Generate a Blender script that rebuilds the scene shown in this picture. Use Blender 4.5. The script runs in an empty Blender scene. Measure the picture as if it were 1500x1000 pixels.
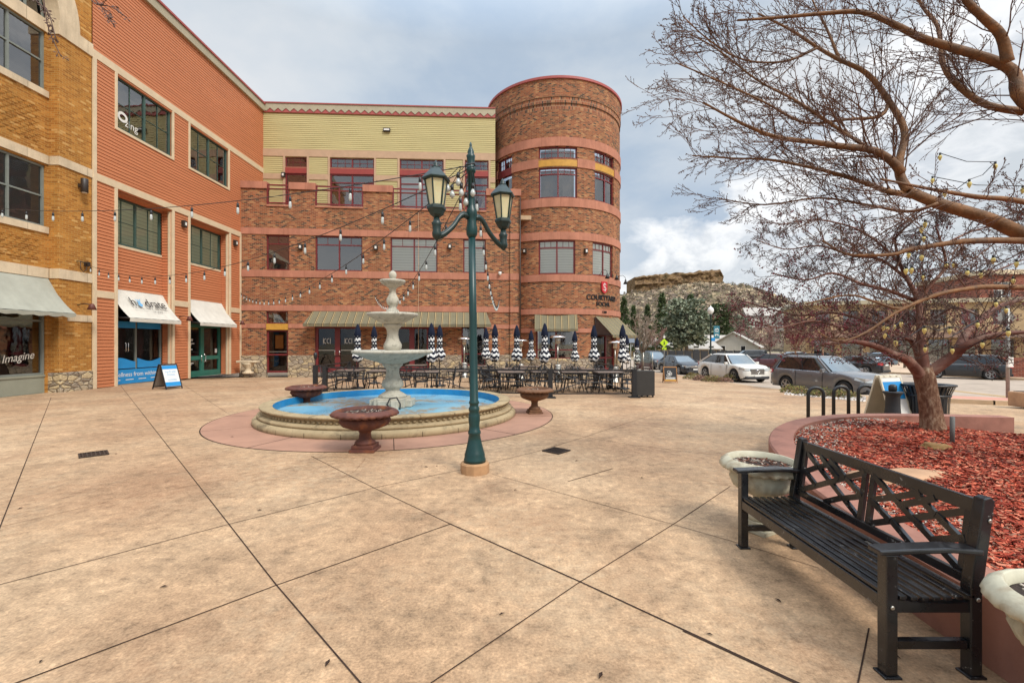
import bpy, bmesh, math, random
from mathutils import Vector, Matrix, noise
random.seed(7)
R = math.radians
PI = math.pi
F = 666.7; HOR = 503.0; H = 1.7          # focal length (px of 1500), horizon row, eye height

# ---------------------------------------------------------------- camera, sky, sun, exposure
S = bpy.context.scene
COL = S.collection
cam_d = bpy.data.cameras.new('camera'); cam = bpy.data.objects.new('camera', cam_d)
COL.objects.link(cam); S.camera = cam
cam.location = (0, 0, H); cam.rotation_euler = (R(90), 0, 0)
cam_d.sensor_width = 36; cam_d.lens = F/1500*36; cam_d.shift_y = 3/1500
cam_d.clip_start = .05; cam_d.clip_end = 5000
S.view_settings.view_transform = 'Standard'; S.view_settings.look = 'None'
S.view_settings.gamma = 1; S.view_settings.exposure = 0.38
SUN_EL, SUN_AZ = R(46), R(138)             # azimuth from +Y towards +X: veiled sun behind the camera, right
W = bpy.data.worlds.new('World'); S.world = W; W.use_nodes = True
nt = W.node_tree; nt.nodes.clear()
def wn(t, **k):
    n = nt.nodes.new(t)
    for a, b in k.items(): setattr(n, a, b)
    return n
def wmath(op, a, b=None, c=None, clamp=False):
    n = wn('ShaderNodeMath', operation=op); n.use_clamp = clamp
    for i, v in enumerate((a, b, c)):
        if v is None: continue
        if isinstance(v, (int, float)): n.inputs[i].default_value = v
        else: nt.links.new(v, n.inputs[i])
    return n.outputs[0]
out = wn('ShaderNodeOutputWorld'); bg = wn('ShaderNodeBackground'); bg.inputs['Strength'].default_value = 0.1
sky = wn('ShaderNodeTexSky', sky_type='NISHITA'); sky.sun_disc = False
sky.sun_elevation = SUN_EL; sky.sun_rotation = SUN_AZ; sky.air_density = 1.2; sky.dust_density = 2
tc = wn('ShaderNodeTexCoord')
sep = wn('ShaderNodeSeparateXYZ'); nt.links.new(tc.outputs['Generated'], sep.inputs[0])
X_, Y_, Z_ = sep.outputs
zz = wmath('MAXIMUM', Z_, 0.02)
zq = wmath('ADD', zz, 0.28)
cx = wmath('DIVIDE', X_, zq); cy = wmath('DIVIDE', Y_, zq)
comb = wn('ShaderNodeCombineXYZ'); nt.links.new(cx, comb.inputs[0]); nt.links.new(cy, comb.inputs[1]); comb.inputs[2].default_value = 3.1
def wnoise(scale, det, rough, vec, dist=0.0):
    n = wn('ShaderNodeTexNoise'); n.inputs['Scale'].default_value = scale; n.inputs['Detail'].default_value = det
    n.inputs['Roughness'].default_value = rough; n.inputs['Distortion'].default_value = dist
    nt.links.new(vec, n.inputs['Vector']); return n.outputs['Fac']
def wramp(fac, stops):
    n = wn('ShaderNodeValToRGB'); cr = n.color_ramp
    while len(cr.elements) < len(stops): cr.elements.new(.5)
    for e, (p, c) in zip(cr.elements, stops):
        e.position = p; e.color = (*(c if isinstance(c, tuple) else (c, c, c)), 1)
    nt.links.new(fac, n.inputs[0]); return n.outputs[0]
def wmix(f, a, b):
    n = wn('ShaderNodeMixRGB')
    for i, v in enumerate((f, a, b)):
        if isinstance(v, (int, float)): n.inputs[i].default_value = v
        elif isinstance(v, tuple): n.inputs[i].default_value = (*v, 1)
        else: nt.links.new(v, n.inputs[i])
    return n.outputs[0]
n1 = wnoise(.62, 7, .52, comb.outputs[0], .25)
n2 = wnoise(1.5, 8, .55, comb.outputs[0], .15)
lum = wmath('ADD', wmath('MULTIPLY', n1, .62), wmath('MULTIPLY', n2, .38))
# high stratus sheet: blue-grey gaps to pale grey cloud (units of the physical sky, x0.1 strength)
sheet = wramp(lum, [(.38, (3.4, 4.5, 6.0)), (.45, (4.6, 5.5, 6.6)), (.51, (6.2, 6.8, 7.4)), (.58, (7.6, 7.8, 8.0)), (.66, (6.2, 6.6, 7.0)), (.76, (5.4, 5.8, 6.3))])
# cumulus bank low on the right
mp = wn('ShaderNodeMapping'); mp.inputs['Scale'].default_value = (1, 1, 1.7); nt.links.new(tc.outputs['Generated'], mp.inputs[0])
b1 = wnoise(5.0, 9, .56, mp.outputs[0], .3)
az = wmath('DIVIDE', X_, wmath('MAXIMUM', Y_, .05))
# bank top height rises to the right
topz = wmath('ADD', wmath('MULTIPLY', wmath('SUBTRACT', az, .22, clamp=True), .42), .175)
bank = wmath('SUBTRACT', wmath('ADD', topz, wmath('MULTIPLY', wmath('SUBTRACT', b1, .5), .40)), zz)
bmask = wmath('MULTIPLY', wmath('MULTIPLY', bank, 22, clamp=True), wmath('MULTIPLY', wmath('SUBTRACT', az, .12), 9, clamp=True), clamp=True)
b2 = wnoise(9.0, 8, .6, mp.outputs[0], .4)
bcol = wramp(wmath('ADD', wmath('MULTIPLY', b2, .75), wmath('MULTIPLY', bank, 1.1)), [(.25, (10.5, 10.5, 10.5)), (.40, (9.6, 9.7, 9.8)), (.52, (6.6, 7.0, 7.5)), (.62, (8.4, 8.6, 8.8)), (.75, (6.4, 6.8, 7.2))])
blue = wmath('MULTIPLY', wmath('MULTIPLY', wmath('SUBTRACT', .42, zz, clamp=True), 3.2, clamp=True), wmath('MULTIPLY', wmath('SUBTRACT', az, .15, clamp=True), 4, clamp=True), clamp=True)
skyc = wmix(wmath('MULTIPLY', blue, .62), sheet, (2.3, 3.6, 5.6))
skyc = wmix(bmask, skyc, bcol)
skyc = wmix(.12, skyc, sky.outputs[0])
# an overcast sky is brighter overhead
zen = wmath('ADD', wmath('MULTIPLY', wmath('SUBTRACT', zz, .55, clamp=True), 4.8), 0.86)
vm = wn('ShaderNodeVectorMath', operation='SCALE'); nt.links.new(skyc, vm.inputs[0]); nt.links.new(zen, vm.inputs['Scale'])
nt.links.new(vm.outputs[0], bg.inputs['Color']); nt.links.new(bg.outputs[0], out.inputs[0])
sun_d = bpy.data.lights.new('sun', 'SUN'); sun = bpy.data.objects.new('sun', sun_d); COL.objects.link(sun)
sun_d.energy = 2.4; sun_d.angle = R(17); sun_d.color = (1, .95, .87)
dv = Vector((math.sin(SUN_AZ)*math.cos(SUN_EL), math.cos(SUN_AZ)*math.cos(SUN_EL), math.sin(SUN_EL)))
sun.rotation_euler = dv.to_track_quat('Z', 'Y').to_euler()

# ---------------------------------------------------------------- helpers
def PX(px, py, D): return Vector(((px-750)*D/F, D, H+(HOR-py)*D/F))
def sst(t): t = max(0, min(1, t)); return t*t*(3-2*t)
def G(x, y):                              # plaza is level, the street side falls away
    s = y+.6*max(x, -2)
    a = max(0, min(1, (s-18)/14)); b = max(0, min(1, (s-32)/28))
    return -.5*a*a*(3-2*a)*1.0-.2*b
def GP(px, py):
    tx = (px-750)/F; tz = (HOR-py)/F; lo, hi = .5, 400
    for _ in range(60):
        m = (lo+hi)/2
        if H+tz*m > G(tx*m, m): lo = m
        else: hi = m
    return Vector((tx*lo, lo, G(tx*lo, lo)))
class Fac:                                # a facade: local x along it, local y into the building
    def __init__(s, ox, oy, ang): s.o = Vector((ox, oy)); s.a = ang; s.u = Vector((math.cos(ang), math.sin(ang))); s.n = Vector((-math.sin(ang), math.cos(ang)))
    def uz(s, px, py, ins=0.0):
        o = s.o+s.n*ins; t = (px-750)/F
        # (o.x+u*ux) = t*(o.y+u*uy)
        u = (t*o.y-o.x)/(s.u.x-t*s.u.y); D = o.y+u*s.u.y
        return u, H+(HOR-py)*D/F
    def rect(s, x0, y0, x1, y1, ins=0.0):  # left/right px, top/bottom px measured at the middle of the span
        u0 = s.uz(x0, 0, ins)[0]; u1 = s.uz(x1, 0, ins)[0]; xm = (x0+x1)/2
        return u0, u1, s.uz(xm, y1, ins)[1], s.uz(xm, y0, ins)[1]
    def w(s, u, y, z): p = s.o+s.u*u+s.n*y; return Vector((p.x, p.y, z))

class MB:
    def __init__(s, M=None): s.v = []; s.f = []; s.sm = []; s.mi = []; s.M = M; s.cur = 0; s.smooth = False
    def V(s, p):
        p = Vector(p)
        if s.M is not None: p = s.M @ p
        s.v.append(p); return len(s.v)-1
    def Fc(s, idx): s.f.append(idx); s.sm.append(s.smooth); s.mi.append(s.cur)
    def poly(s, pts): s.Fc([s.V(p) for p in pts]); return s
    def build_each(s, name, mat, parent=None, **k):   # every loose piece becomes a part of its own
        par = list(range(len(s.v)))
        def find(a):
            while par[a] != a: par[a] = par[par[a]]; a = par[a]
            return a
        for f in s.f:
            for q in f[1:]: par[find(q)] = find(f[0])
        gr = {}
        for f, sm in zip(s.f, s.sm): gr.setdefault(find(f[0]), []).append((f, sm))
        out = []
        for fs in gr.values():
            m = MB(); mp = {}
            for f, sm in fs:
                idx = []
                for q in f:
                    if q not in mp: mp[q] = len(m.v); m.v.append(s.v[q])
                    idx.append(mp[q])
                m.smooth = sm; m.Fc(idx)
            out.append(m.build(name, mat, parent, **k))
        return out
    def box(s, x0, x1, y0, y1, z0, z1):
        i = [s.V((x, y, z)) for z in (z0, z1) for y in (y0, y1) for x in (x0, x1)]
        for q in ((0, 2, 3, 1), (4, 5, 7, 6), (0, 1, 5, 4), (2, 6, 7, 3), (0, 4, 6, 2), (1, 3, 7, 5)): s.Fc([i[k] for k in q])
        return s
    def bar(s, a, b, w, h=None, up=(0, 0, 1)):
        a = Vector(a); b = Vector(b); h = h or w; d = (b-a).normalized(); up = Vector(up)
        if abs(d.dot(up)) > .99: up = Vector((0, 1, 0))
        r = d.cross(up).normalized(); u = r.cross(d).normalized(); i = []
        for p in (a, b):
            for sx, sy in ((-1, -1), (1, -1), (1, 1), (-1, 1)): i.append(s.V(p+r*sx*w/2+u*sy*h/2))
        s.Fc([i[3], i[2], i[1], i[0]]); s.Fc(i[4:8])
        for k in range(4): s.Fc([i[k], i[(k+1) % 4], i[4+(k+1) % 4], i[4+k]])
        return s
    def tube(s, pts, rad, n=8, cap=True):
        pts = [Vector(p) for p in pts]
        if isinstance(rad, (int, float)): rad = [rad]*len(pts)
        rings = []; up = None; m = len(pts)
        for k, p in enumerate(pts):
            d = (pts[min(k+1, m-1)]-pts[max(k-1, 0)])
            if d.length < 1e-9: d = Vector((0, 0, 1))
            d.normalize()
            if up is None: up = d.orthogonal().normalized()
            up = (up-d*up.dot(d))
            if up.length < 1e-6: up = d.orthogonal()
            up.normalize(); r = d.cross(up)
            rings.append([s.V(p+(up*math.cos(2*PI*j/n)+r*math.sin(2*PI*j/n))*rad[k]) for j in range(n)])
        sm = s.smooth; s.smooth = True
        for a, b in zip(rings, rings[1:]):
            for j in range(n): s.Fc([a[j], a[(j+1) % n], b[(j+1) % n], b[j]])
        s.smooth = sm
        if cap and n > 2: s.Fc(rings[0][::-1]); s.Fc(rings[-1])
        return s
    def lathe(s, prof, n=24, c=(0, 0, 0), mod=None, smooth=True, cap=True, a0=0.0):
        rings = []; c = Vector(c)
        for k, (r, z) in enumerate(prof):
            ring = []
            for j in range(n):
                t = a0+2*PI*j/n; rr, z2 = (r, z) if mod is None else mod(r, z, t, k)
                ring.append(s.V(c+Vector((rr*math.cos(t), rr*math.sin(t), z2))))
            rings.append(ring)
        sm = s.smooth; s.smooth = smooth
        for a, b in zip(rings, rings[1:]):
            for j in range(n): s.Fc([a[j], a[(j+1) % n], b[(j+1) % n], b[j]])
        s.smooth = sm
        if cap: s.Fc(rings[0][::-1]); s.Fc(rings[-1])
        return s
    def prism(s, pts, d):                 # planar polygon extruded by vector d
        pts = [Vector(p) for p in pts]; d = Vector(d); n = len(pts)
        a = [s.V(p) for p in pts]; b = [s.V(p+d) for p in pts]
        s.Fc(a[::-1]); s.Fc(b)
        for k in range(n): s.Fc([a[k], a[(k+1) % n], b[(k+1) % n], b[k]])
        return s
    def wall(s, u0, u1, z0, z1, holes, y=0.0, dep=.3):   # flat wall with rectangular holes and their reveals
        us = sorted({u0, u1, *[min(max(h[k], u0), u1) for h in holes for k in (0, 1)]})
        zs = sorted({z0, z1, *[min(max(h[k], z0), z1) for h in holes for k in (2, 3)]})
        for a, b in zip(us, us[1:]):
            for c, d in zip(zs, zs[1:]):
                m, n = (a+b)/2, (c+d)/2
                if any(h[0] < m < h[1] and h[2] < n < h[3] for h in holes): continue
                s.poly([(a, y, c), (b, y, c), (b, y, d), (a, y, d)])
        for h in holes:
            a, b, c, d = max(h[0], u0), min(h[1], u1), max(h[2], z0), min(h[3], z1); e = y+(h[4] if len(h) > 4 else dep)
            s.poly([(a, y, c), (a, e, c), (a, e, d), (a, y, d)][::-1]); s.poly([(b, y, c), (b, e, c), (b, e, d), (b, y, d)])
            s.poly([(a, y, d), (b, y, d), (b, e, d), (a, e, d)]); s.poly([(a, y, c), (b, y, c), (b, e, c), (a, e, c)][::-1])
        return s
    def build(s, name, mat, parent=None, loc=None, rz=0.0, bevel=0.0, subd=0, tag_=None):
        me = bpy.data.meshes.new(name); me.from_pydata([tuple(v) for v in s.v], [], s.f)
        me.polygons.foreach_set('use_smooth', s.sm); me.polygons.foreach_set('material_index', s.mi)
        for m in (mat if isinstance(mat, (list, tuple)) else [mat]): me.materials.append(m)
        me.update(); o = bpy.data.objects.new(name, me); COL.objects.link(o)
        if parent is not None: o.parent = parent
        if loc is not None: o.location = loc
        o.rotation_euler = (0, 0, rz)
        if bevel:
            b = o.modifiers.new('b', 'BEVEL'); b.width = bevel; b.segments = 2; b.limit_method = 'ANGLE'; b.angle_limit = R(40)
        if subd: d = o.modifiers.new('s', 'SUBSURF'); d.levels = d.render_levels = subd
        if tag_: tag(o, *tag_)
        return o
def tag(o, label=None, cat=None, group=None, kind=None):
    for k, v in (('label', label), ('category', cat), ('group', group), ('kind', kind)):
        if v: o[k] = v
    return o
def thing(name, label, cat, loc=(0, 0, 0), rz=0.0, group=None):
    o = bpy.data.objects.new(name, None); COL.objects.link(o); o.location = loc; o.rotation_euler = (0, 0, rz)
    o.empty_display_size = .1
    return tag(o, label, cat, group)
def copy_tree(o, parent=None):
    c = o.copy(); COL.objects.link(c)
    if parent is not None: c.parent = parent
    for ch in KIDS.get(o.name, None) or kids(o): copy_tree(ch, c)
    return c
KIDS = {}
def kids(o):
    k = [c for c in bpy.data.objects if c.parent == o]; KIDS[o.name] = k; return k
def lerp(a, b, t): return a+(b-a)*t

# ---------------------------------------------------------------- materials
class NT:
    def __init__(s, name):
        m = bpy.data.materials.new(name); m.use_nodes = True; s.m = m; s.t = m.node_tree; s.b = s.t.nodes['Principled BSDF']
        s.tc = s.n('ShaderNodeTexCoord')
    def n(s, t, **k):
        x = s.t.nodes.new(t)
        for a, b in k.items(): setattr(x, a, b)
        return x
    def put(s, sock, v):
        if isinstance(v, (int, float)): sock.default_value = v
        elif isinstance(v, tuple): sock.default_value = (*v, 1) if len(v) == 3 and sock.type == 'RGBA' else v
        else: s.t.links.new(v, sock)
    def math(s, op, a, b=0.0, clamp=False):
        x = s.n('ShaderNodeMath', operation=op); x.use_clamp = clamp; s.put(x.inputs[0], a); s.put(x.inputs[1], b); return x.outputs[0]
    def obj(s): return s.tc.outputs['Object']
    def xyz(s, v=None):
        x = s.n('ShaderNodeSeparateXYZ'); s.put(x.inputs[0], v or s.obj()); return x.outputs
    def comb(s, a, b, c=0.0):
        x = s.n('ShaderNodeCombineXYZ')
        for i, v in enumerate((a, b, c)): s.put(x.inputs[i], v)
        return x.outputs[0]
    def map(s, sc, v=None):
        x = s.n('ShaderNodeMapping'); x.inputs['Scale'].default_value = sc; s.put(x.inputs[0], v or s.obj()); return x.outputs[0]
    def noise(s, sc, det=4, rough=.55, v=None, dist=0.0, col=False):
        x = s.n('ShaderNodeTexNoise'); s.put(x.inputs['Vector'], v or s.obj()); x.inputs['Scale'].default_value = sc
        x.inputs['Detail'].default_value = det; x.inputs['Roughness'].default_value = rough; x.inputs['Distortion'].default_value = dist
        return x.outputs['Color' if col else 'Fac']
    def vor(s, sc, v=None, feat='F1', out='Distance', rnd=1.0):
        x = s.n('ShaderNodeTexVoronoi', feature=feat); s.put(x.inputs['Vector'], v or s.obj()); x.inputs['Scale'].default_value = sc
        x.inputs['Randomness'].default_value = rnd; return x.outputs[out]
    def ramp(s, f, stops, const=False):
        x = s.n('ShaderNodeValToRGB'); cr = x.color_ramp
        if const: cr.interpolation = 'CONSTANT'
        while len(cr.elements) < len(stops): cr.elements.new(.5)
        for e, (p, c) in zip(cr.elements, stops): e.position = p; e.color = (*(c if isinstance(c, tuple) else (c, c, c)), 1)
        s.put(x.inputs[0], f); return x.outputs[0]
    def mix(s, f, a, b, bl='MIX'):
        x = s.n('ShaderNodeMixRGB', blend_type=bl); s.put(x.inputs[0], f); s.put(x.inputs[1], a); s.put(x.inputs[2], b); return x.outputs[0]
    def bump(s, h, st=.3, d=.01):
        x = s.n('ShaderNodeBump'); x.inputs['Strength'].default_value = st; x.inputs['Distance'].default_value = d
        s.put(x.inputs['Height'], h); s.t.links.new(x.outputs[0], s.b.inputs['Normal'])
    def fin(s, col=None, rough=None, metal=None, spec=None, coat=None):
        for k, v in (('Base Color', col), ('Roughness', rough), ('Metallic', metal), ('Specular IOR Level', spec), ('Coat Weight', coat)):
            if v is not None: s.put(s.b.inputs[k], v)
        return s.m
def hexc(h):                              # sRGB hex of a true surface colour -> linear
    r = [int(h[i:i+2], 16)/255 for i in (0, 2, 4)]
    return tuple(x/12.92 if x <= .04045 else ((x+.055)/1.055)**2.4 for x in r)
def simple(name, col, rough=.6, var=.12, sc=6.0, metal=0.0, bump=.0, spec=.5, coat=0.0, dirt=None, det=5):
    k = NT(name); f = k.noise(sc, det, .6)
    lo = tuple(c*(1-var) for c in col); hi = tuple(min(1, c*(1+var)) for c in col)
    c = k.ramp(f, [(.3, lo), (.7, hi)])
    if dirt:
        g = k.noise(sc*.45, 8, .68, dist=.6); c = k.mix(k.ramp(g, [(dirt[1], 0.0), (min(.99, dirt[1]+.16), dirt[2])]), c, dirt[0])
    if bump: k.bump(k.noise(sc*4, 5), bump)
    return k.fin(c, rough, metal, spec, coat)
def brick_mat(name, stops, mortar, bw=.30, rh=.10, ms=.011, polar=None, bump=.35):
    k = NT(name); x, y, z = k.xyz()
    if polar: u = k.math('MULTIPLY', k.math('ARCTAN2', x, k.math('MULTIPLY', y, -1.0)), polar)
    else: u = k.math('ADD', x, y)
    v = k.comb(u, z, 0.0)
    b = k.n('ShaderNodeTexBrick'); b.inputs['Scale'].default_value = 1; b.inputs['Brick Width'].default_value = bw
    b.inputs['Row Height'].default_value = rh; b.inputs['Mortar Size'].default_value = ms; b.inputs['Mortar Smooth'].default_value = .2
    b.inputs['Color1'].default_value = (0, 0, 0, 1); b.inputs['Color2'].default_value = (1, 1, 1, 1); b.inputs['Mortar'].default_value = (.5, .5, .5, 1)
    k.put(b.inputs['Vector'], v)
    c = k.ramp(b.outputs['Color'], stops, const=True)
    nz = k.noise(.55, 5, .6, v); c = k.mix(.45, c, k.ramp(nz, [(.3, .32), (.7, .68)]), 'OVERLAY')
    f2 = k.noise(22, 3, .6, v); c = k.mix(.35, c, k.ramp(f2, [(.3, .35), (.7, .65)]), 'OVERLAY')
    c = k.mix(b.outputs['Fac'], c, mortar)
    sk = k.ramp(k.noise(1.0, 6, .65, k.comb(k.math('MULTIPLY', u, 1.6), k.math('MULTIPLY', z, .18), 0.0)), [(.42, 0.0), (.68, .30)]); c = k.mix(sk, c, tuple(q*.35 for q in mortar))
    k.bump(k.math('ADD', k.math('MULTIPLY', b.outputs['Fac'], -1.0), k.math('MULTIPLY', f2, .3)), bump, .02)
    return k.fin(c, .85, spec=.2)
_b = [(0, hexc('8f5238')), (.16, hexc('9d6143')), (.32, hexc('804733')), (.46, hexc('965334')), (.58, hexc('ac7b55')), (.67, hexc('763f2f')), (.78, hexc('4a322c')), (.86, hexc('a56e4a')), (.93, hexc('372a2e'))]
MT = {}
MT['brick'] = brick_mat('red_brown_brick', _b, hexc('957b5e'), bw=.22, rh=.08, ms=.012)
MT['brick_round'] = brick_mat('red_brown_brick_round', _b, hexc('957b5e'), bw=.22, rh=.08, ms=.012, polar=4.62)
MT['brick_soldier'] = brick_mat('soldier_brick', _b, hexc('ae9478'), bw=.1, rh=.34, polar=4.62)
MT['brick_yellow'] = brick_mat('yellow_brick', [(0, hexc('ac7434')), (.3, hexc('9f682e')), (.5, hexc('b8803e')), (.7, hexc('95602a')), (.85, hexc('c6985c')), (.92, hexc('a66e32'))], hexc('b0894f'), bw=.22, rh=.075, ms=.009)
MT['brick_far'] = brick_mat('far_red_brick', [(0, hexc('8e4a3a')), (.5, hexc('7a3c30')), (.8, hexc('9a5848'))], hexc('9a8070'))
def stone_mat():
    k = NT('rough_ledge_stone'); x, y, z = k.xyz(); v = k.comb(k.math('ADD', x, y), k.math('MULTIPLY', z, 1.7), 0.0)
    v2 = k.mix(.06, v, k.noise(2.5, 3, .5, v, col=True))
    e = k.vor(3.4, v2, 'DISTANCE_TO_EDGE'); c1 = k.vor(3.4, v2, 'F1', 'Color')
    g = k.n('ShaderNodeRGBToBW'); k.put(g.inputs[0], c1)
    c = k.ramp(g.outputs[0], [(.2, hexc('948674')), (.4, hexc('b3a287')), (.6, hexc('9c9082')), (.8, hexc('c0ac88'))])
    c = k.mix(.5, c, k.ramp(k.noise(9, 6, .65, v), [(.3, .28), (.7, .72)]), 'OVERLAY')
    c = k.mix(k.ramp(e, [(.0, 1.0), (.045, 0.0)]), c, hexc('6b6055'))
    k.bump(k.math('ADD', k.ramp(e, [(0, 0.0), (.12, 1.0)]), k.noise(12, 6, .6, v)), .9, .05); return k.fin(c, .9, spec=.2)
MT['stone'] = stone_mat()
def band_mat(name, col, joint, seg=1.2, polar=None):
    k = NT(name); x, y, z = k.xyz()
    u = k.math('MULTIPLY', k.math('ARCTAN2', x, k.math('MULTIPLY', y, -1.0)), polar) if polar else k.math('ADD', x, y)
    j = k.math('FRACT', k.math('DIVIDE', u, seg)); j = k.math('LESS_THAN', j, .012/seg)
    c = k.ramp(k.noise(1.3, 6, .62), [(.3, tuple(a*.84 for a in col)), (.7, tuple(min(1, a*1.12) for a in col))])
    c = k.mix(.3, c, k.ramp(k.noise(30, 3, .6), [(.3, .38), (.7, .62)]), 'OVERLAY')
    sk = k.ramp(k.noise(1.0, 6, .7, k.comb(k.math('MULTIPLY', u, 2.2), k.math('MULTIPLY', z, .3), 0.0)), [(.45, 0.0), (.66, .35)]); c = k.mix(sk, c, tuple(q*.8 for q in joint))
    c = k.mix(j, c, joint); k.bump(k.noise(40, 3), .15, .01); return k.fin(c, .8, spec=.25)
MT['salmon'] = band_mat('salmon_cast_stone', hexc('b07862'), hexc('835644'))
MT['salmon_round'] = band_mat('salmon_cast_stone_round', hexc('b07862'), hexc('835644'), polar=4.8)
MT['cream'] = band_mat('cream_cast_stone', hexc('d0bda0'), hexc('8d7f6a'), 1.4)
MT['creamtrim'] = simple('cream_trim_board', hexc('cdb99a'), .6, .08, 3)
MT['tantrim'] = simple('tan_trim_board', hexc('b4967a'), .7, .08, 3)
def siding_mat(name, col, joint=3.66):
    k = NT(name); x, y, z = k.xyz(); v = k.comb(k.math('MULTIPLY', k.math('ADD', x, y), .25), k.math('MULTIPLY', z, 10.0), 0.0)
    c = k.ramp(k.noise(1.4, 3, .7, v), [(.3, tuple(a*.86 for a in col)), (.7, tuple(min(1, a*1.14) for a in col))])
    c = k.mix(k.ramp(k.noise(.5, 6, .6), [(.4, 0.0), (.75, .25)]), c, tuple(a*.72 for a in col))
    return k.fin(c, .62, spec=.3)
MT['orange'] = siding_mat('orange_lap_siding', hexc('c07a54'))
MT['green'] = siding_mat('sage_lap_siding', hexc('bdb180'))
MT['khaki'] = simple('khaki_fascia', hexc('a39a82'), .6, .08, 2)
MT['red_trim'] = simple('dark_red_metal_frame', hexc('6e2426'), .45, .15, 4)
MT['red_cap'] = simple('red_parapet_cap', hexc('9c4a45'), .55, .1, 4)
MT['green_frame'] = simple('dark_green_window_frame', hexc('39514a'), .45, .12, 4)
MT['green_door'] = simple('teal_green_door_paint', hexc('2b6a5c'), .4, .12, 4)
MT['grey_frame'] = simple('grey_window_frame', hexc('767c76'), .5, .1, 4)
MT['greige'] = simple('grey_green_panel_paint', hexc('8b8c7c'), .6, .08, 3)
MT['ochre'] = simple('ochre_spandrel', hexc('b98a35'), .6, .14, 4)
MT['black'] = simple('black_metal', hexc('1d1e21'), .42, .25, 9)
MT['darkgrey'] = simple('dark_grey_plastic', hexc('2b2c2f'), .6, .15, 6)
MT['white'] = simple('white_paint', hexc('dcdad4'), .5, .06, 5)
MT['steel'] = simple('brushed_steel', hexc('b9b5ac'), .32, .1, 20, metal=.9)
MT['chrome'] = simple('chrome', (.8, .8, .8), .12, .03, 5, metal=1)
MT['bronze'] = simple('bronze_lamp_body', hexc('2f2620'), .5, .2, 6)
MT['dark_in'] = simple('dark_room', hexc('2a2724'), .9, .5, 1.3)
def glass_mat(name='window_glass', refl=.0, tint=(.95, .97, .96)):
    k = NT(name); t = k.n('ShaderNodeBsdfTransparent'); t.inputs[0].default_value = (*tint, 1)
    g = k.n('ShaderNodeBsdfGlossy'); g.inputs['Roughness'].default_value = .02
    f = k.n('ShaderNodeFresnel'); f.inputs[0].default_value = 1.5
    nz = k.n('ShaderNodeBump'); nz.inputs['Strength'].default_value = .06; nz.inputs['Distance'].default_value = .05
    k.put(nz.inputs['Height'], k.noise(1.6, 2)); k.t.links.new(nz.outputs[0], g.inputs['Normal'])
    fac = k.math('ADD', f.outputs[0], refl, clamp=True)
    m = k.n('ShaderNodeMixShader'); k.put(m.inputs[0], fac); k.t.links.new(t.outputs[0], m.inputs[1]); k.t.links.new(g.outputs[0], m.inputs[2])
    k.t.links.new(m.outputs[0], k.t.nodes['Material Output'].inputs[0]); return k.m
MT['glass'] = glass_mat(refl=.03)
MT['glass_hi'] = glass_mat('reflective_window_glass', .20, (.82, .86, .88))
MT['glass_clear'] = glass_mat('clear_screen_glass', .04, (.82, .86, .86))
def blind_mat(name, col, pitch=.075):
    k = NT(name); x, y, z = k.xyz(); w = k.math('FRACT', k.math('DIVIDE', z, pitch))
    c = k.ramp(w, [(0, tuple(a*.6 for a in col)), (.15, col), (.85, col), (1, tuple(a*.7 for a in col))])
    return k.fin(c, .7, spec=.3)
MT['blind_w'] = blind_mat('white_slat_blind', hexc('eef0ec'), .16)
MT['blind_g'] = blind_mat('pale_green_slat_blind', hexc('c8cdb0'), .16)
MT['blind_d'] = blind_mat('grey_slat_blind', hexc('5d5a58'), .06)
def room_mat():
    k = NT('dim_room_behind_glass'); x, y, z = k.xyz()
    v = k.comb(k.math('ADD', x, y), z, 0.0)
    c = k.ramp(k.vor(.9, v, 'F1', 'Distance'), [(.1, hexc('2b2724')), (.45, hexc('4a423a')), (.6, hexc('221f1e'))])
    c = k.mix(k.ramp(k.noise(1.5, 4, .6, v), [(.48, 0.0), (.62, .7)]), c, hexc('6d5a48')); return k.fin(c, .9, spec=.1)
MT['room'] = room_mat()
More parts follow.
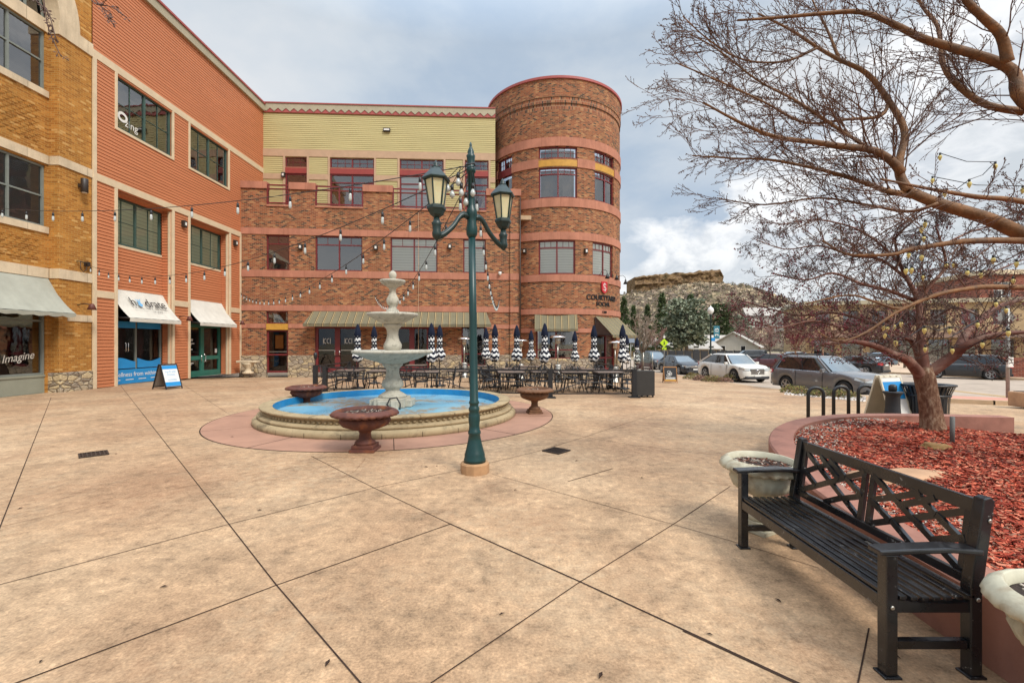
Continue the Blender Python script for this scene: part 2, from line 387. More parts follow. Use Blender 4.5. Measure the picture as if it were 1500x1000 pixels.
# ---------------------------------------------------------------- ground, road, kerbs
def concrete():
    k = NT('tan_stained_plaza_concrete')
    big = k.noise(.25, 5, .6); mid = k.noise(1.6, 10, .68); fine = k.noise(9, 10, .78); grit = k.noise(55, 5, .7)
    c = k.ramp(big, [(.32, hexc('99795c')), (.5, hexc('a98b6c')), (.68, hexc('b79c7d'))])
    c = k.mix(.8, c, k.ramp(mid, [(.3, .24), (.45, .45), (.6, .56), (.75, .74)]), 'OVERLAY')
    c = k.mix(.8, c, k.ramp(fine, [(.30, .10), (.44, .43), (.56, .57), (.70, .86)]), 'OVERLAY')
    c = k.mix(.6, c, k.ramp(grit, [(.3, .2), (.5, .5), (.7, .78)]), 'OVERLAY')
    zone = k.ramp(k.noise(.42, 5, .6), [(.44, 0.0), (.64, 1.0)])
    w = k.math('MULTIPLY', zone, k.ramp(k.noise(8, 12, .84), [(.47, 0.0), (.58, .5)])); c = k.mix(w, c, hexc('bfa88a'))
    z2 = k.ramp(k.noise(.55, 4, .6, k.map((1.0, .6, 1.0))), [(.50, 0.0), (.70, 1.0)])
    st = k.math('MULTIPLY', z2, k.ramp(k.noise(5, 10, .78), [(.42, .06), (.60, .34)])); c = k.mix(st, c, hexc('82543a'))
    gr = k.math('MULTIPLY', k.ramp(k.noise(.7, 5, .62, k.map((1, 1, 1))), [(.54, 0.0), (.72, 1.0)]), k.ramp(k.noise(11, 10, .8), [(.42, .02), (.58, .28)])); c = k.mix(gr, c, hexc('5f5345'))
    spk = k.ramp(k.vor(6.0), [(.0, 1.0), (.03, 0.0)]); spk = k.math('MULTIPLY', spk, k.ramp(k.noise(1.1, 2), [(.5, 0.0), (.6, .8)]))
    c = k.mix(spk, c, hexc('3a2e26'))
    k.bump(k.math('ADD', fine, k.math('MULTIPLY', mid, .6)), .5, .012)
    return k.fin(c, k.ramp(mid, [(.3, .68), (.7, .86)]), spec=.3)
MT['plaza'] = concrete()
MT['joint'] = simple('dark_joint', hexc('3d3029'), .95, .3, 12, spec=.1)
MT['joint_soft'] = simple('faint_joint', hexc('8a6a50'), .9, .2, 9, spec=.1)
MT['pinkslab'] = simple('pink_ring_concrete', hexc('a07862'), .8, .13, 2.2, bump=.2, dirt=(hexc('96705c'), .5, .55))
MT['asphalt'] = simple('worn_road_surface', hexc('a89888'), .88, .12, 1.1, bump=.3, spec=.25, dirt=(hexc('6f655c'), .52, .5))
MT['walk'] = simple('pale_sidewalk', hexc('bfa68c'), .85, .12, 2, bump=.2, dirt=(hexc('9b8068'), .52, .5))
MT['pinkwalk'] = simple('pink_sidewalk', hexc('c08a76'), .85, .1, 2, bump=.2)
MT['kerb'] = simple('kerb_concrete', hexc('b39a7c'), .85, .15, 4, bump=.2)
MT['earth'] = simple('dry_ground', hexc('93866c'), .95, .2, .05, bump=.2)
MT['yline'] = simple('yellow_road_paint', hexc('c9a05a'), .8, .15, 3)
MT['wline'] = simple('white_road_paint', hexc('cfc8bc'), .8, .12, 3)
def sheet(name, pts, dz, mat, cell=1.0, kind='structure', dome=None):
    bm = bmesh.new(); vs = [bm.verts.new((x, y, 0)) for x, y in pts]; f = bm.faces.new(vs)
    bm.normal_update()
    if f.normal.z < 0: f.normal_flip()
    bmesh.ops.triangulate(bm, faces=bm.faces[:])
    x0 = min(p[0] for p in pts); x1 = max(p[0] for p in pts); y0 = min(p[1] for p in pts); y1 = max(p[1] for p in pts)
    for ax, a, b in ((0, x0, x1), (1, y0, y1)):
        n = (1, 0, 0) if ax == 0 else (0, 1, 0); t = math.floor(a)+cell
        while t < b:
            if (ax == 1 and 8 < t < 66) or (ax == 0 and -2.5 < t < 66): bmesh.ops.bisect_plane(bm, geom=bm.verts[:]+bm.edges[:]+bm.faces[:], plane_co=(t if ax == 0 else 0, t if ax == 1 else 0, 0), plane_no=n)
            t += cell
    for v in bm.verts: v.co.z = G(v.co.x, v.co.y)+dz+(dome(v.co.x, v.co.y) if dome else 0)
    me = bpy.data.meshes.new(name); bm.to_mesh(me); bm.free(); me.materials.append(mat)
    o = bpy.data.objects.new(name, me); COL.objects.link(o); o['kind'] = kind; return o
g = sheet('ground', [(-1500, -1500), (1500, -1500), (1500, 3000), (-1500, 3000)], -.35, MT['earth'], 4)
NB = [(7.4, 70), (9.0, 48), (10.8, 40), (12.0, 31), (12.4, 25.5), (12.5, 20.7), (12.9, 18.2), (13.6, 17.0), (15, 16.4), (17.6, 15.8), (24, 14.6), (62, 11)]
FB = [(22, 70), (24.4, 56), (26.2, 47), (31.5, 38), (33.7, 31.2), (40, 25), (62, 19)]
plaza = sheet('plaza', NB+[(62, -8), (-40, -8), (-40, 70)], 0, MT['plaza'])
plaza.data.materials.append(MT['joint']); plaza.data.materials.append(MT['joint_soft'])
sheet('road', NB+FB[::-1], -.13, MT['asphalt'])
sheet('far_sidewalk', FB+[(120, 19), (120, 70)], 0, MT['walk'], 2)
sheet('pink_sidewalk', [(12.9, 13.9), (14, 13.3), (19, 12.6), (40, 10.5), (40, 12.4), (24, 14.4), (17.6, 15.65), (15, 16.25), (13.7, 16.4), (12.9, 15.6)], .13, MT['pinkwalk'])
def kerb(name, pts, w, top, bot, mat):
    m = MB(); P = []
    for (a, b) in zip(pts, pts[1:]):
        n = max(1, int(math.hypot(b[0]-a[0], b[1]-a[1])/1.0))
        P += [(lerp(a[0], b[0], i/n), lerp(a[1], b[1], i/n)) for i in range(n)]
    P.append(pts[-1])
    for i in range(len(P)-1):
        a, b = P[i], P[i+1]; d = Vector((b[0]-a[0], b[1]-a[1])).normalized(); nn = Vector((-d.y, d.x))*w
        q = []
        for p in (a, b):
            g_ = G(*p); q.append([Vector((p[0], p[1], g_+bot)), Vector((p[0], p[1], g_+top)), Vector((p[0]+nn.x, p[1]+nn.y, g_+top)), Vector((p[0]+nn.x, p[1]+nn.y, g_+bot))])
        for k in range(3): m.poly([q[0][k], q[0][k+1], q[1][k+1], q[1][k]])
    o = m.build(name, mat); o['kind'] = 'structure'; return o
kerb('near_kerb', NB, -.16, .006, -.2, MT['kerb'])
kerb('far_kerb', FB, .18, .01, -.2, MT['kerb'])
kerb('sidewalk_kerb', [(12.9, 15.6), (12.9, 13.9), (14, 13.3), (19, 12.6), (40, 10.5)], -.14, .136, -.05, MT['kerb'])
# joints cut in the slab (traced on the ground plane)
def ground_strip(m, pts, w, dz, cell=.7):
    for a, b in zip(pts, pts[1:]):
        a = Vector(a[:2]); b = Vector(b[:2]); L = (b-a).length; n = max(1, int(L/cell)); d = (b-a)/max(L, 1e-6); s = Vector((-d.y, d.x))*w/2
        for i in range(n):
            p = a+(b-a)*i/n; q = a+(b-a)*(i+1)/n
            m.poly([(*(p+s), G(*(p+s))+dz), (*(p-s), G(*(p-s))+dz), (*(q-s), G(*(q-s))+dz), (*(q+s), G(*(q+s))+dz)])
J = [(.014, 0, [(75, 582), (-2, 777), (-60, 925)]), (.014, 0, [(177, 565), (405, 857), (527, 999), (600, 1085)]),
     (.012, 0, [(-60, 872), (334, 768), (547, 714.6), (679, 687), (784, 662), (856, 640), (920, 619), (962, 605)]),
     (.015, 0, [(-60, 1030), (30, 998), (405, 857), (659, 767.5)]), (.012, 0, [(560, 1060), (632, 1000), (850, 852), (986, 768), (1070, 712)]),
     (.02, 0, [(659, 767), (850, 852), (1160, 996), (1260, 1042)]), (.012, 0, [(659, 767), (547, 714), (456, 668)]),
     (.009, 0, [(720, 694), (850, 730), (986, 768), (1080, 795), (1200, 832)]), (.007, 1, [(43, 682), (160, 664), (270, 650)]),
     (.009, 1, [(2, 771), (203, 725), (456, 680)]), (.009, 0, [(788, 624), (856, 640), (928, 652), (1060, 668)]),
     (.008, 1, [(920, 620), (1020, 632), (1120, 646)]), (.012, 0, [(1000, 924), (1164, 1000), (1230, 1032)]), (.012, 0, [(1273, 920), (1257, 1000), (1250, 1040)]),
     (.01, 0, [(265, 561), (332, 604)]), (.02, 0, [(832, 705), (898, 686)]), (.006, 1, [(898, 686), (1005, 700), (1090, 716)]),
     (.008, 1, [(830, 596), (960, 606), (1090, 620)]), (.008, 1, [(760, 655), (725, 645)]), (.008, 1, [(500, 700), (520, 690), (535, 672)]),
     (.01, 1, [(930, 612), (1010, 590), (1100, 574)]), (.01, 1, [(180, 568), (420, 560)]), (.01, 1, [(960, 560), (1150, 600)]),
     (.012, 1, [(345, 548), (420, 590)])]
for mi in (0, 1):
    pass
m = MB()
for w, mi, pp in J:
    m.cur = mi; ground_strip(m, [GP(*p)[:2] for p in pp], w*.66, .004)
jt = m.build('plaza_joint', [MT['joint'], MT['joint_soft']]); jt['kind'] = 'structure'
m = MB()
for off in (0, .32): ground_strip(m, [(21.0+off, 16.0), (21.6+off, 21), (22.3+off, 26), (23+off, 34), (23.2+off, 46)], .12, -.13+.008, .5)
o = m.build('road_marking', MT['yline']); o['kind'] = 'structure'
m = MB()
for y in (24.6, 32.6, 40.4): ground_strip(m, [(12.5-(y-25)*.05, y), (15-(y-25)*.05, y)], .1, -.13+.008, .4)
ground_strip(m, [(28.5, 44), (30.6, 39), (32, 34)], .1, -.122, .4)
for i in range(9): ground_strip(m, [(15.5+i*1.1, 15.9-i*.22), (15.5+i*1.1+.35, 21)], .01, -.122, .4)
o = m.build('road_line', MT['wline']); o['kind'] = 'structure'
# pink ring of paving round the fountain
FC = Vector((-2.87, 10.95))
m = MB(); N = 96; R1, R0 = 3.82, 2.6
for i in range(N):
    a, b = 2*PI*i/N, 2*PI*(i+1)/N
    m.poly([(R0*math.cos(a), R0*math.sin(a), 0), (R1*math.cos(a), R1*math.sin(a), 0), (R1*math.cos(b), R1*math.sin(b), 0), (R0*math.cos(b), R0*math.sin(b), 0)])
m.cur = 1
for i in range(N):
    a, b = 2*PI*i/N, 2*PI*(i+1)/N
    m.poly([(R1*math.cos(a), R1*math.sin(a), -.001), ((R1+.02)*math.cos(a), (R1+.02)*math.sin(a), -.001), ((R1+.02)*math.cos(b), (R1+.02)*math.sin(b), -.001), (R1*math.cos(b), R1*math.sin(b), -.001)])
for a in [R(x) for x in (-112, -75, -40, -5, 30, 70, 110, 150, 185, 215)]:
    d = Vector((math.cos(a), math.sin(a))); n = Vector((-d.y, d.x))*.006
    m.poly([(*(d*2.8+n), .004), (*(d*2.8-n), .004), (*(d*R1-n), .004), (*(d*R1+n), .004)])
o = m.build('fountain_paving', [MT['pinkslab'], MT['joint']], loc=(FC.x, FC.y, .006)); o['kind'] = 'structure'
def grate(px, py, w, d, rz, lab):
    p = GP(px, py); t = thing('drain_grate', lab, 'drain grate', (p.x, p.y, p.z+.006), rz, 'drain grates set in the plaza')
    m = MB(); m.box(-w/2, w/2, -d/2, d/2, -.004, 0).build('pit_shade_plate', MT['joint'], t)  # thin dark plate, its colour stands in for the shade inside the drain
    m = MB()
    for y in (-d/2, d/2-.02): m.box(-w/2, w/2, y, y+.02, .001, .012)
    for x in (-w/2, w/2-.02): m.box(x, x+.02, -d/2+.021, d/2-.021, .001, .012)
    n = int(w/.045)
    for i in range(1, n): x = -w/2+i*w/n; m.box(x-.008, x+.008, -d/2+.021, d/2-.021, .001, .010)
    m.build('grille', MT['bronze'], t)
grate(137, 665.5, .34, .36, R(45), 'small rectangular iron drain grate in the plaza left of the fountain')
grate(815, 660.5, .33, .32, R(48), 'small dark square drain grate just right of the green lamp post')
m = MB()
for px, py in [(60, 970), (130, 822), (170, 665), (240, 860), (380, 748), (560, 700), (624, 684), (640, 683), (845, 675), (755, 718), (505, 707), (940, 700), (1150, 770), (1310, 960), (880, 990), (735, 900), (990, 740), (275, 604), (1090, 800), (1140, 880), (1040, 930), (480, 972), (30, 745), (340, 640), (1010, 640)]:
    p = GP(px, py); a = random.random()*6; L = .012+.03*random.random()
    d = Vector((math.cos(a), math.sin(a), 0))*L; n = Vector((-d.y, d.x, 0))*.35
    m.poly([p-d+Vector((0, 0, .006)), p-n+Vector((0, 0, .012)), p+d+Vector((0, 0, .007)), p+n+Vector((0, 0, .014))])
o = m.build('leaf_litter', MT['joint']); tag(o, 'scattered dry leaf bits lying on the plaza', 'litter', None, 'stuff')

# ---------------------------------------------------------------- facade kit
def laps(m, p0, du, L, z0, z1, pitch, nrm, holes=(), z_base=0.0, out=.03):
    p0 = Vector(p0); du = Vector(du); nrm = Vector(nrm)
    k = math.floor((z0-z_base)/pitch)
    while z_base+k*pitch < z1-1e-6:
        a = max(z0, z_base+k*pitch); b = min(z1, z_base+(k+1)*pitch); k += 1; mz = (a+b)/2
        runs = [(0, L)]
        for h in holes:
            if h[2] < mz < h[3]:
                nr = []
                for (s, e) in runs:
                    if h[0] > s: nr.append((s, min(e, h[0])))
                    if h[1] < e: nr.append((max(s, h[1]), e))
                runs = [r for r in nr if r[1]-r[0] > 1e-4]
        for (s, e) in runs:
            A = p0+du*s; B = p0+du*e; Z = Vector((0, 0, 1))
            g = min(b, a+pitch*.2); i_ = nrm*(-.02); o_ = nrm*out; m.poly([A+o_+Z*g, B+o_+Z*g, B+o_*.8+Z*b, A+o_*.8+Z*b]); m.poly([A+i_+Z*g, B+i_+Z*g, B+o_+Z*g, A+o_+Z*g]); m.poly([A+i_+Z*a, B+i_+Z*a, B+i_+Z*g, A+i_+Z*g]); m.poly([A+o_*.8+Z*b, B+o_*.8+Z*b, B+i_+Z*b, A+i_+Z*b])
def window(par, u0, u1, z0, z1, y, fm, cols=2, rows=(), back='room', glass='glass', fw=.065, mun=None, M=None, name='window', blind_to=0.0, dep=.09):
    m = MB(M)
    def seg(a, b, c, d, y0, y1):
        n = max(1, int((b-a)/.3)) if M else 1
        for i in range(n): m.box(lerp(a, b, i/n), lerp(a, b, (i+1)/n), y0, y1, c, d)
    seg(u0, u1, z0, z0+fw, y, y+dep); seg(u0, u1, z1-fw, z1, y, y+dep)
    seg(u0, u0+fw, z0+fw, z1-fw, y, y+dep); seg(u1-fw, u1, z0+fw, z1-fw, y, y+dep)
    for i in range(1, cols): c = lerp(u0, u1, i/cols); m.box(c-fw*.5, c+fw*.5, y+.004, y+dep, z0+fw, z1-fw)
    for r in rows: c = lerp(z0, z1, r); seg(u0+fw, u1-fw, c-fw*.4, c+fw*.4, y+.008, y+dep)
    if mun:
        nc, nr, za, zb = mun; za, zb = lerp(z0, z1, za), lerp(z0, z1, zb)
        for c in range(cols):
            a, b = lerp(u0, u1, c/cols), lerp(u0, u1, (c+1)/cols)
            for i in range(1, nc): x = lerp(a, b, i/nc); m.box(x-.012, x+.012, y+.03, y+.05, za, zb)
        for i in range(1, nr): zc = lerp(za, zb, i/nr); seg(u0+fw, u1-fw, zc-.012, zc+.012, y+.031, y+.049)
    w = m.build(name, MT[fm], par)
    m = MB(M); n = max(1, int((u1-u0)/.3)) if M else 1
    for i in range(n): a, b = lerp(u0+fw*.5, u1-fw*.5, i/n), lerp(u0+fw*.5, u1-fw*.5, (i+1)/n); m.poly([(a, y+.055, z0+fw*.5), (b, y+.055, z0+fw*.5), (b, y+.055, z1-fw*.5), (a, y+.055, z1-fw*.5)])
    m.build('pane', MT[glass], w)
    bd = .068 if back.startswith('blind') else .5
    m = MB(M); zb = z0+blind_to*(z1-z0) if back.startswith('blind') else z0
    for i in range(n): a, b = lerp(u0, u1, i/n), lerp(u0, u1, (i+1)/n); m.poly([(a, y+bd, zb), (b, y+bd, zb), (b, y+bd, z1), (a, y+bd, z1)])
    m.build('blind' if back.startswith('blind') else 'room_wall', MT[back], w)
    if blind_to > 0:
        m = MB(M); m.poly([(u0, y+.5, z0), (u1, y+.5, z0), (u1, y+.5, z1), (u0, y+.5, z1)]); m.build('room_wall', MT['room'], w)
    return w
def strip(m, u0, u1, z0, z1, y0, y1, step=.3, curved=False):
    n = max(1, int((u1-u0)/step)) if curved else 1
    if not curved: m.box(u0, u1, y0, y1, z0, z1); return
    for i in range(n):
        a, b = lerp(u0, u1, i/n), lerp(u0, u1, (i+1)/n)
        m.poly([(a, y0, z0), (b, y0, z0), (b, y0, z1), (a, y0, z1)]); m.poly([(a, y0, z1), (b, y0, z1), (b, y1, z1), (a, y1, z1)]); m.poly([(a, y1, z0), (b, y1, z0), (b, y0, z0), (a, y0, z0)])
    m.poly([(u0, y0, z0), (u0, y0, z1), (u0, y1, z1), (u0, y1, z0)]); m.poly([(u1, y0, z0), (u1, y1, z0), (u1, y1, z1), (u1, y0, z1)])

def canvas_mat(name, col, stripes=None, per=.42):
    k = NT(name); x, y, z = k.xyz()
    c = k.ramp(k.noise(2.2, 6, .6), [(.3, tuple(a*.88 for a in col)), (.7, tuple(min(1, a*1.05) for a in col))])
    if stripes:
        f = k.math('FRACT', k.math('ADD', k.math('DIVIDE', x, per), 50.0))
        c = k.mix(1.0, c, k.ramp(f, stripes, const=True)) if False else k.mix(k.math('GREATER_THAN', f, .66), c, k.ramp(f, stripes, const=True))
    k.bump(k.noise(3.5, 3, .5), .3, .06); m = k.fin(c, .85, spec=.15)
    return m
MT['canvas'] = canvas_mat('off_white_canvas', hexc('cfcbc0'))
MT['canvas_g'] = canvas_mat('sage_grey_canvas', hexc('a3a396'))
MT['canvas_s'] = canvas_mat('striped_olive_canvas', hexc('756f5a'), [(0, hexc('756f5a')), (.66, hexc('4a3f34')), (.74, hexc('a8966f')), (.84, hexc('3a2f2a')), (.9, hexc('857a5e'))])
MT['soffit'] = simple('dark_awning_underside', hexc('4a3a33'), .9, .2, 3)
def awning(par, u0, u1, zt, zb, y_back, proj, mat, label=None, sag=.18, scallop=0, splay=0.0, drop=.0, under='soffit', ends=False):
    aw = None; m = MB(); m.smooth = True; n = 10; k = max(12, int((u1-u0)/.15)); prof = []
    for i in range(n+1):
        t = i/n; y = y_back-proj*(t**1.0); z = zt-(zt-zb)*(t+sag*math.sin(PI*t)); prof.append((y, z))
    for i in range(n):
        for j in range(k):
            q = []
            for (ii, jj) in ((i, j), (i, j+1), (i+1, j+1), (i+1, j)):
                t = ii/n; s = jj/k; u = lerp(u0-splay*t, u1+splay*t, s); w = .012*math.sin(jj*2.1)*t
                q.append((u, prof[ii][0], prof[ii][1]+w))
            m.poly(q)
    if drop or scallop:
        for j in range(k):
            def dz(jj): return drop+(abs(math.sin(jj/k*PI*scallop))*.05 if scallop else 0)
            a, b = lerp(u0-splay, u1+splay, j/k), lerp(u0-splay, u1+splay, (j+1)/k); w0, w1 = .012*math.sin(j*2.1), .012*math.sin((j+1)*2.1)
            y, z = prof[-1]; m.poly([(a, y, z+w0), (b, y, z+w1), (b, y+.01, z-dz(j+1)), (a, y+.01, z-dz(j))])
    m.smooth = False
    aw = m.build('awning', MT[mat], par)
    if label: aw['label'] = label
    m = MB()
    for s in (0, 1):
        u = lerp(u0, u1, s); ub = lerp(u0-splay, u1+splay, s)
        m.tube([(u, y_back, zb+.05), (ub, prof[-1][0]+.02, prof[-1][1]+.015)], .014, 6); m.tube([(u, y_back, zt-.1), (u, y_back, zb)], .014, 6)
    m.tube([(u0-splay, prof[-1][0]+.02, prof[-1][1]+.012), (u1+splay, prof[-1][0]+.02, prof[-1][1]+.012)], .014, 6)
    m.build('awning_frame', MT['black'], aw)
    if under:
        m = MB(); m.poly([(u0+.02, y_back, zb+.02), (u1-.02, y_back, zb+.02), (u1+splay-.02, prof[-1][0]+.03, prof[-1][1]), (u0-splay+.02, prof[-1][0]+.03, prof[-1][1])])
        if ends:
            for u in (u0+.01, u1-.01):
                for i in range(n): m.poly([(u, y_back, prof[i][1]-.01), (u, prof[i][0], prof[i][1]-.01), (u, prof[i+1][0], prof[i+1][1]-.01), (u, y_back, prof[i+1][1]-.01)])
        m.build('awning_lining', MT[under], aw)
    return aw
def text(par, s, size, mat, M, name='lettering', ext=.006, sx=1.0, bold=False):
    cu = bpy.data.curves.new(name, 'FONT'); cu.body = s; cu.size = size; cu.extrude = ext; cu.align_x = 'CENTER'; cu.align_y = 'CENTER'
    if bold: cu.offset = size*.018
    o = bpy.data.objects.new(name, cu); COL.objects.link(o)
    dg = bpy.context.evaluated_depsgraph_get(); me = bpy.data.meshes.new_from_object(o.evaluated_get(dg)); bpy.data.objects.remove(o)
    for v in me.vertices: v.co = M @ Vector((v.co.x*sx, v.co.y, v.co.z))
    me.materials.clear(); me.materials.append(mat); o = bpy.data.objects.new(name, me); COL.objects.link(o); o.parent = par; return o
def stroke(m, pts, w, M):                  # a drawn line as a ribbon in the xy plane of M
    pts = [Vector((*p, 0)) for p in pts]
    for i_, (a, b) in enumerate(zip(pts, pts[1:])):
        lift_ = Vector((0, 0, .0006*((len(m.f)) % 7))); a = a+lift_; b = b+lift_; d = (b-a)
        if d.length < 1e-6: continue
        d.normalize(); n = Vector((-d.y, d.x, 0))*w/2; e = d*w*.3
        m.poly([M @ (a-e+n), M @ (a-e-n), M @ (b+e-n), M @ (b+e+n)])
def on_wall(u, y, z, tilt=0.0): return Matrix.Translation((u, y, z)) @ Matrix.Rotation(R(90)+tilt, 4, 'X')   # text plane facing local -y

# ---------------------------------------------------------------- left: orange siding building
FL = Fac(-15.75, 0, PI/2)
sb = thing('siding_building', 'three storey orange lap siding building with cream bands and two white awnings', 'building', (-15.75, 0, 0), PI/2)
BAYS = [(18.12, 21.05), (22.22, 25.3)]; UW = [(18.12, 21.05, 10.3, 12.4), (22.22, 25.22, 10.3, 12.4)]
E1 = 28.8; TOPL = 16.35
m = MB(); holes = [(a, b, -1, 7.78) for a, b in BAYS]+UW
laps(m, (17.06, 0, 0), (1, 0, 0), E1-17.06, 0, TOPL, .13, (0, -1, 0), [(h[0]-17.06, h[1]-17.06, h[2], h[3]) for h in holes])
DW = []
for i, (a, b) in enumerate(BAYS):
    st = (a+.05, b-.06, 0, 3.15 if i == 0 else 3.2); wi = (a+.05, b-.1, 5.75, 7.7); DW.append((st, wi))
    laps(m, (a, .4, 0), (1, 0, 0), b-a, 0, 7.78, .13, (0, -1, 0), [(h[0]-a, h[1]-a, h[2], h[3]) for h in (st, wi)])
    laps(m, (b, .4, 0), (0, -1, 0), .4, 0, 7.78, .13, (-1, 0, 0)); laps(m, (a, 0, 0), (0, 1, 0), .4, 0, 7.78, .13, (1, 0, 0))
    m.poly([(a, 0, 7.78), (b, 0, 7.78), (b, .4, 7.78), (a, .4, 7.78)])
for u in UW:
    m.poly([(u[1], 0, u[2]), (u[1], .12, u[2]), (u[1], .12, u[3]), (u[1], 0, u[3])]); m.poly([(u[0], 0, u[2]), (u[0], .12, u[2]), (u[0], .12, u[3]), (u[0], 0, u[3])])
    m.poly([(u[0], 0, u[3]), (u[1], 0, u[3]), (u[1], .12, u[3]), (u[0], .12, u[3])])
m.build('siding_wall', MT['orange'], sb)
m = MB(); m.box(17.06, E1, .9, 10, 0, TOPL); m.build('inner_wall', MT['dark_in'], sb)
m = MB()
m.box(17.06, E1, -.055, 0, 12.45, 12.75); m.box(17.2, E1, -.057, 0, 7.86, 8.14); m.box(17.06, 17.2, -.07, 0, 0, 12.449)
for a, b, t in ((17.2, 17.98, 0), (21.2, 22.08, 0), (25.45, 26.3, 0)): m.box(a, b, -.053, 0, 3.45, 3.72)
for a, b in BAYS:
    m.box(a-.13, a, -.065, .02, 0, 7.855); m.box(b, b+.13, -.065, .02, 0, 7.855); m.box(b-.07, b, .02, .12, 0, 7.78)
m.box(26.28, 26.4, -.065, .02, 0, 7.855)
for u0, u1, z0, z1 in UW:
    m.box(u0-.11, u0, -.06, .03, z0-.11, 12.449); m.box(u1, u1+.11, -.06, .03, z0-.11, 12.449); m.box(u0, u1, -.062, .03, z0-.11, z0)
for st, wi in DW: m.box(wi[0], wi[1], .36, .42, wi[2]-.1, wi[2])
m.build('trim', MT['creamtrim'], sb, bevel=.006)
m = MB(); m.box(15.7, E1+.0, -.16, .3, TOPL, TOPL+.4); m.build('fascia', MT['khaki'], sb)
m = MB(); m.box(15.7, E1+.0, -.22, .5, TOPL+.4, TOPL+.5); m.build('roof_cap', MT['red_cap'], sb)
m = MB(); m.box(17.0, E1, .3, 10, TOPL-.1, TOPL+.39); m.build('roof', MT['khaki'], sb)
w = window(sb, *UW[0], .05, 'green_frame', 2, (), 'room', 'glass_hi', .09, (2, 2, 0, 1))
# lettering inside the upper window: a round mark and a word
MZ = on_wall(18.95, .095, 10.72); text(w, 'zing', .42, MT['white'], MZ, ext=.001)
m = MB(); c = Vector((18.42, .094, 10.98))
for r_, a0, a1 in ((.19, 20, 200), (.19, 215, 380)):
    pts = [(math.cos(R(a0+(a1-a0)*i/14))*r_, math.sin(R(a0+(a1-a0)*i/14))*r_*.8) for i in range(15)]
    stroke(m, pts, .1, Matrix.Translation((18.52, .094, 10.9)) @ Matrix.Rotation(R(90), 4, 'X'))
m.build('emblem', MT['white'], w)
window(sb, *UW[1], .05, 'green_frame', 2, (), 'room', 'glass_hi', .09, (2, 2, 0, 1))
window(sb, *DW[0][1], .42, 'green_frame', 2, (), 'blind_g', 'glass', .09, (2, 2, 0, 1))
window(sb, *DW[1][1], .42, 'green_frame', 2, (), 'blind_g', 'glass', .09, (2, 2, 0, 1), blind_to=.0)
MT['blue'] = simple('bright_blue_panel', hexc('1f86c4'), .5, .06, 3)
MT['blue_l'] = simple('pale_blue_panel', hexc('6fa9d0'), .5, .06, 3)
# hydrate storefront
st = DW[0][0]
w = window(sb, st[0], st[1], .0, 3.15, .42, 'grey_frame', 2, (), 'room', 'glass', .07, name='shop_window')
u0, u1 = st[0], st[1]; um = (u0+u1)/2
m = MB(); m.box(u0+.05, u1-.05, .405, .418, .02, .62); b = m.build('blue_panel', MT['blue'], w)
text(b, 'Wellness from within', .26, MT['white'], on_wall(um-.05, .402, .4), ext=.001)
m = MB()
for i in range(4): m.box(u0+.2+i*.66, u0+.6+i*.66, .4, .404, .17, .2)
m.build('small_print', MT['white'], b)
m = MB()
for a, b2 in ((u0+.07, um-.05), (um+.05, u1-.07)):
    n = 12
    for i in range(n):
        s0, s1 = i/n, (i+1)/n; f = lambda s: 1.02+.09*math.sin(s*PI*1.4+(0 if a < um-.5 else 2.4))
        m.poly([(lerp(a, b2, s0), .412, .66), (lerp(a, b2, s1), .412, .66), (lerp(a, b2, s1), .412, f(s1)), (lerp(a, b2, s0), .412, f(s0))])
    m.build('blue_band', MT['blue'], w); m = MB(); m.box(a, b2, .405, .415, 2.35, 2.62); m.build('blue_blind', MT['blue'], w); m = MB()
m = MB(); m.tube([(um-.5, .36, 1.35), (um-.5, .33, 1.4), (um-.5, .33, 1.7), (um-.5, .36, 1.75)], .014, 6); m.tube([(um-.62, .36, 1.35), (um-.62, .33, 1.4), (um-.62, .33, 1.7), (um-.62, .36, 1.75)], .014, 6); m.build('handle', MT['chrome'], w)
aw = awning(sb, 18.2, 21.02, 3.95, 2.72, .4, .88, 'canvas', 'white canvas awning lettered hydrate above the blue storefront', .1, drop=.14)
MA = Matrix.Translation((19.72, -.01, 3.42)) @ Matrix.Rotation(R(90-33), 4, 'X')
text(aw, 'h   drate', .62, MT['black'], MA, ext=.002, sx=.88)
m = MB(); d_ = MA @ Matrix.Translation((-.50, -.0, .004)) @ Matrix.Scale(.72, 4)
m.poly([d_ @ Vector((.16*math.cos(a)*(1 if math.sin(a) < .3 else .6), -.1+.17*math.sin(a)+(.16 if math.sin(a) > .9 else 0), 0)) for a in [2*PI*i/20 for i in range(20)]])
stroke(m, [(-.16, .22), (-.05, .02)], .05, d_); stroke(m, [(.16, .24), (.02, -.06)], .05, d_); m.build('water_drop_mark', MT['blue_l'], aw)
text(aw, 'I V   B A R', .12, MT['black'], MA @ Matrix.Translation((.25, -.42, 0)), ext=.001)
m = MB(); stroke(m, [(-.9, -.3), (.9, -.3)], .012, MA @ Matrix.Translation((0, 0, .003))); m.build('underline', MT['black'], aw)
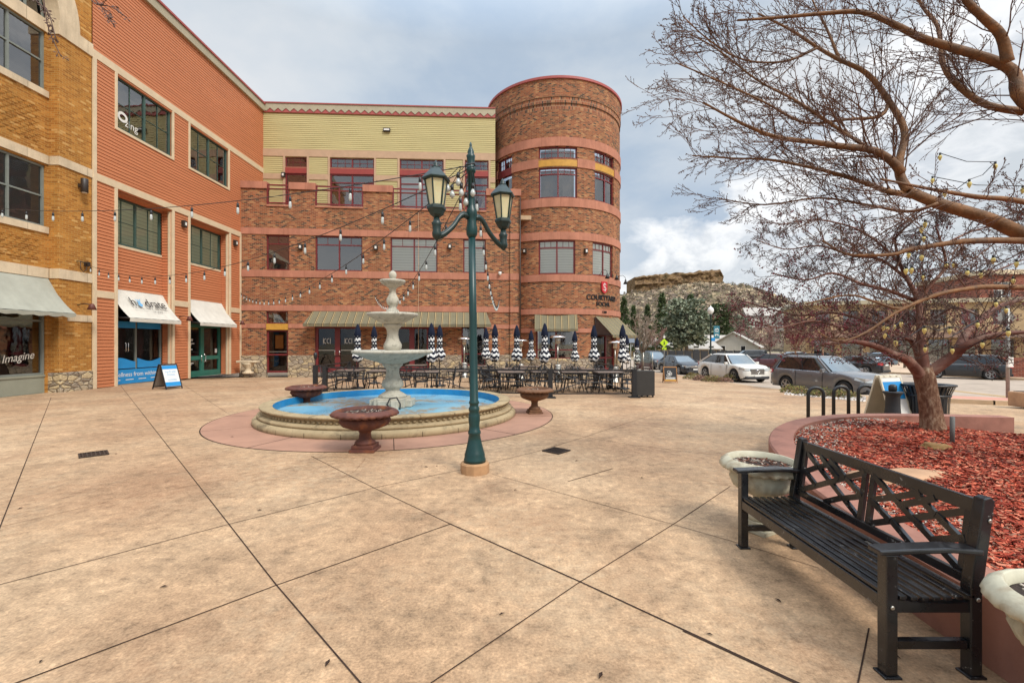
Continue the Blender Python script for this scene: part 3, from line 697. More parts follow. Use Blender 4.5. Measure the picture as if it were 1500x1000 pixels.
# teal double door
st = DW[1][0]; u0, u1 = st[0], st[1]; um = (u0+u1)/2
aw = awning(sb, 22.3, 25.28, 3.95, 2.72, .4, .88, 'canvas', 'plain white canvas awning above the teal double door', .1, drop=.14)
d = window(sb, u0, u1, 0, 2.68, .42, 'green_door', 2, (), 'room', 'glass', .16, name='double_door')
m = MB(); m.box(u0+.12, u1-.12, .41, .5, .86, 1.06); m.box(u0+.12, u1-.12, .41, .5, .1, .3); m.box(um-.13, um+.13, .412, .5, .1, 2.56); m.build('door_rail', MT['green_door'], d)
m = MB()
for s in (-1, 1): m.tube([(um+s*.07, .4, .75), (um+s*.16, .34, .78), (um+s*.16, .34, 1.1), (um+s*.07, .4, 1.14)], .016, 6)
m.build('handle', MT['chrome'], d)
m = MB(); m.box(u0, u1, .43, .5, 2.68, 3.2); m.build('transom_panel', MT['green_frame'], sb)
t_ = text(d, 'glow', .34, MT['white'], on_wall(u0+.55, .47, 1.9), ext=.001); text(d, '100', .16, MT['white'], on_wall(u0+.5, .47, 2.3), ext=.001)
m = MB()
for z in (1.68, 1.6, 1.38, .68, .62): m.box(u0+.22, u0+.22+random.uniform(.5, .75), .468, .47, z, z+.035)
m.box(u1-.4, u1-.22, .468, .47, 1.2, 1.42); m.build('notice', MT['white'], d)
p = FL.w(23.8, -.35, .012); o = MB().box(-.9, .9, -.35, .35, -.008, .008).build('door_mat', MT['darkgrey'], loc=p, rz=PI/2); tag(o, 'black flat door mat in front of the teal double door', 'door mat')

# ---------------------------------------------------------------- far left: yellow brick building
yb = thing('yellow_brick_building', 'yellow brick building with cream stone bands, arch and stone base at the left edge', 'building', (-15.75, 0, 0), PI/2)
U0, U1 = 11.0, 15.81; yy = .37
m = MB()
def arch_wall(m, u0, u1, z0, z1, cu, cz, r, y, n=24):
    for i in range(n):
        a, b = PI*i/n, PI*(i+1)/n; q = []
        for t in (a, b):
            c, s = math.cos(t), math.sin(t); P = (cu+r*c, y, cz+r*s)
            k = min((u1-cu)/c if c > 1e-6 else 1e9, (u0-cu)/c if c < -1e-6 else 1e9, (z1-cz)/s if s > 1e-6 else 1e9); q.append((P, (cu+k*c, y, cz+k*s)))
        m.poly([q[0][0], q[0][1], q[1][1], q[1][0]])
    for (x, e) in ((u1, 1), (u0, -1)):
        t = math.atan2(z1-cz, x-cu); m.poly([(x, y, z1), (x, y, z1-.001), (x-e*.001, y, z1)])
CU, CZ, RI, RO = 13.4, 12.9, 2.41, 3.15
m.wall(U1, 17.05, .69, CZ, [], 0); m.wall(9.75, U0, .69, CZ, [], 0)
arch_wall(m, 9.75, 17.05, CZ, 17.2, CU, CZ, RO, 0, 48)
m.poly([(17.05, 0, .69), (17.05, .5, .69), (17.05, .5, 17.2), (17.05, 0, 17.2)])
W2 = (U0+.25, U1-.08, 5.72, 7.84); W3 = (U0+.25, U1-.08, 10.42, 12.45); W1 = (U0+.25, U1-.08, 0, 3.0)
m.wall(U0, U1, 0, 12.45, [W1, W2, W3], yy, .2)
m.poly([(U1, 0, .69), (U1, yy, .69), (U1, yy, CZ), (U1, 0, CZ)]); m.poly([(U0, 0, .69), (U0, yy, .69), (U0, yy, CZ), (U0, 0, CZ)][::-1])
# honeycomb relief panels of projecting bricks
for z0, z1 in ((8.55, 9.9), (4.55, 5.3)):
    r_ = 0; z = z0
    while z < z1-.1:
        u = U0+.4+(.13 if r_ % 2 else 0)
        while u < U1-.5: m.box(u, u+.13, yy-.02, yy, z, z+.07); m.box(u+.13, u+.20, yy-.012, yy, z+.035, z+.10); u += .26
        z += .105; r_ += 1
m.build('brick_wall', MT['brick_yellow'], yb)
m = MB(); m.box(U1-.0, 17.05, -.06, .4, -.3, .69); m.box(9.75, U0, -.06, .4, -.3, .69); m.build_each('stone_base', MT['stone'], yb, bevel=.02)
m = MB()
m.box(U1-.03, 17.07, -.05, yy+.1, 12.43, 12.9); m.box(9.72, U0+.03, -.05, yy+.1, 12.43, 12.9)
for z0, z1 in ((7.9, 8.2), (3.96, 4.3)): m.box(U1-.02, 17.07, -.04, .3, z0, z1); m.box(9.72, U0+.02, -.04, .3, z0, z1); m.box(U0+.02, U1-.02, yy-.05, yy+.1, z0, z1)
m.box(U1+.3, 17.07, -.04, .3, 2.5, 2.74)
for z in (5.5, 10.2): m.box(U0+.1, U1-.02, yy-.06, yy+.12, z, z+.22)
N = 40
for i in range(N):
    a, b = PI*i/N, PI*(i+1)/N; q = []
    for t in (a, b): q.append([(CU+r*math.cos(t), y, CZ+r*math.sin(t)) for r, y in ((RI, yy+.1), (RI, -.05), (RO, -.05), (RO, .02))])
    for k in range(3): m.poly([q[0][k], q[0][k+1], q[1][k+1], q[1][k]])
m.box(U0, U1, yy-.04, yy+.1, 12.455, 12.89)
m.build('stone_band', MT['cream'], yb)
for Wd in (W2, W3): window(yb, *Wd, yy+.06, 'grey_frame', 4, (.5,), 'blind_d', 'glass_hi' if Wd is W3 else 'glass', .07)
m = MB()
for i in range(N):
    a, b = PI*i/N, PI*(i+1)/N; m.poly([(CU+r*math.cos(t), yy+.14, CZ+r*math.sin(t)) for r, t in ((RI, a), (RI, b), (RI-.1, b), (RI-.1, a))])
for i in range(5): u = CU-1.8+i*.9; m.box(u-.03, u+.03, yy+.13, yy+.18, CZ, CZ+math.sqrt(RI*RI-(u-CU)**2)-.02)
f = m.build('arch_window', MT['grey_frame'], yb)
m = MB(); m.poly([(CU+RI*math.cos(t), yy+.19, CZ+RI*math.sin(t)) for t in [PI*i/30 for i in range(31)]]); m.build('pane', MT['glass_hi'], f)
m = MB(); m.poly([(CU+RI*math.cos(t), yy+.5, CZ+RI*math.sin(t)) for t in [PI*i/30 for i in range(31)]]); m.build('room_wall', MT['room'], f)
w = window(yb, W1[0], W1[1]-.02, .62, 3.0, yy+.03, 'grey_frame', 3, (.78,), 'room', 'glass_hi', .08, name='shop_window')
m = MB(); SC = on_wall(14.55, yy+.0, 1.22)
text(w, 'Imagine', .36, MT['canvas'], Matrix.Translation((14.9, yy+.02, 1.25)) @ Matrix.Rotation(R(90), 4, 'X') @ Matrix.Rotation(R(8), 4, 'Z') @ Matrix.Shear('XZ', 4, (.0, .0)) @ Matrix(((1, .35, 0, 0), (0, 1, 0, 0), (0, 0, 1, 0), (0, 0, 0, 1))), ext=.001, sx=.9)
m = MB(); m.box(W1[0], W1[1], yy+.04, yy+.14, .0, .6); m.box(W1[0], W1[1], yy+.01, yy+.12, .56, .63); m.build('base_panel', MT['greige'], yb)
awning(yb, U0+.1, U1-.02, 4.0, 2.72, yy, .92, 'canvas_g', 'pale grey green scalloped awning over the Imagine shop window', .12, 21, splay=.09, drop=.08)
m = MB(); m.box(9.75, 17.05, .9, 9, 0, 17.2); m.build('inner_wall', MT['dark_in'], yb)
m = MB(); m.box(9.7, 17.1, -.12, .5, 17.2, 17.6); m.build('roof_cap', MT['khaki'], yb)
# ---------------------------------------------------------------- brick building with terrace
FB_A = math.atan2(1.57, 16.3); FBk = Fac(-15.8, 26.4, FB_A)
bb = thing('brick_building', 'red brown brick building with salmon bands, sage upper storey and long striped awning', 'building', (-15.8, 26.4, 0), FB_A)
UE = FBk.uz(761, 0)[0]; UP = FBk.uz(747, 0)[0]
def r2(x0, x1, z0, z1, ins=0.0): return (FBk.uz(x0, 0, ins)[0], FBk.uz(x1, 0, ins)[0], z0, z1)
F2 = [r2(390, 423.7, 5.99, 8.05), r2(461.8, 530.6, 5.99, 8.05), r2(571.9, 640.7, 5.99, 8.05), r2(678.5, 711.5, 5.99, 8.05)]
GW = [r2(390, 422, 2.86, 3.6), r2(390, 422, 0, 2.5), r2(461, 526, 0, 2.75), r2(577, 629, 0, 2.75), r2(676, 711, .35, 2.75)]
NT_ = [r2(391, 424, 9.8, 12), r2(462, 532, 9.8, 12), r2(575, 678, 9.8, 12), r2(681.5, 712.5, 9.8, 12)]
m = MB(); m.wall(0, UP, 1.0, 10.75, F2+GW+NT_, 0, .22); m.wall(UP, UE, 1.0, 10.75, [], -.1)
for u in (UP, UE): m.poly([(u, -.1, 1.0), (u, .9 if u == UE else 0, 1.0), (u, .9 if u == UE else 0, 10.75), (u, -.1, 10.75)])
m.wall(0, UE, 9.8, 10.75, NT_, .3, .001)
m.build('brick_wall', MT['brick'], bb)
m = MB()
hs = GW[1:]
for z0, z1 in ((-.3, 1.0),):
    us = [0]+[x for h in hs for x in (h[0], h[1])]+[UP]
    for a, b in zip(us[::2], us[1::2]): m.box(a, b, -.07, .2, z0, z1)
m.box(UP, UE+.05, -.17, .9, -.3, 1.0); h = GW[4]; m.box(h[0], h[1], -.07, .2, -.3, .34)
m.build_each('stone_base', MT['stone'], bb, bevel=.02)
m = MB()
for z0, z1 in ((8.06, 8.43), (5.58, 5.98), (3.61, 3.94)): m.box(0, UP, -.045, .06, z0, z1); m.box(UP, UE+.04, -.145, .9, z0, z1)
us = [0, GW[0][0]-.02, GW[0][1]+.02, GW[2][0], GW[2][1], GW[3][0], GW[3][1], GW[4][0], GW[4][1], UP]
for a, b in zip(us[::2], us[1::2]): m.box(a, b, -.04, .05, 2.6, 2.85)
m.box(UP, UE+.04, -.14, .9, 2.6, 2.85)
ps = [0]+[x for h in NT_ for x in (h[0], h[1])]+[UP+.01]
for a, b in zip(ps[::2], ps[1::2]): m.box(a-.02, b+.02, -.09, .36, 10.72, 11.12)
m.box(UP+.02, UE+.08, -.19, .9, 10.72, 11.12)
for h in NT_: m.box(h[0], h[1], -.06, .3, 9.7, 9.8)
m.build('salmon_band', MT['salmon'], bb)
m = MB(); h = GW[0]; m.box(h[0], h[1], -.02, .12, 2.5, 2.86); m.build('door_lintel', MT['ochre'], bb)
for i, h in enumerate(F2):
    window(bb, *h, .1, 'red_trim', 1 if i in (0, 3) else 2, (.75,), ('blind_d', 'blind_d', 'blind_w', 'blind_w')[i], 'glass_hi' if i < 2 else 'glass', .07, (2, 1, .76, 1))
for h in NT_:
    m = MB(); n = 1 if h[1]-h[0] < 2 else (2 if h[1]-h[0] < 3.2 else 3)
    for z in (9.9, 10.95): m.box(h[0], h[1], -.03, .03, z-.04, z+.04)
    for i in range(n+1): u = lerp(h[0]+.04, h[1]-.04, i/n); m.box(u-.04, u+.04, -.028, .028, 9.8, 10.95)
    m.box(h[0], h[1], .0, .02, 10.72, 10.77)
    for k in range(1, 9): z = 9.94+k*.09; m.tube([(h[0]+.08, .0, z), (h[1]-.08, 0, z)], .005, 4)
    m.build('terrace_railing', MT['red_trim'], bb)
window(bb, *GW[0], .1, 'red_trim', 1, (), 'room', 'glass_hi', .06)
d = window(bb, *GW[1], .1, 'red_trim', 1, (.42,), 'room', 'glass', .1, name='door')
m = MB(); h = GW[1]; m.box(h[0]+.1, h[1]-.1, .09, .11, 1.2, 1.24); m.build('push_bar', MT['steel'], d)
m = MB(); m.box(h[0]+.3, h[0]+.75, .5, .55, 1.4, 2.2); q = m.build('orange_wall_panel', simple('warm_interior_panel', hexc('b06a2c'), .8), d)  # plain orange-brown panel behind the door glass
def ddoor(par, h, y, mark=True):
    d = window(par, *h, y, 'red_trim', 2, (), 'room', 'glass', .17, name='double_door'); um = (h[0]+h[1])/2
    m = MB(); m.box(um-.15, um+.15, y-.01, y+.09, .0, 2.6); m.box(h[0]+.1, h[1]-.1, y-.008, y+.09, .02, .3); m.build('door_rail', MT['red_trim'], d)
    m = MB()
    for s in (-1, 1): m.tube([(um+s*.06, y-.02, 1.0), (um+s*.13, y-.08, 1.03), (um+s*.13, y-.08, 1.28), (um+s*.06, y-.02, 1.3)], .018, 6)
    m.build('handle', MT['chrome'], d)
    m = MB(); m.box(h[0]+.18, um-.18, y+.02, y+.04, 1.28, 1.32); m.box(um+.18, h[1]-.18, y+.02, y+.04, 1.28, 1.32); m.build('push_bar', MT['steel'], d)
    if mark:
        m = MB()
        for s in (-1, 1):
            c = on_wall(um+s*.62, y+.04, 1.85)
            for r_ in (-1, 1):
                pts = [(r_*.09+.08*math.cos(t), .14*math.sin(t)) for t in [R(60)+i*R(24) for i in range(11)]]; stroke(m, pts, .025, c)
            stroke(m, [(-.2, .16), (-.2, -.16)], .025, c); stroke(m, [(.2, .16), (.2, -.16)], .025, c)
        m.build('door_emblem', MT['white'], d)
    return d
ddoor(bb, GW[2], .1); ddoor(bb, GW[3], .1, False)
window(bb, *GW[4], .1, 'red_trim', 2, (.3,), 'room', 'glass_hi', .08)
a_, b_ = FBk.uz(459, 0)[0], FBk.uz(712.5, 0)[0]
awning(bb, a_, b_, 3.6, 2.8, -.02, 1.0, 'canvas_s', 'long olive and cream striped awning over the red doors', .0, splay=.25, drop=.14, ends=True)
m = MB(); m.box(0, UE+1, .3, 4.5, 9.4, 9.65); m.build('terrace_floor', MT['kerb'], bb)
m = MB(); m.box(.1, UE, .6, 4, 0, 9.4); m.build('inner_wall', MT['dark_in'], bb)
m = MB(); u = FBk.uz(613, 395)[0]; m.box(u-.012, u+.012, -.05, 0, 1.0, 5.57); m.box(u-.012, u+.012, -.004, 0, 5.99, 9.6); m.build('control_joint', MT['tantrim'], bb)
m = MB(); u = UE+.02; m.tube([(u, -.2, .2), (u, -.2, 10.6)], .035, 8); m.build('downpipe', MT['bronze'], bb)
# sage upper storey, set back
GA = .05-FB_A; p = Matrix.Rotation(-FB_A, 3, 'Z') @ Vector((.05, 2.4, 0))
FG = Fac(-15.75, 28.8, .05)
MG = Matrix.Translation(p) @ Matrix.Rotation(GA, 4, 'Z')
def g2(x0, x1, z0, z1): return (FG.uz(x0, 0)[0], FG.uz(x1, 0)[0], z0, z1)
GE = FG.uz(725.5, 0)[0]
TW = [g2(418, 450, 12.86, 13.55), g2(483.5, 548.3, 12.86, 13.55), g2(585.5, 650, 12.86, 13.55), g2(681, 715.7, 12.86, 13.55)]
MW = [(a, b, 9.75, 12.5) for a, b, c, d in TW]
m = MB(MG); laps(m, (0, 0, 0), (1, 0, 0), GE, 9.4, 16.3, .125, (0, -1, 0), TW+MW, out=.03)
m.build('sage_siding', MT['green'], bb)
m = MB(MG); ps = [0]+[x for h in TW for x in (h[0], h[1])]+[GE]
m.box(0, GE, -.06, 0, 13.55, 14.0)
for a, b in zip(ps[::2], ps[1::2]): m.box(a, b, -.062, 0, 12.1, 12.45)
for h in TW: m.box(h[0]-.12, h[0], -.07, .02, 9.6, 13.549); m.box(h[1], h[1]+.12, -.07, .02, 9.6, 13.549)
m.build('tan_trim', MT['tantrim'], bb)
m = MB(MG)
for h in TW: m.box(h[0], h[1], -.03, .1, 12.5, 12.86)
m.build('red_spandrel', simple('red_spandrel_paint', hexc('8f3a34'), .5, .1, 4), bb)
for i, (h, g_) in enumerate(zip(TW, MW)):
    c = 1 if i in (0, 3) else 2
    window(bb, *h, .02, 'red_trim', c, (), 'room', 'glass_hi', .08, (3, 2, 0, 1), M=MG)
    window(bb, *g_, .02, 'red_trim', c, (.8,) if i else (), 'room' if i != 2 else 'blind_w', 'glass_hi', .09, M=MG, name='terrace_door')
m = MB(MG); m.box(0, GE, -.1, .3, 16.3, 16.55); m.build('cornice_band', MT['red_cap'], bb)
m = MB(MG); n = int(GE/.48)
m.box(0, GE, -.115, .2, 16.55, 16.86)
for i in range(n): u = i*GE/n; w_ = GE/n; m.prism([(u, -.13, 16.56), (u+w_, -.13, 16.56), (u+w_/2, -.13, 16.35)], (0, .02, 0))
m.build('zigzag_frieze', MT['khaki'], bb)
m = MB(MG); m.box(-.1, GE, -.16, .4, 16.86, 16.93); m.build('roof_cap', MT['red_cap'], bb)
m = MB(MG); m.box(0, GE, .7, 8, 9.6, 16.6); m.build('roof', MT['khaki'], bb)

# ---------------------------------------------------------------- round brick tower
TC = Vector((2.98, 32.6)); TR = 4.62
tw = thing('round_tower', 'tall round red brown brick tower with salmon bands and curved windows', 'tower', (TC.x, TC.y, 0))
def TM(p):
    a = p.x/TR; r = TR-p.y; return Vector((math.sin(a)*r, -math.cos(a)*r, p.z))
class TMap:
    def __matmul__(s, p): return TM(p)
TMM = TMap()
def tu(px):
    t = (px-750)/F; A = t*t+1; B = -2*(t*TC.x+TC.y); C = TC.x**2+TC.y**2-TR*TR; q = B*B-4*A*C
    if q <= 0: return TR*R(75)
    D = (-B-math.sqrt(q))/(2*A); return math.atan2(t*D-TC.x, TC.y-D)*TR
U3 = [(tu(733)-.3, tu(750)), (tu(789), tu(845.6)), (tu(871), tu(899))]; U2 = [(tu(788.7), tu(842.8)), (tu(868), tu(897.5))]
UL, UR = -TR*R(115), TR*R(125)
TH = [(a, b, 12.98+.12, 13.8) for a, b in U3]; TH[0] = (*U3[0], 12.9, 13.7)
TMn = [(a, b, 10.66, 12.55) for a, b in U3]; T2 = [(a, b, 5.97, 8.06) for a, b in U2]
TG = [(tu(785), tu(843.5), .75, 2.62), (tu(873), tu(900)+.25, 0, 2.62)]
def twall(m, u0, u1, z0, z1, holes, y=0.0, dep=.25):
    us = sorted({u0, u1, *[min(max(h[k], u0), u1) for h in holes for k in (0, 1)]}); fine = []
    for a, b in zip(us, us[1:]):
        n = max(1, int((b-a)/.22)); fine += [lerp(a, b, i/n) for i in range(n)]
    fine.append(us[-1]); zs = sorted({z0, z1, *[h[k] for h in holes for k in (2, 3) if z0 < h[k] < z1]})
    m.smooth = True
    for a, b in zip(fine, fine[1:]):
        for c, d in zip(zs, zs[1:]):
            mm, nn = (a+b)/2, (c+d)/2
            if any(h[0] < mm < h[1] and h[2] < nn < h[3] for h in holes): continue
            m.poly([(a, y, c), (b, y, c), (b, y, d), (a, y, d)])
    m.smooth = False
    for h in holes:
        a, b, c, d = h[:4]
        m.poly([(a, y, c), (a, dep, c), (a, dep, d), (a, y, d)]); m.poly([(b, y, c), (b, dep, c), (b, dep, d), (b, y, d)])
        n = max(1, int((b-a)/.25))
        for i in range(n):
            p, q = lerp(a, b, i/n), lerp(a, b, (i+1)/n)
            for z in (c, d): m.poly([(p, y, z), (q, y, z), (q, dep, z), (p, dep, z)])
m = MB(TMM); twall(m, UL, UR, .78, 16.1, TH+TMn+T2+TG); twall(m, UL, UR, 16.85, 17.95, [], -.06)
m.build('brick_wall', MT['brick_round'], tw)
m = MB(TMM); twall(m, UL, UR, 16.1, 16.5, [], .05); twall(m, UL, UR, 16.5, 16.85, [], -.02); m.build('soldier_course', MT['brick_soldier'], tw)
def tbands(m, z0, z1, y0=-.06, y1=.05, us=((UL, UR),)):
    for a, b in us: strip(m, a, b, z0, z1, y0, y1, .22, True)
m = MB(TMM)
for z0, z1 in ((13.83, 14.38), (10.1, 10.64), (8.08, 8.56), (5.52, 5.94), (3.5, 3.84)): tbands(m, z0, z1)
e = [UL, U3[0][0], U3[0][1], U3[1][0], U3[1][1], U3[2][0], U3[2][1], UR]; tbands(m, 12.55, 13.08, us=list(zip(e[::2], e[1::2])))
e = [UL, TG[0][0], TG[0][1], TG[1][0]-.1, TG[1][1]+.1, UR]; tbands(m, 2.37, 2.64, us=list(zip(e[::2], e[1::2])))
m.build('salmon_band', MT['salmon_round'], tw)
m = MB(TMM); tbands(m, 17.95, 18.1, -.14, .4); m.build('parapet_cap', MT['red_cap'], tw)
m = MB(); m.lathe([(TR-.15, 17.4), (TR-.3, 17.5)], 48); m.build('roof', MT['khaki'], tw)
m = MB(TMM); e = [UL, TG[1][0]-.1, TG[1][1]+.1, UR]
for a, b in zip(e[::2], e[1::2]): strip(m, a, b, -.6, .78, -.08, .1, .22, True)
m.build('stone_base', MT['stone'], tw)
m = MB(TMM)
for a, b in U3[1:]: m = MB(TMM); strip(m, a, b, 12.6, 13.0, -.02, .1, .22, True); m.build('ochre_spandrel', MT['ochre'], tw)
m = MB(TMM); strip(m, *U3[0], 12.5, 12.95, -.02, .1, .22, True); m.build('red_spandrel', MT['red_trim'], tw)
for h in TH: window(tw, *h, .08, 'red_trim', 2 if h[1]-h[0] > 1.2 else 1, (), 'room', 'glass_hi', .07, (3, 2, 0, 1), M=TMM)
for i, h in enumerate(TMn): window(tw, *h, .08, 'red_trim', 2 if i else 1, (.78,) if i else (), 'room', 'glass_hi', .08, (3, 2, .78, 1) if i else None, M=TMM)
for i, h in enumerate(T2): window(tw, *h, .08, 'red_trim', 2, (.78,), 'blind_w', 'glass', .08, (3, 1, .79, 1), M=TMM, blind_to=.0)
window(tw, *TG[0], .08, 'red_trim', 2, (.3,), 'room', 'glass_hi', .08, M=TMM)
window(tw, *TG[1], .15, 'red_trim', 2, (.3, .85), 'room', 'glass', .12, M=TMM, name='double_door')
def tchild(u, y=0): a = u/TR; r = TR-y; return (math.sin(a)*r, -math.cos(a)*r, 0), a
um = (TG[0][0]+TG[0][1])/2; loc, a = tchild(um, .06); hw = (TG[0][1]-TG[0][0])/2
aw = awning(tw, -hw-.05, hw+.05, 3.48, 2.55, 0, .75, 'canvas_s', 'striped awning above the tower restaurant window', 0, drop=.12, ends=True); aw.location = loc; aw.rotation_euler = (0, 0, a)
um = (TG[1][0]+TG[1][1])/2; loc, a = tchild(um, .06); hw = (TG[1][1]-TG[1][0])/2
aw = awning(tw, -hw-.15, hw+.15, 3.4, 2.2, 0, 1.35, 'canvas_s', 'striped awning over the tower corner door', 0, drop=.14, ends=True, splay=.1); aw.location = loc; aw.rotation_euler = (0, 0, a)
# restaurant sign on the tower
um = tu(884); loc, a = tchild(um, -.02)
MT['signblack'] = simple('black_sign_letter', hexc('141416'), .5, .1, 5); MT['signred'] = simple('red_sign_shield', hexc('b3202a'), .4, .1, 5)
sg = thing('restaurant_sign', 'red shield sign with black letters reading COURTYARD SOCIAL on the tower', 'sign', (TC.x+math.sin(a)*(TR+.02), TC.y-math.cos(a)*(TR+.02), 0), a)
def arcM(z, z_out=.0):
    return Matrix.Translation((0, 0, z)) @ Matrix.Rotation(R(90), 4, 'X')
def bend(o):
    for v in o.data.vertices:
        th = v.co.x/TR; r_ = TR+.02-v.co.y; v.co.x, v.co.y = math.sin(th)*r_, TR+.02-math.cos(th)*r_
t_ = text(sg, 'COURTYARD', .46, MT['signblack'], arcM(4.58), ext=.03, bold=True); bend(t_)
t_ = text(sg, 'SOCIAL', .34, MT['signblack'], arcM(4.2), ext=.03, sx=1.15, bold=True); bend(t_)
m = MB(); m.prism([(-.27, -.08, 5.62), (.27, -.08, 5.62), (.27, -.08, 5.1), (.16, -.08, 4.95), (0, -.08, 4.88), (-.16, -.08, 4.95), (-.27, -.08, 5.1)], (0, .06, 0)); sh = m.build('shield', MT['signred'], sg)
m = MB(); c = on_wall(0, -.09, 5.27)
stroke(m, [(.12*math.cos(t), .12+.1*math.sin(t)) for t in [R(20)+i*R(22) for i in range(11)]], .035, c); stroke(m, [(.12*math.cos(t), -.1+.1*math.sin(t)) for t in [R(160)-i*R(22)-R(20) for i in range(13)]], .035, c)
stroke(m, [(-.02, .26), (.05, -.26)], .03, c); stroke(m, [(-.16, -.16), (.02, -.2)], .03, c); m.build('monogram', MT['white'], sh)
t_ = text(sg, '1200', .22, MT['signblack'], arcM(3.68), ext=.075); bend(t_)
# gooseneck lamps over the sign
def gooseneck(u, z, lab, par=None):
    a = u/TR; t = thing('gooseneck_lamp', lab, 'lamp', (TC.x+math.sin(a)*(TR+.05), TC.y-math.cos(a)*(TR+.05), z), a, 'gooseneck lamps above the restaurant sign')
    m = MB(); m.tube([(0, 0, 0), (0, -.2, .22), (0, -.45, .25), (0, -.62, .1), (0, -.64, -.05)], .014, 6); m.lathe([(.05, -.02), (.05, .02)], 10); m.build('arm', MT['black'], t)
    m = MB(); m.lathe([(.03, 0), (.05, -.04), (.07, -.14), (.16, -.3), (.15, -.3), (.06, -.14)], 16, (0, -.64, -.03)); m.build('lamp_shade', MT['black'], t)
for px, lab in ((878, 'black gooseneck lamp left of the three over the red shield'), (890, 'black gooseneck lamp in the middle over the restaurant sign'), (901.5, 'black gooseneck lamp rightmost, at the tower edge')):
    gooseneck(tu(px), 6.05 if px < 900 else 5.9, lab)

# ---------------------------------------------------------------- wall lamps
def wall_lamp(fac, px, py, lab, kind=0, s=1.0):
    if fac == 'T':
        u = tu(px); a = u/TR; D = TC.y-math.cos(a)*TR; z = H+(HOR-py)*D/F; loc = Vector((TC.x+math.sin(a)*TR, D, z)); rz = a
    else: u, z = fac.uz(px, py); loc = fac.w(u, -.02, z); rz = fac.a
    t = thing('wall_lamp', lab, 'lamp', loc, rz, 'small wall lamps on the buildings')
    if kind == 0:
        m = MB(); m.box(-.11, .11, -.16, 0, -.16, .16); m.build('lamp_body', MT['bronze'], t, bevel=.02)
        m = MB(); m.box(-.055, .055, -.172, -.162, -.08, .07); m.build('lens', MT['white'], t, bevel=.004)
    elif kind == 1:
        m = MB(); m.lathe([(.1, -.25), (.11, -.24), (.11, .24), (.1, .25)], 20, (0, -.2, 0)); m.box(-.05, .05, -.1, 0, -.06, .06); m.build('lamp_body', MT['bronze'], t)
        m = MB(); m.lathe([(.085, -.262), (.085, -.252)], 16, (0, -.2, 0)); m.build('lens', MT['white'], t)
    else:
        m = MB(); m.box(-.22, .22, -.14, 0, -.11, .11); m.build('lamp_body', MT['bronze'], t, bevel=.02)
        m = MB(); m.box(-.17, .17, -.155, -.142, -.05, .05); m.build('lens', MT['white'], t)
wall_lamp(FL, 115, 272, 'large dark cylinder wall lamp on the yellow brick pier', 1)
wall_lamp(FL, 267, 328, 'dark wall lamp on orange siding between the two lower siding windows')
wall_lamp(FL, 342.5, 356, 'dark wall lamp on orange siding beside the brick building corner')
wall_lamp(FG, 416, 257, 'dark wall lamp on the sage siding above the terrace wall')
wall_lamp(FG, 567, 191.5, 'wide bright floodlight high on the sage siding', 2)
wall_lamp(FBk, 441, 362, 'leftmost dark wall lamp on the brick wall between second floor windows')
wall_lamp(FBk, 551, 363, 'dark wall lamp on the brick wall left of the white blind window')
wall_lamp(FBk, 659, 361.5, 'dark wall lamp on the brick wall just left of the green lamp post')
wall_lamp('T', 769.5, 368, 'dark wall lamp on the tower left of its second floor window')
wall_lamp('T', 857.5, 368, 'dark wall lamp on the tower between its second floor windows')
def sidelamp(u, z, lab):
    t = thing('sign_lamp', lab, 'lamp', FL.w(u, 0, z), PI/2, 'small rusty gooseneck lamps beside the awnings')
    m = MB(); m.tube([(0, 0, 0), (0, -.25, .04), (0, -.5, .0)], .018, 6); m.build('arm', MT['bronze'], t)
    m = MB(); m.lathe([(.05, .06), (.08, 0), (.14, -.16), (.13, -.16)], 14, (0, -.52, -.02)); m.build('lamp_shade', simple('rusty_brown_shade', hexc('5c3128'), .6, .2), t)
sidelamp(16.5, 3.1, 'rusty gooseneck lamp on the yellow pier beside the scalloped awning')
sidelamp(21.5, 2.95, 'rusty gooseneck lamp right of the hydrate awning')
sidelamp(25.7, 2.95, 'rusty gooseneck lamp right of the plain white awning')
u, z = FBk.uz(732, 401); t = thing('security_camera', 'small white dome camera on the salmon band near the tower', 'camera', FBk.w(u, -.05, z), FBk.a)
MB().lathe([(.02, .1), (.1, .08), (.1, 0), (.08, -.08), (.03, -.12)], 14, (0, -.12, 0)).build('dome', MT['white'], t); MB().box(-.03, .03, -.12, 0, .03, .08).build('bracket', MT['white'], t)
# small stone bench against the brick wall
p = GP(372, 549); t = thing('stone_planter', 'small pale stone pedestal planter against the brick wall left of the door', 'planter', (-14.9, 25.7, 0), 0)
MB().box(-.55, .55, -.25, .25, .62, .74).build('top', MT['cream'], t, bevel=.03); MB().lathe([(.28, 0), (.3, .08), (.16, .16), (.14, .3), (.3, .5), (.34, .62)], 18).build('pedestal', MT['cream'], t)
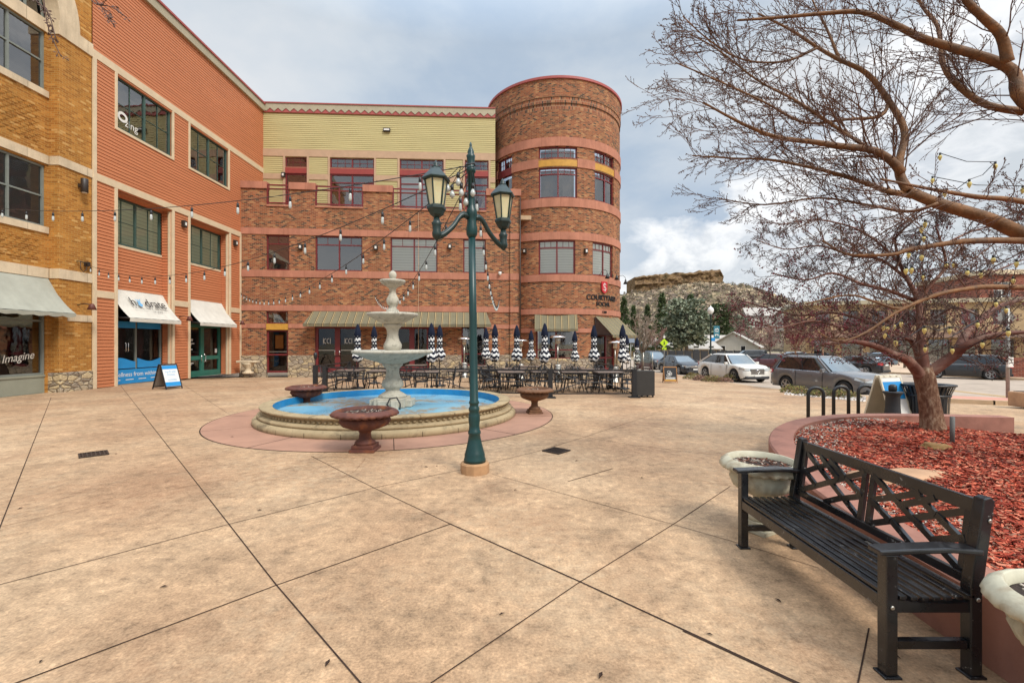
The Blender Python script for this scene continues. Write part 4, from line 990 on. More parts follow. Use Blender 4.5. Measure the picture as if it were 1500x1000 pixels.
# ---------------------------------------------------------------- fountain
def stone_weather(name, base, dark, sc=3.0):
    k = NT(name)
    c = k.ramp(k.noise(sc, 8, .65), [(.3, tuple(a*.78 for a in base)), (.5, base), (.72, tuple(min(1, a*1.15) for a in base))])
    c = k.mix(k.ramp(k.noise(sc*2.3, 9, .75, dist=.8), [(.52, 0.0), (.68, .75)]), c, dark)
    v = k.map((6, 6, .8)); c = k.mix(k.ramp(k.noise(1.6, 5, .6, v), [(.55, 0.0), (.75, .45)]), c, dark)
    k.bump(k.noise(sc*9, 6, .6), .35, .012); return k.fin(c, .85, spec=.25)
MT['fstone'] = stone_weather('weathered_fountain_stone', hexc('b3ae9f'), hexc('66645a'))
MT['fbasin'] = stone_weather('basin_limestone', hexc('a39070'), hexc('5c503e'), 1.6)
def pool_mat():
    k = NT('blue_painted_basin_floor')
    c = k.ramp(k.noise(.9, 6, .6), [(.3, hexc('5790ad')), (.6, hexc('709eb0')), (.8, hexc('90a9ac'))])
    d = k.math('MULTIPLY', k.ramp(k.noise(.8, 4, .6, dist=.8), [(.46, 0.0), (.56, 1.0)]), k.ramp(k.noise(4, 9, .75, dist=1.0), [(.42, 0.0), (.54, .9)]))
    c = k.mix(d, c, hexc('8d7048'))
    d2 = k.ramp(k.noise(7, 9, .8), [(.62, 0.0), (.7, .6)]); c = k.mix(d2, c, hexc('7a8a86'))
    return k.fin(c, k.ramp(k.noise(1.2, 5), [(.4, .25), (.6, .6)]), spec=.5)
MT['pool'] = pool_mat()
MT['poolwall'] = simple('deep_blue_basin_side', hexc('1a7db4'), .45, .1, 4, dirt=(hexc('4f8fa8'), .5, .5))
ft = thing('fountain', 'three tiered stone fountain in a round blue painted basin', 'fountain', (FC.x, FC.y, 0))
NS = 96
def joint_mod(r, z, t, k): return r, z
m = MB(); m.lathe([(2.55, -.02), (2.92, -.02), (2.95, .03), (2.95, .09), (2.9, .14), (2.84, .145)], NS, cap=False)
m.lathe([(2.84, .146), (2.86, .16), (2.86, .2), (2.8, .22), (2.74, .225), (2.735, .3), (2.76, .315), (2.80, .32), (2.82, .335), (2.82, .36), (2.81, .368), (2.58, .37), (2.56, .36)], NS, cap=False)
b = m.build('basin', MT['fbasin'], ft)
m = MB()
for i in range(150):                         # carved frieze of little lobes
    a = 2*PI*i/150; m.lathe([(.0, .285), (.03, .275), (.042, .26), (.03, .24), (.0, .23)], 6, (2.742*math.cos(a), 2.742*math.sin(a), 0), cap=False)
m.build('carved_frieze', MT['fbasin'], b)
m = MB()
for i in range(26):
    a = 2*PI*(i+.3)/26; d = Vector((math.cos(a), math.sin(a), 0)); n = Vector((-d.y, d.x, 0))*.004
    m.poly([d*2.585-n+Vector((0, 0, .3725)), d*2.825-n+Vector((0, 0, .3725)), d*2.825+n+Vector((0, 0, .3725)), d*2.585+n+Vector((0, 0, .3725))])
    m.poly([d*2.8255-n+Vector((0, 0, .37)), d*2.8255-n+Vector((0, 0, .33)), d*2.8255+n+Vector((0, 0, .33)), d*2.8255+n+Vector((0, 0, .37))])
    m.poly([d*2.956-n+Vector((0, 0, .1)), d*2.956-n+Vector((0, 0, 0)), d*2.956+n+Vector((0, 0, 0)), d*2.956+n+Vector((0, 0, .1))])
m.build('mortar_joint', MT['joint'], b)
m = MB(); m.lathe([(2.56, .365), (2.55, .2)], NS, cap=False); m.build('basin_side', MT['poolwall'], ft)
m = MB(); m.poly([(2.56*math.cos(2*PI*i/NS), 2.56*math.sin(2*PI*i/NS), .2) for i in range(NS)]); m.build('basin_floor', MT['pool'], ft)
def flute(n, amp, k0, k1, ph=0):
    return lambda r, z, t, k: ((r*(1+amp*abs(math.sin(n*t/2+ph))), z) if k0 <= k <= k1 else (r, z))
m = MB(); m.box(-.36, .36, -.36, .36, .2, .42); m.box(-.22, .22, -.5, .5, .205, .38); m.box(-.5, .5, -.22, .22, .203, .375); m.build('plinth', MT['fstone'], ft, bevel=.02)
m = MB(); m.lathe([(.34, .42), (.33, .46), (.27, .5), (.17, .56), (.16, .6), (.21, .64), (.245, .7), (.235, .78), (.17, .88), (.145, 1.0), (.15, 1.1), (.2, 1.14), (.24, 1.18), (.24, 1.22)], 40, mod=flute(8, .05, 4, 10)); m.build('lower_column', MT['fstone'], ft)
m = MB(); m.lathe([(.2, 1.2), (.34, 1.25), (.4, 1.27), (.6, 1.33), (.8, 1.42), (.9, 1.46), (.935, 1.49), (.93, 1.53), (.88, 1.545), (.8, 1.5), (.5, 1.42), (.1, 1.4)], 120, mod=flute(56, .02, 5, 8)); m.build('large_bowl', MT['fstone'], ft)
m = MB(); m.lathe([(.16, 1.4), (.18, 1.55), (.205, 1.6), (.2, 1.68), (.15, 1.78), (.125, 1.9), (.13, 2.0), (.15, 2.06), (.2, 2.1), (.22, 2.13), (.2, 2.16)], 36, mod=flute(8, .06, 2, 7)); m.build('middle_column', MT['fstone'], ft)
m = MB(); m.lathe([(.18, 2.14), (.2, 2.17), (.32, 2.22), (.46, 2.30), (.56, 2.35), (.595, 2.38), (.59, 2.42), (.55, 2.43), (.45, 2.37), (.1, 2.33)], 72, mod=flute(40, .015, 4, 6)); m.build('middle_bowl', MT['fstone'], ft)
m = MB(); m.lathe([(.16, 2.36), (.17, 2.44), (.14, 2.5), (.09, 2.54), (.085, 2.6), (.12, 2.64), (.14, 2.7), (.135, 2.77), (.09, 2.86), (.07, 2.94), (.08, 3.0), (.1, 3.03)], 30, mod=flute(6, .08, 4, 8)); m.build('upper_column', MT['fstone'], ft)
m = MB(); m.lathe([(.09, 3.02), (.12, 3.05), (.21, 3.1), (.28, 3.16), (.3, 3.19), (.29, 3.22), (.26, 3.22), (.2, 3.18), (.05, 3.17)], 60, mod=flute(28, .02, 3, 5)); m.build('small_bowl', MT['fstone'], ft)
m = MB(); m.lathe([(.06, 3.16), (.05, 3.22), (.055, 3.25), (.085, 3.3), (.092, 3.35), (.08, 3.4), (.04, 3.44), (.008, 3.455)], 20); m.build('finial', MT['fstone'], ft)
t = thing('pump_box', 'small grey pump box with black hose in the basin beside the fountain plinth', 'pump', (FC.x+.2, FC.y-.62, .2), R(15))
MB().box(-.08, .08, -.07, .07, 0, .2).build('casing', MT['fstone'], t, bevel=.01); MB().tube([(-.1, 0, .0), (-.16, .05, .12), (-.1, .1, .24), (.05, .12, .26), (.13, .05, .12), (.12, 0, 0)], .018, 6).build('hose', MT['black'], t)

# ---------------------------------------------------------------- pedestal urns
def urn_mesh(R_, Hh, tm, mat, soil, base_sq=True, lobes=26, thick=1.0):
    bm_ = MB(); s = R_
    pr = [(.16*s/.5, .10), (.15*s/.5, .14), (.095*s/.5, .18), (.085*s/.5, .26), (.1*s/.5, .30), (.2*s/.5, .33), (.33*s/.5, .38), (.375*s/.5, .45), (.36*s/.5, .50), (.33*s/.5, .52)]
    pr = [(r, z*Hh/.62) for r, z in pr]
    bm_.lathe(pr, 96, mod=lambda r, z, t, k: ((r*(1+.035*abs(math.sin(12*t))), z) if 5 <= k <= 7 else (r, z)))
    a = bm_.build('bowl', mat, tm)
    rm = MB(); rr = [(.33*s/.5, .515), (.41*s/.5, .528), (.485*s/.5, .548), (.5*s/.5, .562), (.488*s/.5, .578), (.45*s/.5, .600), (.405*s/.5, .618), (.392*s/.5, .615), (.38*s/.5, .56)]
    rr = [(r, z*Hh/.62) for r, z in rr]
    def md(r, z, t, k):
        f = abs(math.sin(lobes*t/2+.55*(k-3))); return (r*(1+.02*f), z-.015*f*(Hh/.62)) if 1 <= k <= 3 else ((r, z+.005*f) if k in (4, 5) else (r, z))
    rm.lathe(rr, lobes*8, mod=md, cap=False); rm.build('rim', mat, tm)
    q = .19*s/.5
    bs = MB()
    if base_sq: bs.box(-q, q, -q, q, 0, .045*Hh/.62); bs.box(-q*.86, q*.86, -q*.86, q*.86, .046*Hh/.62, .1*Hh/.62)
    bs.build('foot', mat, tm, bevel=.01)
    so = MB(); n = 40
    so.poly([(.37*s/.5*math.cos(2*PI*i/n), .37*s/.5*math.sin(2*PI*i/n), .565*Hh/.62) for i in range(n)]); so.build('soil', soil, tm)
    rng = random.Random(3); ch = MB()
    for i in range(150):
        a_ = rng.random()*2*PI; r_ = math.sqrt(rng.random())*.34*s/.5; l = rng.uniform(.012, .03); b_ = rng.random()*PI
        c = Vector((r_*math.cos(a_), r_*math.sin(a_), .567*Hh/.62)); d = Vector((math.cos(b_), math.sin(b_), rng.uniform(-.2, .4)))*l
        ch.bar(c-d, c+d, .012, .006)
    o = ch.build('mulch_chips', MT['chips'], tm); o['kind'] = 'stuff'
def chips_mat(name, cols):
    k = NT(name); g = k.n('ShaderNodeNewGeometry')
    return k.fin(k.ramp(g.outputs['Random Per Island'], [(i/len(cols), c) for i, c in enumerate(cols)], const=True), .9, spec=.15)
MT['chips'] = chips_mat('wood_chips_mixed', [hexc('8a7c70'), hexc('5a3a2e'), hexc('b0a598'), hexc('3c2b24'), hexc('6e4a3c')])
MT['rust'] = simple('rusty_cast_iron', hexc('5a3228'), .72, .22, 5, bump=.35, dirt=(hexc('9a5a2e'), .5, .6))
MT['rust2'] = simple('rusty_ochre_iron', hexc('6c4a30'), .75, .25, 5, bump=.35, dirt=(hexc('4f3226'), .5, .6))
MT['uwhite'] = simple('chipped_cream_paint', hexc('b5b09a'), .65, .14, 7, bump=.2, dirt=(hexc('76583a'), .53, .8), det=8)
MT['soil'] = simple('dark_soil', hexc('2e221c'), .95, .5, 20, bump=.8, det=8)
def urn(px, py, D, R_, Hh, mat, lab, z=None, group='rusty pedestal urns round the fountain', sq=True, rz=0.0, tilt=0.0):
    p = Vector(((px-750)*D/F, D, 0)); t = thing('pedestal_urn', lab, 'urn', (p.x, p.y, z or 0), rz, group); t.rotation_euler.x = tilt
    urn_mesh(R_, Hh, t, mat, MT['soil'], sq); return t
urn(535, 661, 7.25, .52, .66, MT['rust'], 'rusty scalloped pedestal urn in front of the fountain basin')
urn(449, 600, 11.7, .5, .62, MT['rust'], 'rusty pedestal urn behind the left side of the fountain basin', rz=.3)
urn(783, 604, 11.1, .46, .62, MT['rust2'], 'ochre rusted pedestal urn to the right of the fountain', rz=.2)
urn(1113, 778, 4.15, .345, .66, MT['uwhite'], 'chipped cream urn beside the far end of the black bench', group='cream urns beside the black bench', rz=.5, tilt=R(1.5))
urn(1606, 930, 1.9, .335, .63, MT['uwhite'], 'chipped cream urn at the lower right corner beside the near end of the bench', group='cream urns beside the black bench')

# ---------------------------------------------------------------- green lamp post
MT['lampgreen'] = simple('dark_green_lamp_paint', hexc('0c3535'), .38, .2, 5, dirt=(hexc('1d3633'), .5, .5))
MT['lampdark'] = simple('blackish_green_iron', hexc('172c2a'), .42, .2, 6)
def frost():
    k = NT('yellowed_lantern_panel'); c = k.ramp(k.noise(4, 4), [(.3, hexc('c0b68c')), (.7, hexc('d2cba6'))])
    k.fin(c, .35, spec=.5); k.b.inputs['Emission Color'].default_value = (*hexc('d8c888'), 1); k.b.inputs['Emission Strength'].default_value = 0.0
    k.b.inputs['Subsurface Weight'].default_value = .2; return k.m
MT['lantern'] = frost()
lp = thing('lamp_post', 'dark green cast iron lamp post with two lanterns on curved arms', 'lamp post', (-.49, 6.02, 0))
lp.rotation_euler = (0, R(-.75), 0)
MB().lathe([(.19, 0), (.19, .12), (.175, .14)], 12, smooth=False).build('concrete_footing', simple('footing_concrete', hexc('a5805c'), .9, .2, 5, bump=.3), lp)
m = MB(); m.lathe([(.145, .14), (.145, .18), (.135, .2), (.135, .24), (.12, .27), (.105, .33), (.085, .42), (.075, .5), (.085, .51), (.085, .54), (.07, .56), (.066, .62), (.075, .7), (.075, .76), (.062, .8), (.072, .82), (.072, .85), (.058, .87), (.058, .9), (.068, .91), (.068, .93), (.056, .95), (.05, 2.0), (.045, 3.15)], 24, mod=lambda r, z, t, k: ((r*(1+.05*abs(math.sin(6*t))), z) if 4 <= k <= 6 or 10 <= k <= 12 else (r, z)))
m.build('post', MT['lampgreen'], lp)
m = MB(); m.lathe([(.05, 3.1), (.072, 3.14), (.075, 3.22), (.06, 3.3), (.06, 3.36), (.075, 3.4), (.068, 3.46), (.05, 3.5), (.045, 3.52), (.043, 3.95), (.06, 3.96), (.065, 4.0), (.05, 4.03), (.042, 4.05), (.055, 4.15), (.06, 4.18), (.04, 4.2), (.045, 4.23), (.03, 4.27), (.015, 4.3), (.02, 4.32), (.006, 4.36)], 20)
m.build('upper_post', MT['lampgreen'], lp)
def lantern(t, off, z0):
    c = (off.x, off.y, z0); n = 6; a0 = R(20)
    m = MB(); m.lathe([(.012, -.09), (.03, -.07), (.055, -.04), (.06, 0), (.05, .04), (.055, .1), (.065, .13), (.045, .15), (.035, .2)], 14, c)
    m.lathe([(.04, .2), (.08, .23), (.105, .28), (.12, .3), (.12, .33), (.1, .35)], n, c, smooth=False, a0=a0); h = m.build('lantern', MT['lampdark'], t)
    m = MB(); m.lathe([(.085, .345), (.135, .66)], n, c, smooth=False, cap=False, a0=a0); m.build('lantern_glass', MT['lantern'], h)
    m = MB()
    for i in range(n):
        a = a0+2*PI*i/n; m.bar((c[0]+.092*math.cos(a), c[1]+.092*math.sin(a), z0+.34), (c[0]+.142*math.cos(a), c[1]+.142*math.sin(a), z0+.665), .016)
    m.build('lantern_rib', MT['lampdark'], h)
    m = MB(); m.lathe([(.135, .655), (.175, .665), (.18, .68), (.165, .7), (.13, .74), (.08, .79), (.06, .815)], n, c, smooth=False, a0=a0)
    m.lathe([(.045, .81), (.055, .83), (.03, .85), (.035, .87), (.018, .89), (.004, .915)], 10, c); m.build('lantern_cap', MT['lampdark'], h)
for s in (-1, 1):
    off = Vector((.41*s, .33*s, 0)); d = off.normalized()
    m = MB(); P = []
    for i in range(13):
        q = i/12; r = lerp(.05, off.length, q); z = 3.36-.31*(q*q*(3-2*q))+.05*math.sin(PI*min(1, q*2.2)); P.append(d*r+Vector((0, 0, z)))
    m.tube(P, .032, 8); m.tube([p+Vector((0, 0, .03)) for p in P], .014, 6); m.tube([p-Vector((0, 0, .03)) for p in P], .014, 6)
    m.build('arm', MT['lampdark'], lp); lantern(lp, off, 3.08)

# ---------------------------------------------------------------- retaining wall, mulch bed
OUT = [(2.40, -1.5), (2.44, 1.2), (2.5, 2.4), (2.56, 3.2), (2.78, 4.3), (3.12, 5.3), (3.55, 6.3), (4.25, 7.3), (5.1, 8.05), (6.1, 8.52), (7.2, 8.62), (9.0, 8.42)]
def smoothpath(P, n=6):
    o = []
    for i in range(len(P)-1):
        p0 = Vector(P[max(i-1, 0)]); p1 = Vector(P[i]); p2 = Vector(P[i+1]); p3 = Vector(P[min(i+2, len(P)-1)])
        for k in range(n):
            t = k/n; o.append(.5*((2*p1)+(p2-p0)*t+(2*p0-5*p1+4*p2-p3)*t*t+(3*p1-p0-3*p2+p3)*t**3))
    o.append(Vector(P[-1])); return o
OP = smoothpath(OUT)
def inset(P, w):
    o = []
    for i, p in enumerate(P):
        d = (P[min(i+1, len(P)-1)]-P[max(i-1, 0)]).normalized(); o.append(p+Vector((d.y, -d.x))*w)
    return o
MT['pinkwall'] = simple('pink_poured_concrete', hexc('9a6b5b'), .82, .16, 2.6, bump=.45, dirt=(hexc('6e4a3e'), .50, .7), det=8)
TOPZ = .38
IP = inset(OP, .3); BV = inset(OP, .02)
m = MB(); prof = []
for o_, b_, i_ in zip(OP, BV, IP): prof.append([(o_.x, o_.y, -.3), (o_.x, o_.y, TOPZ-.02), (b_.x, b_.y, TOPZ), (i_.x, i_.y, TOPZ), (i_.x, i_.y, 0)])
for a, b in zip(prof, prof[1:]):
    for k in range(4): m.poly([a[k], b[k], b[k+1], a[k+1]])
m.poly(prof[-1][::-1]); m.poly(prof[0])
rw = m.build('retaining_wall', MT['pinkwall']); tag(rw, 'low curved pink concrete retaining wall holding the mulch bed', 'wall')
MT['mulchbase'] = simple('red_mulch_bed', hexc('7a3326'), .95, .35, 14, bump=.9, det=8)
BED = [(p.x, p.y) for p in IP]+[(9.0, 7.6), (10.2, 7.0), (11.5, 5.0), (11.5, -1.5)]
def mz(x, y):
    d = min((Vector((x, y))-p).length for p in IP); return TOPZ-.06+.05*sst(d/1.5)+.012*math.sin(x*3.1+y*1.7)-.27*sst((x-6.8)/1.3)*sst((y-6.5)/1.0)
def in_poly(x, y, P):
    c = False; j = len(P)-1
    for i in range(len(P)):
        if (P[i][1] > y) != (P[j][1] > y) and x < (P[j][0]-P[i][0])*(y-P[i][1])/(P[j][1]-P[i][1])+P[i][0]: c = not c
        j = i
    return c
bm = bmesh.new(); f = bm.faces.new([bm.verts.new((x, y, 0)) for x, y in BED]); bm.normal_update()
if f.normal.z < 0: f.normal_flip()
bmesh.ops.triangulate(bm, faces=bm.faces[:])
for ax in (0, 1):
    t = -1.5
    while t < 12: bmesh.ops.bisect_plane(bm, geom=bm.verts[:]+bm.edges[:]+bm.faces[:], plane_co=(t if ax == 0 else 0, t if ax else 0, 0), plane_no=(1, 0, 0) if ax == 0 else (0, 1, 0)); t += .4
for v in bm.verts: v.co.z = mz(v.co.x, v.co.y)
me = bpy.data.meshes.new('mulch_bed'); bm.to_mesh(me); bm.free(); me.materials.append(MT['mulchbase']); o = bpy.data.objects.new('mulch_bed', me); COL.objects.link(o); o['kind'] = 'structure'
MT['redchips'] = chips_mat('red_wood_chips', [hexc('a9543f'), hexc('8a3a2d'), hexc('c96c52'), hexc('a84a36'), hexc('6e2a20'), hexc('d48a6e'), hexc('9c4232'), hexc('bf6048'), hexc('8c6a58'), hexc('4c241c'), hexc('a87058'), hexc('b85a44'), hexc('a04838')])
m = MB(); rng = random.Random(11); n = 0
while n < 50000:
    y = 1.0+7.6*rng.random()**1.35; x = rng.uniform(2.7, min(11, 1.25*y+.9))
    if not in_poly(x, y, BED): continue
    n += 1; a = rng.random()*PI; l = rng.uniform(.006, .026)*(1+.10*y); w = rng.uniform(.002, .006)*(1+.12*y)
    d = Vector((math.cos(a), math.sin(a), rng.uniform(-.35, .35)))*l; s_ = Vector((-d.y, d.x, 0)).normalized()*w; s_.z = rng.uniform(-.006, .006); c = Vector((x, y, mz(x, y)+.004+rng.random()*.016))
    m.poly([c-d-s_, c-d*.8+s_, c+d+s_*.6, c+d*.9-s_])
o = m.build('red_mulch', MT['redchips']); tag(o, 'loose red wood chip mulch covering the raised bed', 'mulch', None, 'stuff')
# pale gravel along the inner edge
m = MB(); n = 0
while n < 2600:
    i = rng.randrange(18, len(IP)-1); p = IP[i].lerp(IP[i+1], rng.random()); q = OP[i]; d = (p-q).normalized(); p = p+d*(.02+.55*rng.random()**1.6)
    n += 1; r_ = rng.uniform(.008, .022); c = Vector((p.x, p.y, mz(p.x, p.y)+.01)); a = rng.random()*6
    e = [c+Vector((r_*math.cos(a+k*2.1), r_*math.sin(a+k*2.1), rng.uniform(0, .008))) for k in range(3)]; t_ = c+Vector((0, 0, r_*.8))
    for k in range(3): m.poly([e[k], e[(k+1) % 3], t_])
o = m.build('pale_gravel', chips_mat('pale_gravel', [hexc('b5a797'), hexc('8d8076'), hexc('d0c6b8'), hexc('6c5c52')])); tag(o, 'pale gravel along the inside edge of the retaining wall', 'gravel', None, 'stuff')
def rock(name, lab, c, s, mat, seed, flat=.5):
    bm = bmesh.new(); bmesh.ops.create_icosphere(bm, subdivisions=4, radius=1)
    for v in bm.verts:
        n_ = noise.noise(v.co*1.3+Vector((seed, 0, 0)))*.35+noise.noise(v.co*3.5+Vector((seed, 3, 0)))*.12
        v.co = v.co*(1+n_); v.co = Vector((v.co.x*s[0], v.co.y*s[1], max(v.co.z, -.3)*s[2]))
        v.co.z = min(v.co.z, s[2]*flat+.1*s[2]*noise.noise(v.co*4))
    me = bpy.data.meshes.new(name); bm.to_mesh(me); bm.free(); me.materials.append(mat)
    for p in me.polygons: p.use_smooth = True
    o = bpy.data.objects.new(name, me); COL.objects.link(o); o.location = c; return tag(o, lab, 'rock')
MT['sandrock'] = simple('sandstone_rock', hexc('b58f6f'), .9, .2, 3, bump=.5, dirt=(hexc('8d6a52'), .5, .6))
rock('flat_rock', 'long flat sandstone slab lying in the red mulch behind the bench', (3.96, 4.6, .35), (.56, .2, .075), MT['sandrock'], 3, .6).rotation_euler.z = R(8)
rock('small_rock', 'small ochre boulder in the red mulch between bench and tree', (5.35, 5.75, .36), (.17, .13, .10), simple('ochre_boulder', hexc('9a7648'), .9, .3, 6, bump=.5), 9, .8)
t = MB().tube([(0, 0, 0), (0.003, 0, .42)], .028, 10).build('grey_stake', simple('grey_pipe', hexc('5c5b58'), .7, .15, 8), loc=(5.9, 6.1, .3)); tag(t, 'short grey pipe stake standing in the mulch right of the tree trunk', 'stake')
m = MB(); P = [Vector((8.0, 7.75)), Vector((8.9, 7.45)), Vector((9.9, 7.0))]
for a, b in zip(P, P[1:]): m.bar((*a, .09), (*b, .10), .12, .1)
o = m.build('edging_strip', MT['walk']); tag(o, 'pale concrete edging strip along the far side of the mulch', 'edging')

# ---------------------------------------------------------------- black bench
bn = thing('park_bench', 'black painted slatted bench with lattice back along the retaining wall', 'bench', (1.93, 2.31, 0), R(90))
# local x runs along the bench (world +Y), local y = -world x, so the seat front is at y=0 and the back at y=-.45
def blackpaint():
    k = NT('worn_black_bench_paint'); c = k.ramp(k.noise(9, 5, .6), [(.3, hexc('0d0e10')), (.7, hexc('1b1c1f'))])
    v = k.map((1, 1, 1)); ch = k.math('MULTIPLY', k.ramp(k.noise(26, 6, .75), [(.615, 0.0), (.64, .8)]), k.ramp(k.noise(4, 3), [(.50, 0.0), (.58, 1.0)]))
    c = k.mix(ch, c, hexc('a9a8a4')); k.bump(k.noise(30, 4), .12, .004)
    return k.fin(c, k.ramp(k.noise(5, 5), [(.35, .2), (.65, .42)]), spec=.6, coat=.2)
MT['bench'] = blackpaint()
L = 1.52
def rlegs(x):
    m = MB(); w = .06
    m.prism([(x, -.40, 0), (x, -.46, 0), (x, -.46, .42), (x, -.525, .90), (x, -.505, .92), (x, -.47, .91), (x, -.40, .46)], (w, 0, 0)); m.box(x-.012, x+w+.012, -.475, -.385, 0, .012); return m
def flegs(x):
    m = MB(); m.box(x, x+.06, -.03, .03, .012, .625); m.box(x-.012, x+.072, -.045, .045, 0, .0119); return m
for x in (0, L-.06): flegs(x).build('leg', MT['bench'], bn, bevel=.005); rlegs(x).build('leg', MT['bench'], bn, bevel=.006)
for x in (0, L-.06):
    m = MB(); pts = [(x-.015, .07, .626), (x-.015, -.1, .634), (x-.015, -.3, .64), (x-.015, -.455, .628)]
    top = [(x-.015, y, z+.028) for _, y, z in pts]; m.prism(pts+top[::-1], (.09, 0, 0)); m.build('armrest', MT['bench'], bn, bevel=.008)
    MB().box(x+.012, x+.048, -.4, -.03, .14, .185).build('stretcher', MT['bench'], bn, bevel=.004)
    MB().prism([(x+.01, 0, .33), (x+.01, -.42, .33), (x+.01, -.42, .385), (x+.01, -.3, .375), (x+.01, -.15, .38), (x+.01, 0, .4)], (.04, 0, 0)).build('seat_rail', MT['bench'], bn)
m = MB(); m.box(.06, L-.06, .0, .026, .33, .4); m.box(.06, L-.06, -.44, -.42, .35, .42); m.box(L/2-.02, L/2+.02, -.42, 0, .33, .375); m.build('seat_apron', MT['bench'], bn, bevel=.004)
for i in range(8):
    y = .018-i*.0575; z = .405-.012*math.sin(PI*i/7)
    MB().box(-.0 if i else .061, L if i else L-.061, y-.037, y, z, z+.02).build('seat_slat', MT['bench'], bn, bevel=.005)
def bp(x, z): return Vector((x, -.435-(z-.42)*.13, z))    # plane of the back
m = MB(); up = Vector((0, 1, 0))
m.bar(bp(.06, .855), bp(L-.06, .855), .03, .075, up=(0, 0, 1)); m.bar(bp(.06, .475), bp(L-.06, .475), .03, .05)
m.build('back_rail', MT['bench'], bn, bevel=.004)
m = MB(); xm = L/2
def lat(x0, z0, x1, z1, w=.038, dy=0.0): 
    o_ = Vector((0, dy, 0)); m.bar(bp(x0, z0)+o_, bp(x1, z1)+o_, .02, w)
for (a, b) in ((.09, xm-.035), (xm+.035, L-.09)):
    m.bar(bp(a, .5), bp(a, .82), .04, .022, up=(0, 1, 0)); m.bar(bp(b, .5), bp(b, .82), .04, .022, up=(0, 1, 0))
    z0, z1 = .5, .82; w_ = b-a; f = (lambda s, t: (a+w_*s, z0+(z1-z0)*t)) if a < xm-.2 else (lambda s, t: (b-w_*s, z0+(z1-z0)*t))
    f0 = lambda s0, t0, s1, t1, dy=0: lat(*f(s0, t0), *f(s1, t1), dy=dy)
    f0(0, 0, 1, 1, .002); f0(0, 1, 1, 0, -.002)
    f0(0, .55, .28, .28+.0, .004) ; f0(.3, 1, .64, .64, .005); f0(0, .5, .5-.0, 1, .001) if False else None
    f0(.0, .45, .27, .73, .003); f0(.45, 0, .72, .28, .003); f0(.45, 1, .73, .73, .004) ; f0(.73, .27, 1, .5, .004); f0(.28, .72, .55, 1, .001); f0(.72, .28+.0, .45, .0, .001); f0(.73, .73, 1, .5, .002)
m.build('lattice_back', MT['bench'], bn)
m = MB()
m = MB(Matrix.Rotation(R(-90), 4, 'Y'))      # bolt heads on the near end, facing local -x
for y, z in ((-.495, .80), (-.435, .40), (0, .36)): m.lathe([(.012, 0), (.008, .005)], 10, (z, y, .0015), cap=True)
m.build('bolt', MT['steel'], bn)
m = MB(); m.box(L*.36, L*.42, -.466, -.4655, .45, .47)
p = MB().box(L*.37, L*.41, -.36, -.34, .4265, .4285).build('plaque', MT['steel'], bn)

# ---------------------------------------------------------------- patio fence
def fence_run(name, pts, lab, z=.9, panels=None):
    t = thing(name, lab, 'fence', (0, 0, 0), 0)
    for (x, y) in pts:
        m = MB(); m.box(-.07, .07, -.07, .07, 0, z+.02); m.box(-.16, .16, -.16, .16, 0, .03); m.build('post', MT['black'], t, loc=(x, y, G(x, y)))
    for a, b in zip(pts, pts[1:]):
        A = Vector((*a, 0)); B = Vector((*b, 0)); d = (B-A); Lr = d.length; d.normalize(); A = A+d*.08; B = B-d*.08; Zv = Vector((0, 0, 1))
        m = MB(); m.bar(A+Zv*(z-.02), B+Zv*(z-.02), .05); m.bar(A+Zv*.13, B+Zv*.13, .04)
        M_ = (A+B)/2
        # low arc sagging from the posts plus a shallow X of flat bars
        P = []
        for i in range(13): s = i/12; P.append(A+(B-A)*s+Zv*(z-.06-.34*math.sin(PI*s)))
        m.tube(P, .016, 6)
        P = []
        for i in range(13): s = i/12; P.append(A+(B-A)*s+Zv*(.15+.34*math.sin(PI*s)))
        m.tube(P, .016, 6)
        m.build('rail_panel', MT['black'], t)
    return t
fence_run('patio_fence', [(-6.55, 15.95), (-3.9, 15.3), (-1.28, 14.75), (1.2, 14.25), (3.85, 14.35)], 'low black metal patio fence in front of the cafe tables', .88)
fence_run('patio_fence', [(-7.3, 16.9), (-7.35, 20.6)], 'short black side fence at the left end of the cafe patio', .88)
fence_run('patio_fence', [(3.78, 17.4), (3.75, 20.2), (4.3, 23.5)], 'black side fence at the right end of the cafe patio below the tower', .88)
t = thing('torch_light', 'small black torch light on top of the left patio fence post', 'torch', (-7.3, 16.9, .9), 0)
m = MB(); m.tube([(0, 0, 0), (0, 0, .22)], .012, 6); m.build('stem', MT['black'], t); MB().lathe([(.02, .2), (.06, .26), (.075, .42), (.05, .45), (.01, .47)], 8).build('lantern', MT['black'], t)
t = thing('windscreen_planter', 'tall black box with glass windscreen panels at the patio fence corner', 'windscreen', (4.2, 14.55, 0), R(2))
MB().box(-.3, .3, -.2, .2, .06, .84).build('box', simple('dark_box', hexc('2c2a28'), .6, .15, 5), t, bevel=.01)
m = MB()
for x in (-.3, 0, .3): m.tube([(x, 0, .84), (x, 0, 1.42)], .012, 6)
m.build('screen_post', MT['steel'], t); MB().box(-.3, .3, -.006, .006, .86, 1.42).build('screen_glass', MT['glass_clear'], t)
m = MB()
for x in (-.25, -.1, .08, .25): m.lathe([(.03, 0), (.03, .06)], 8, (x, -.15, 0))
m.build('caster', MT['black'], t)

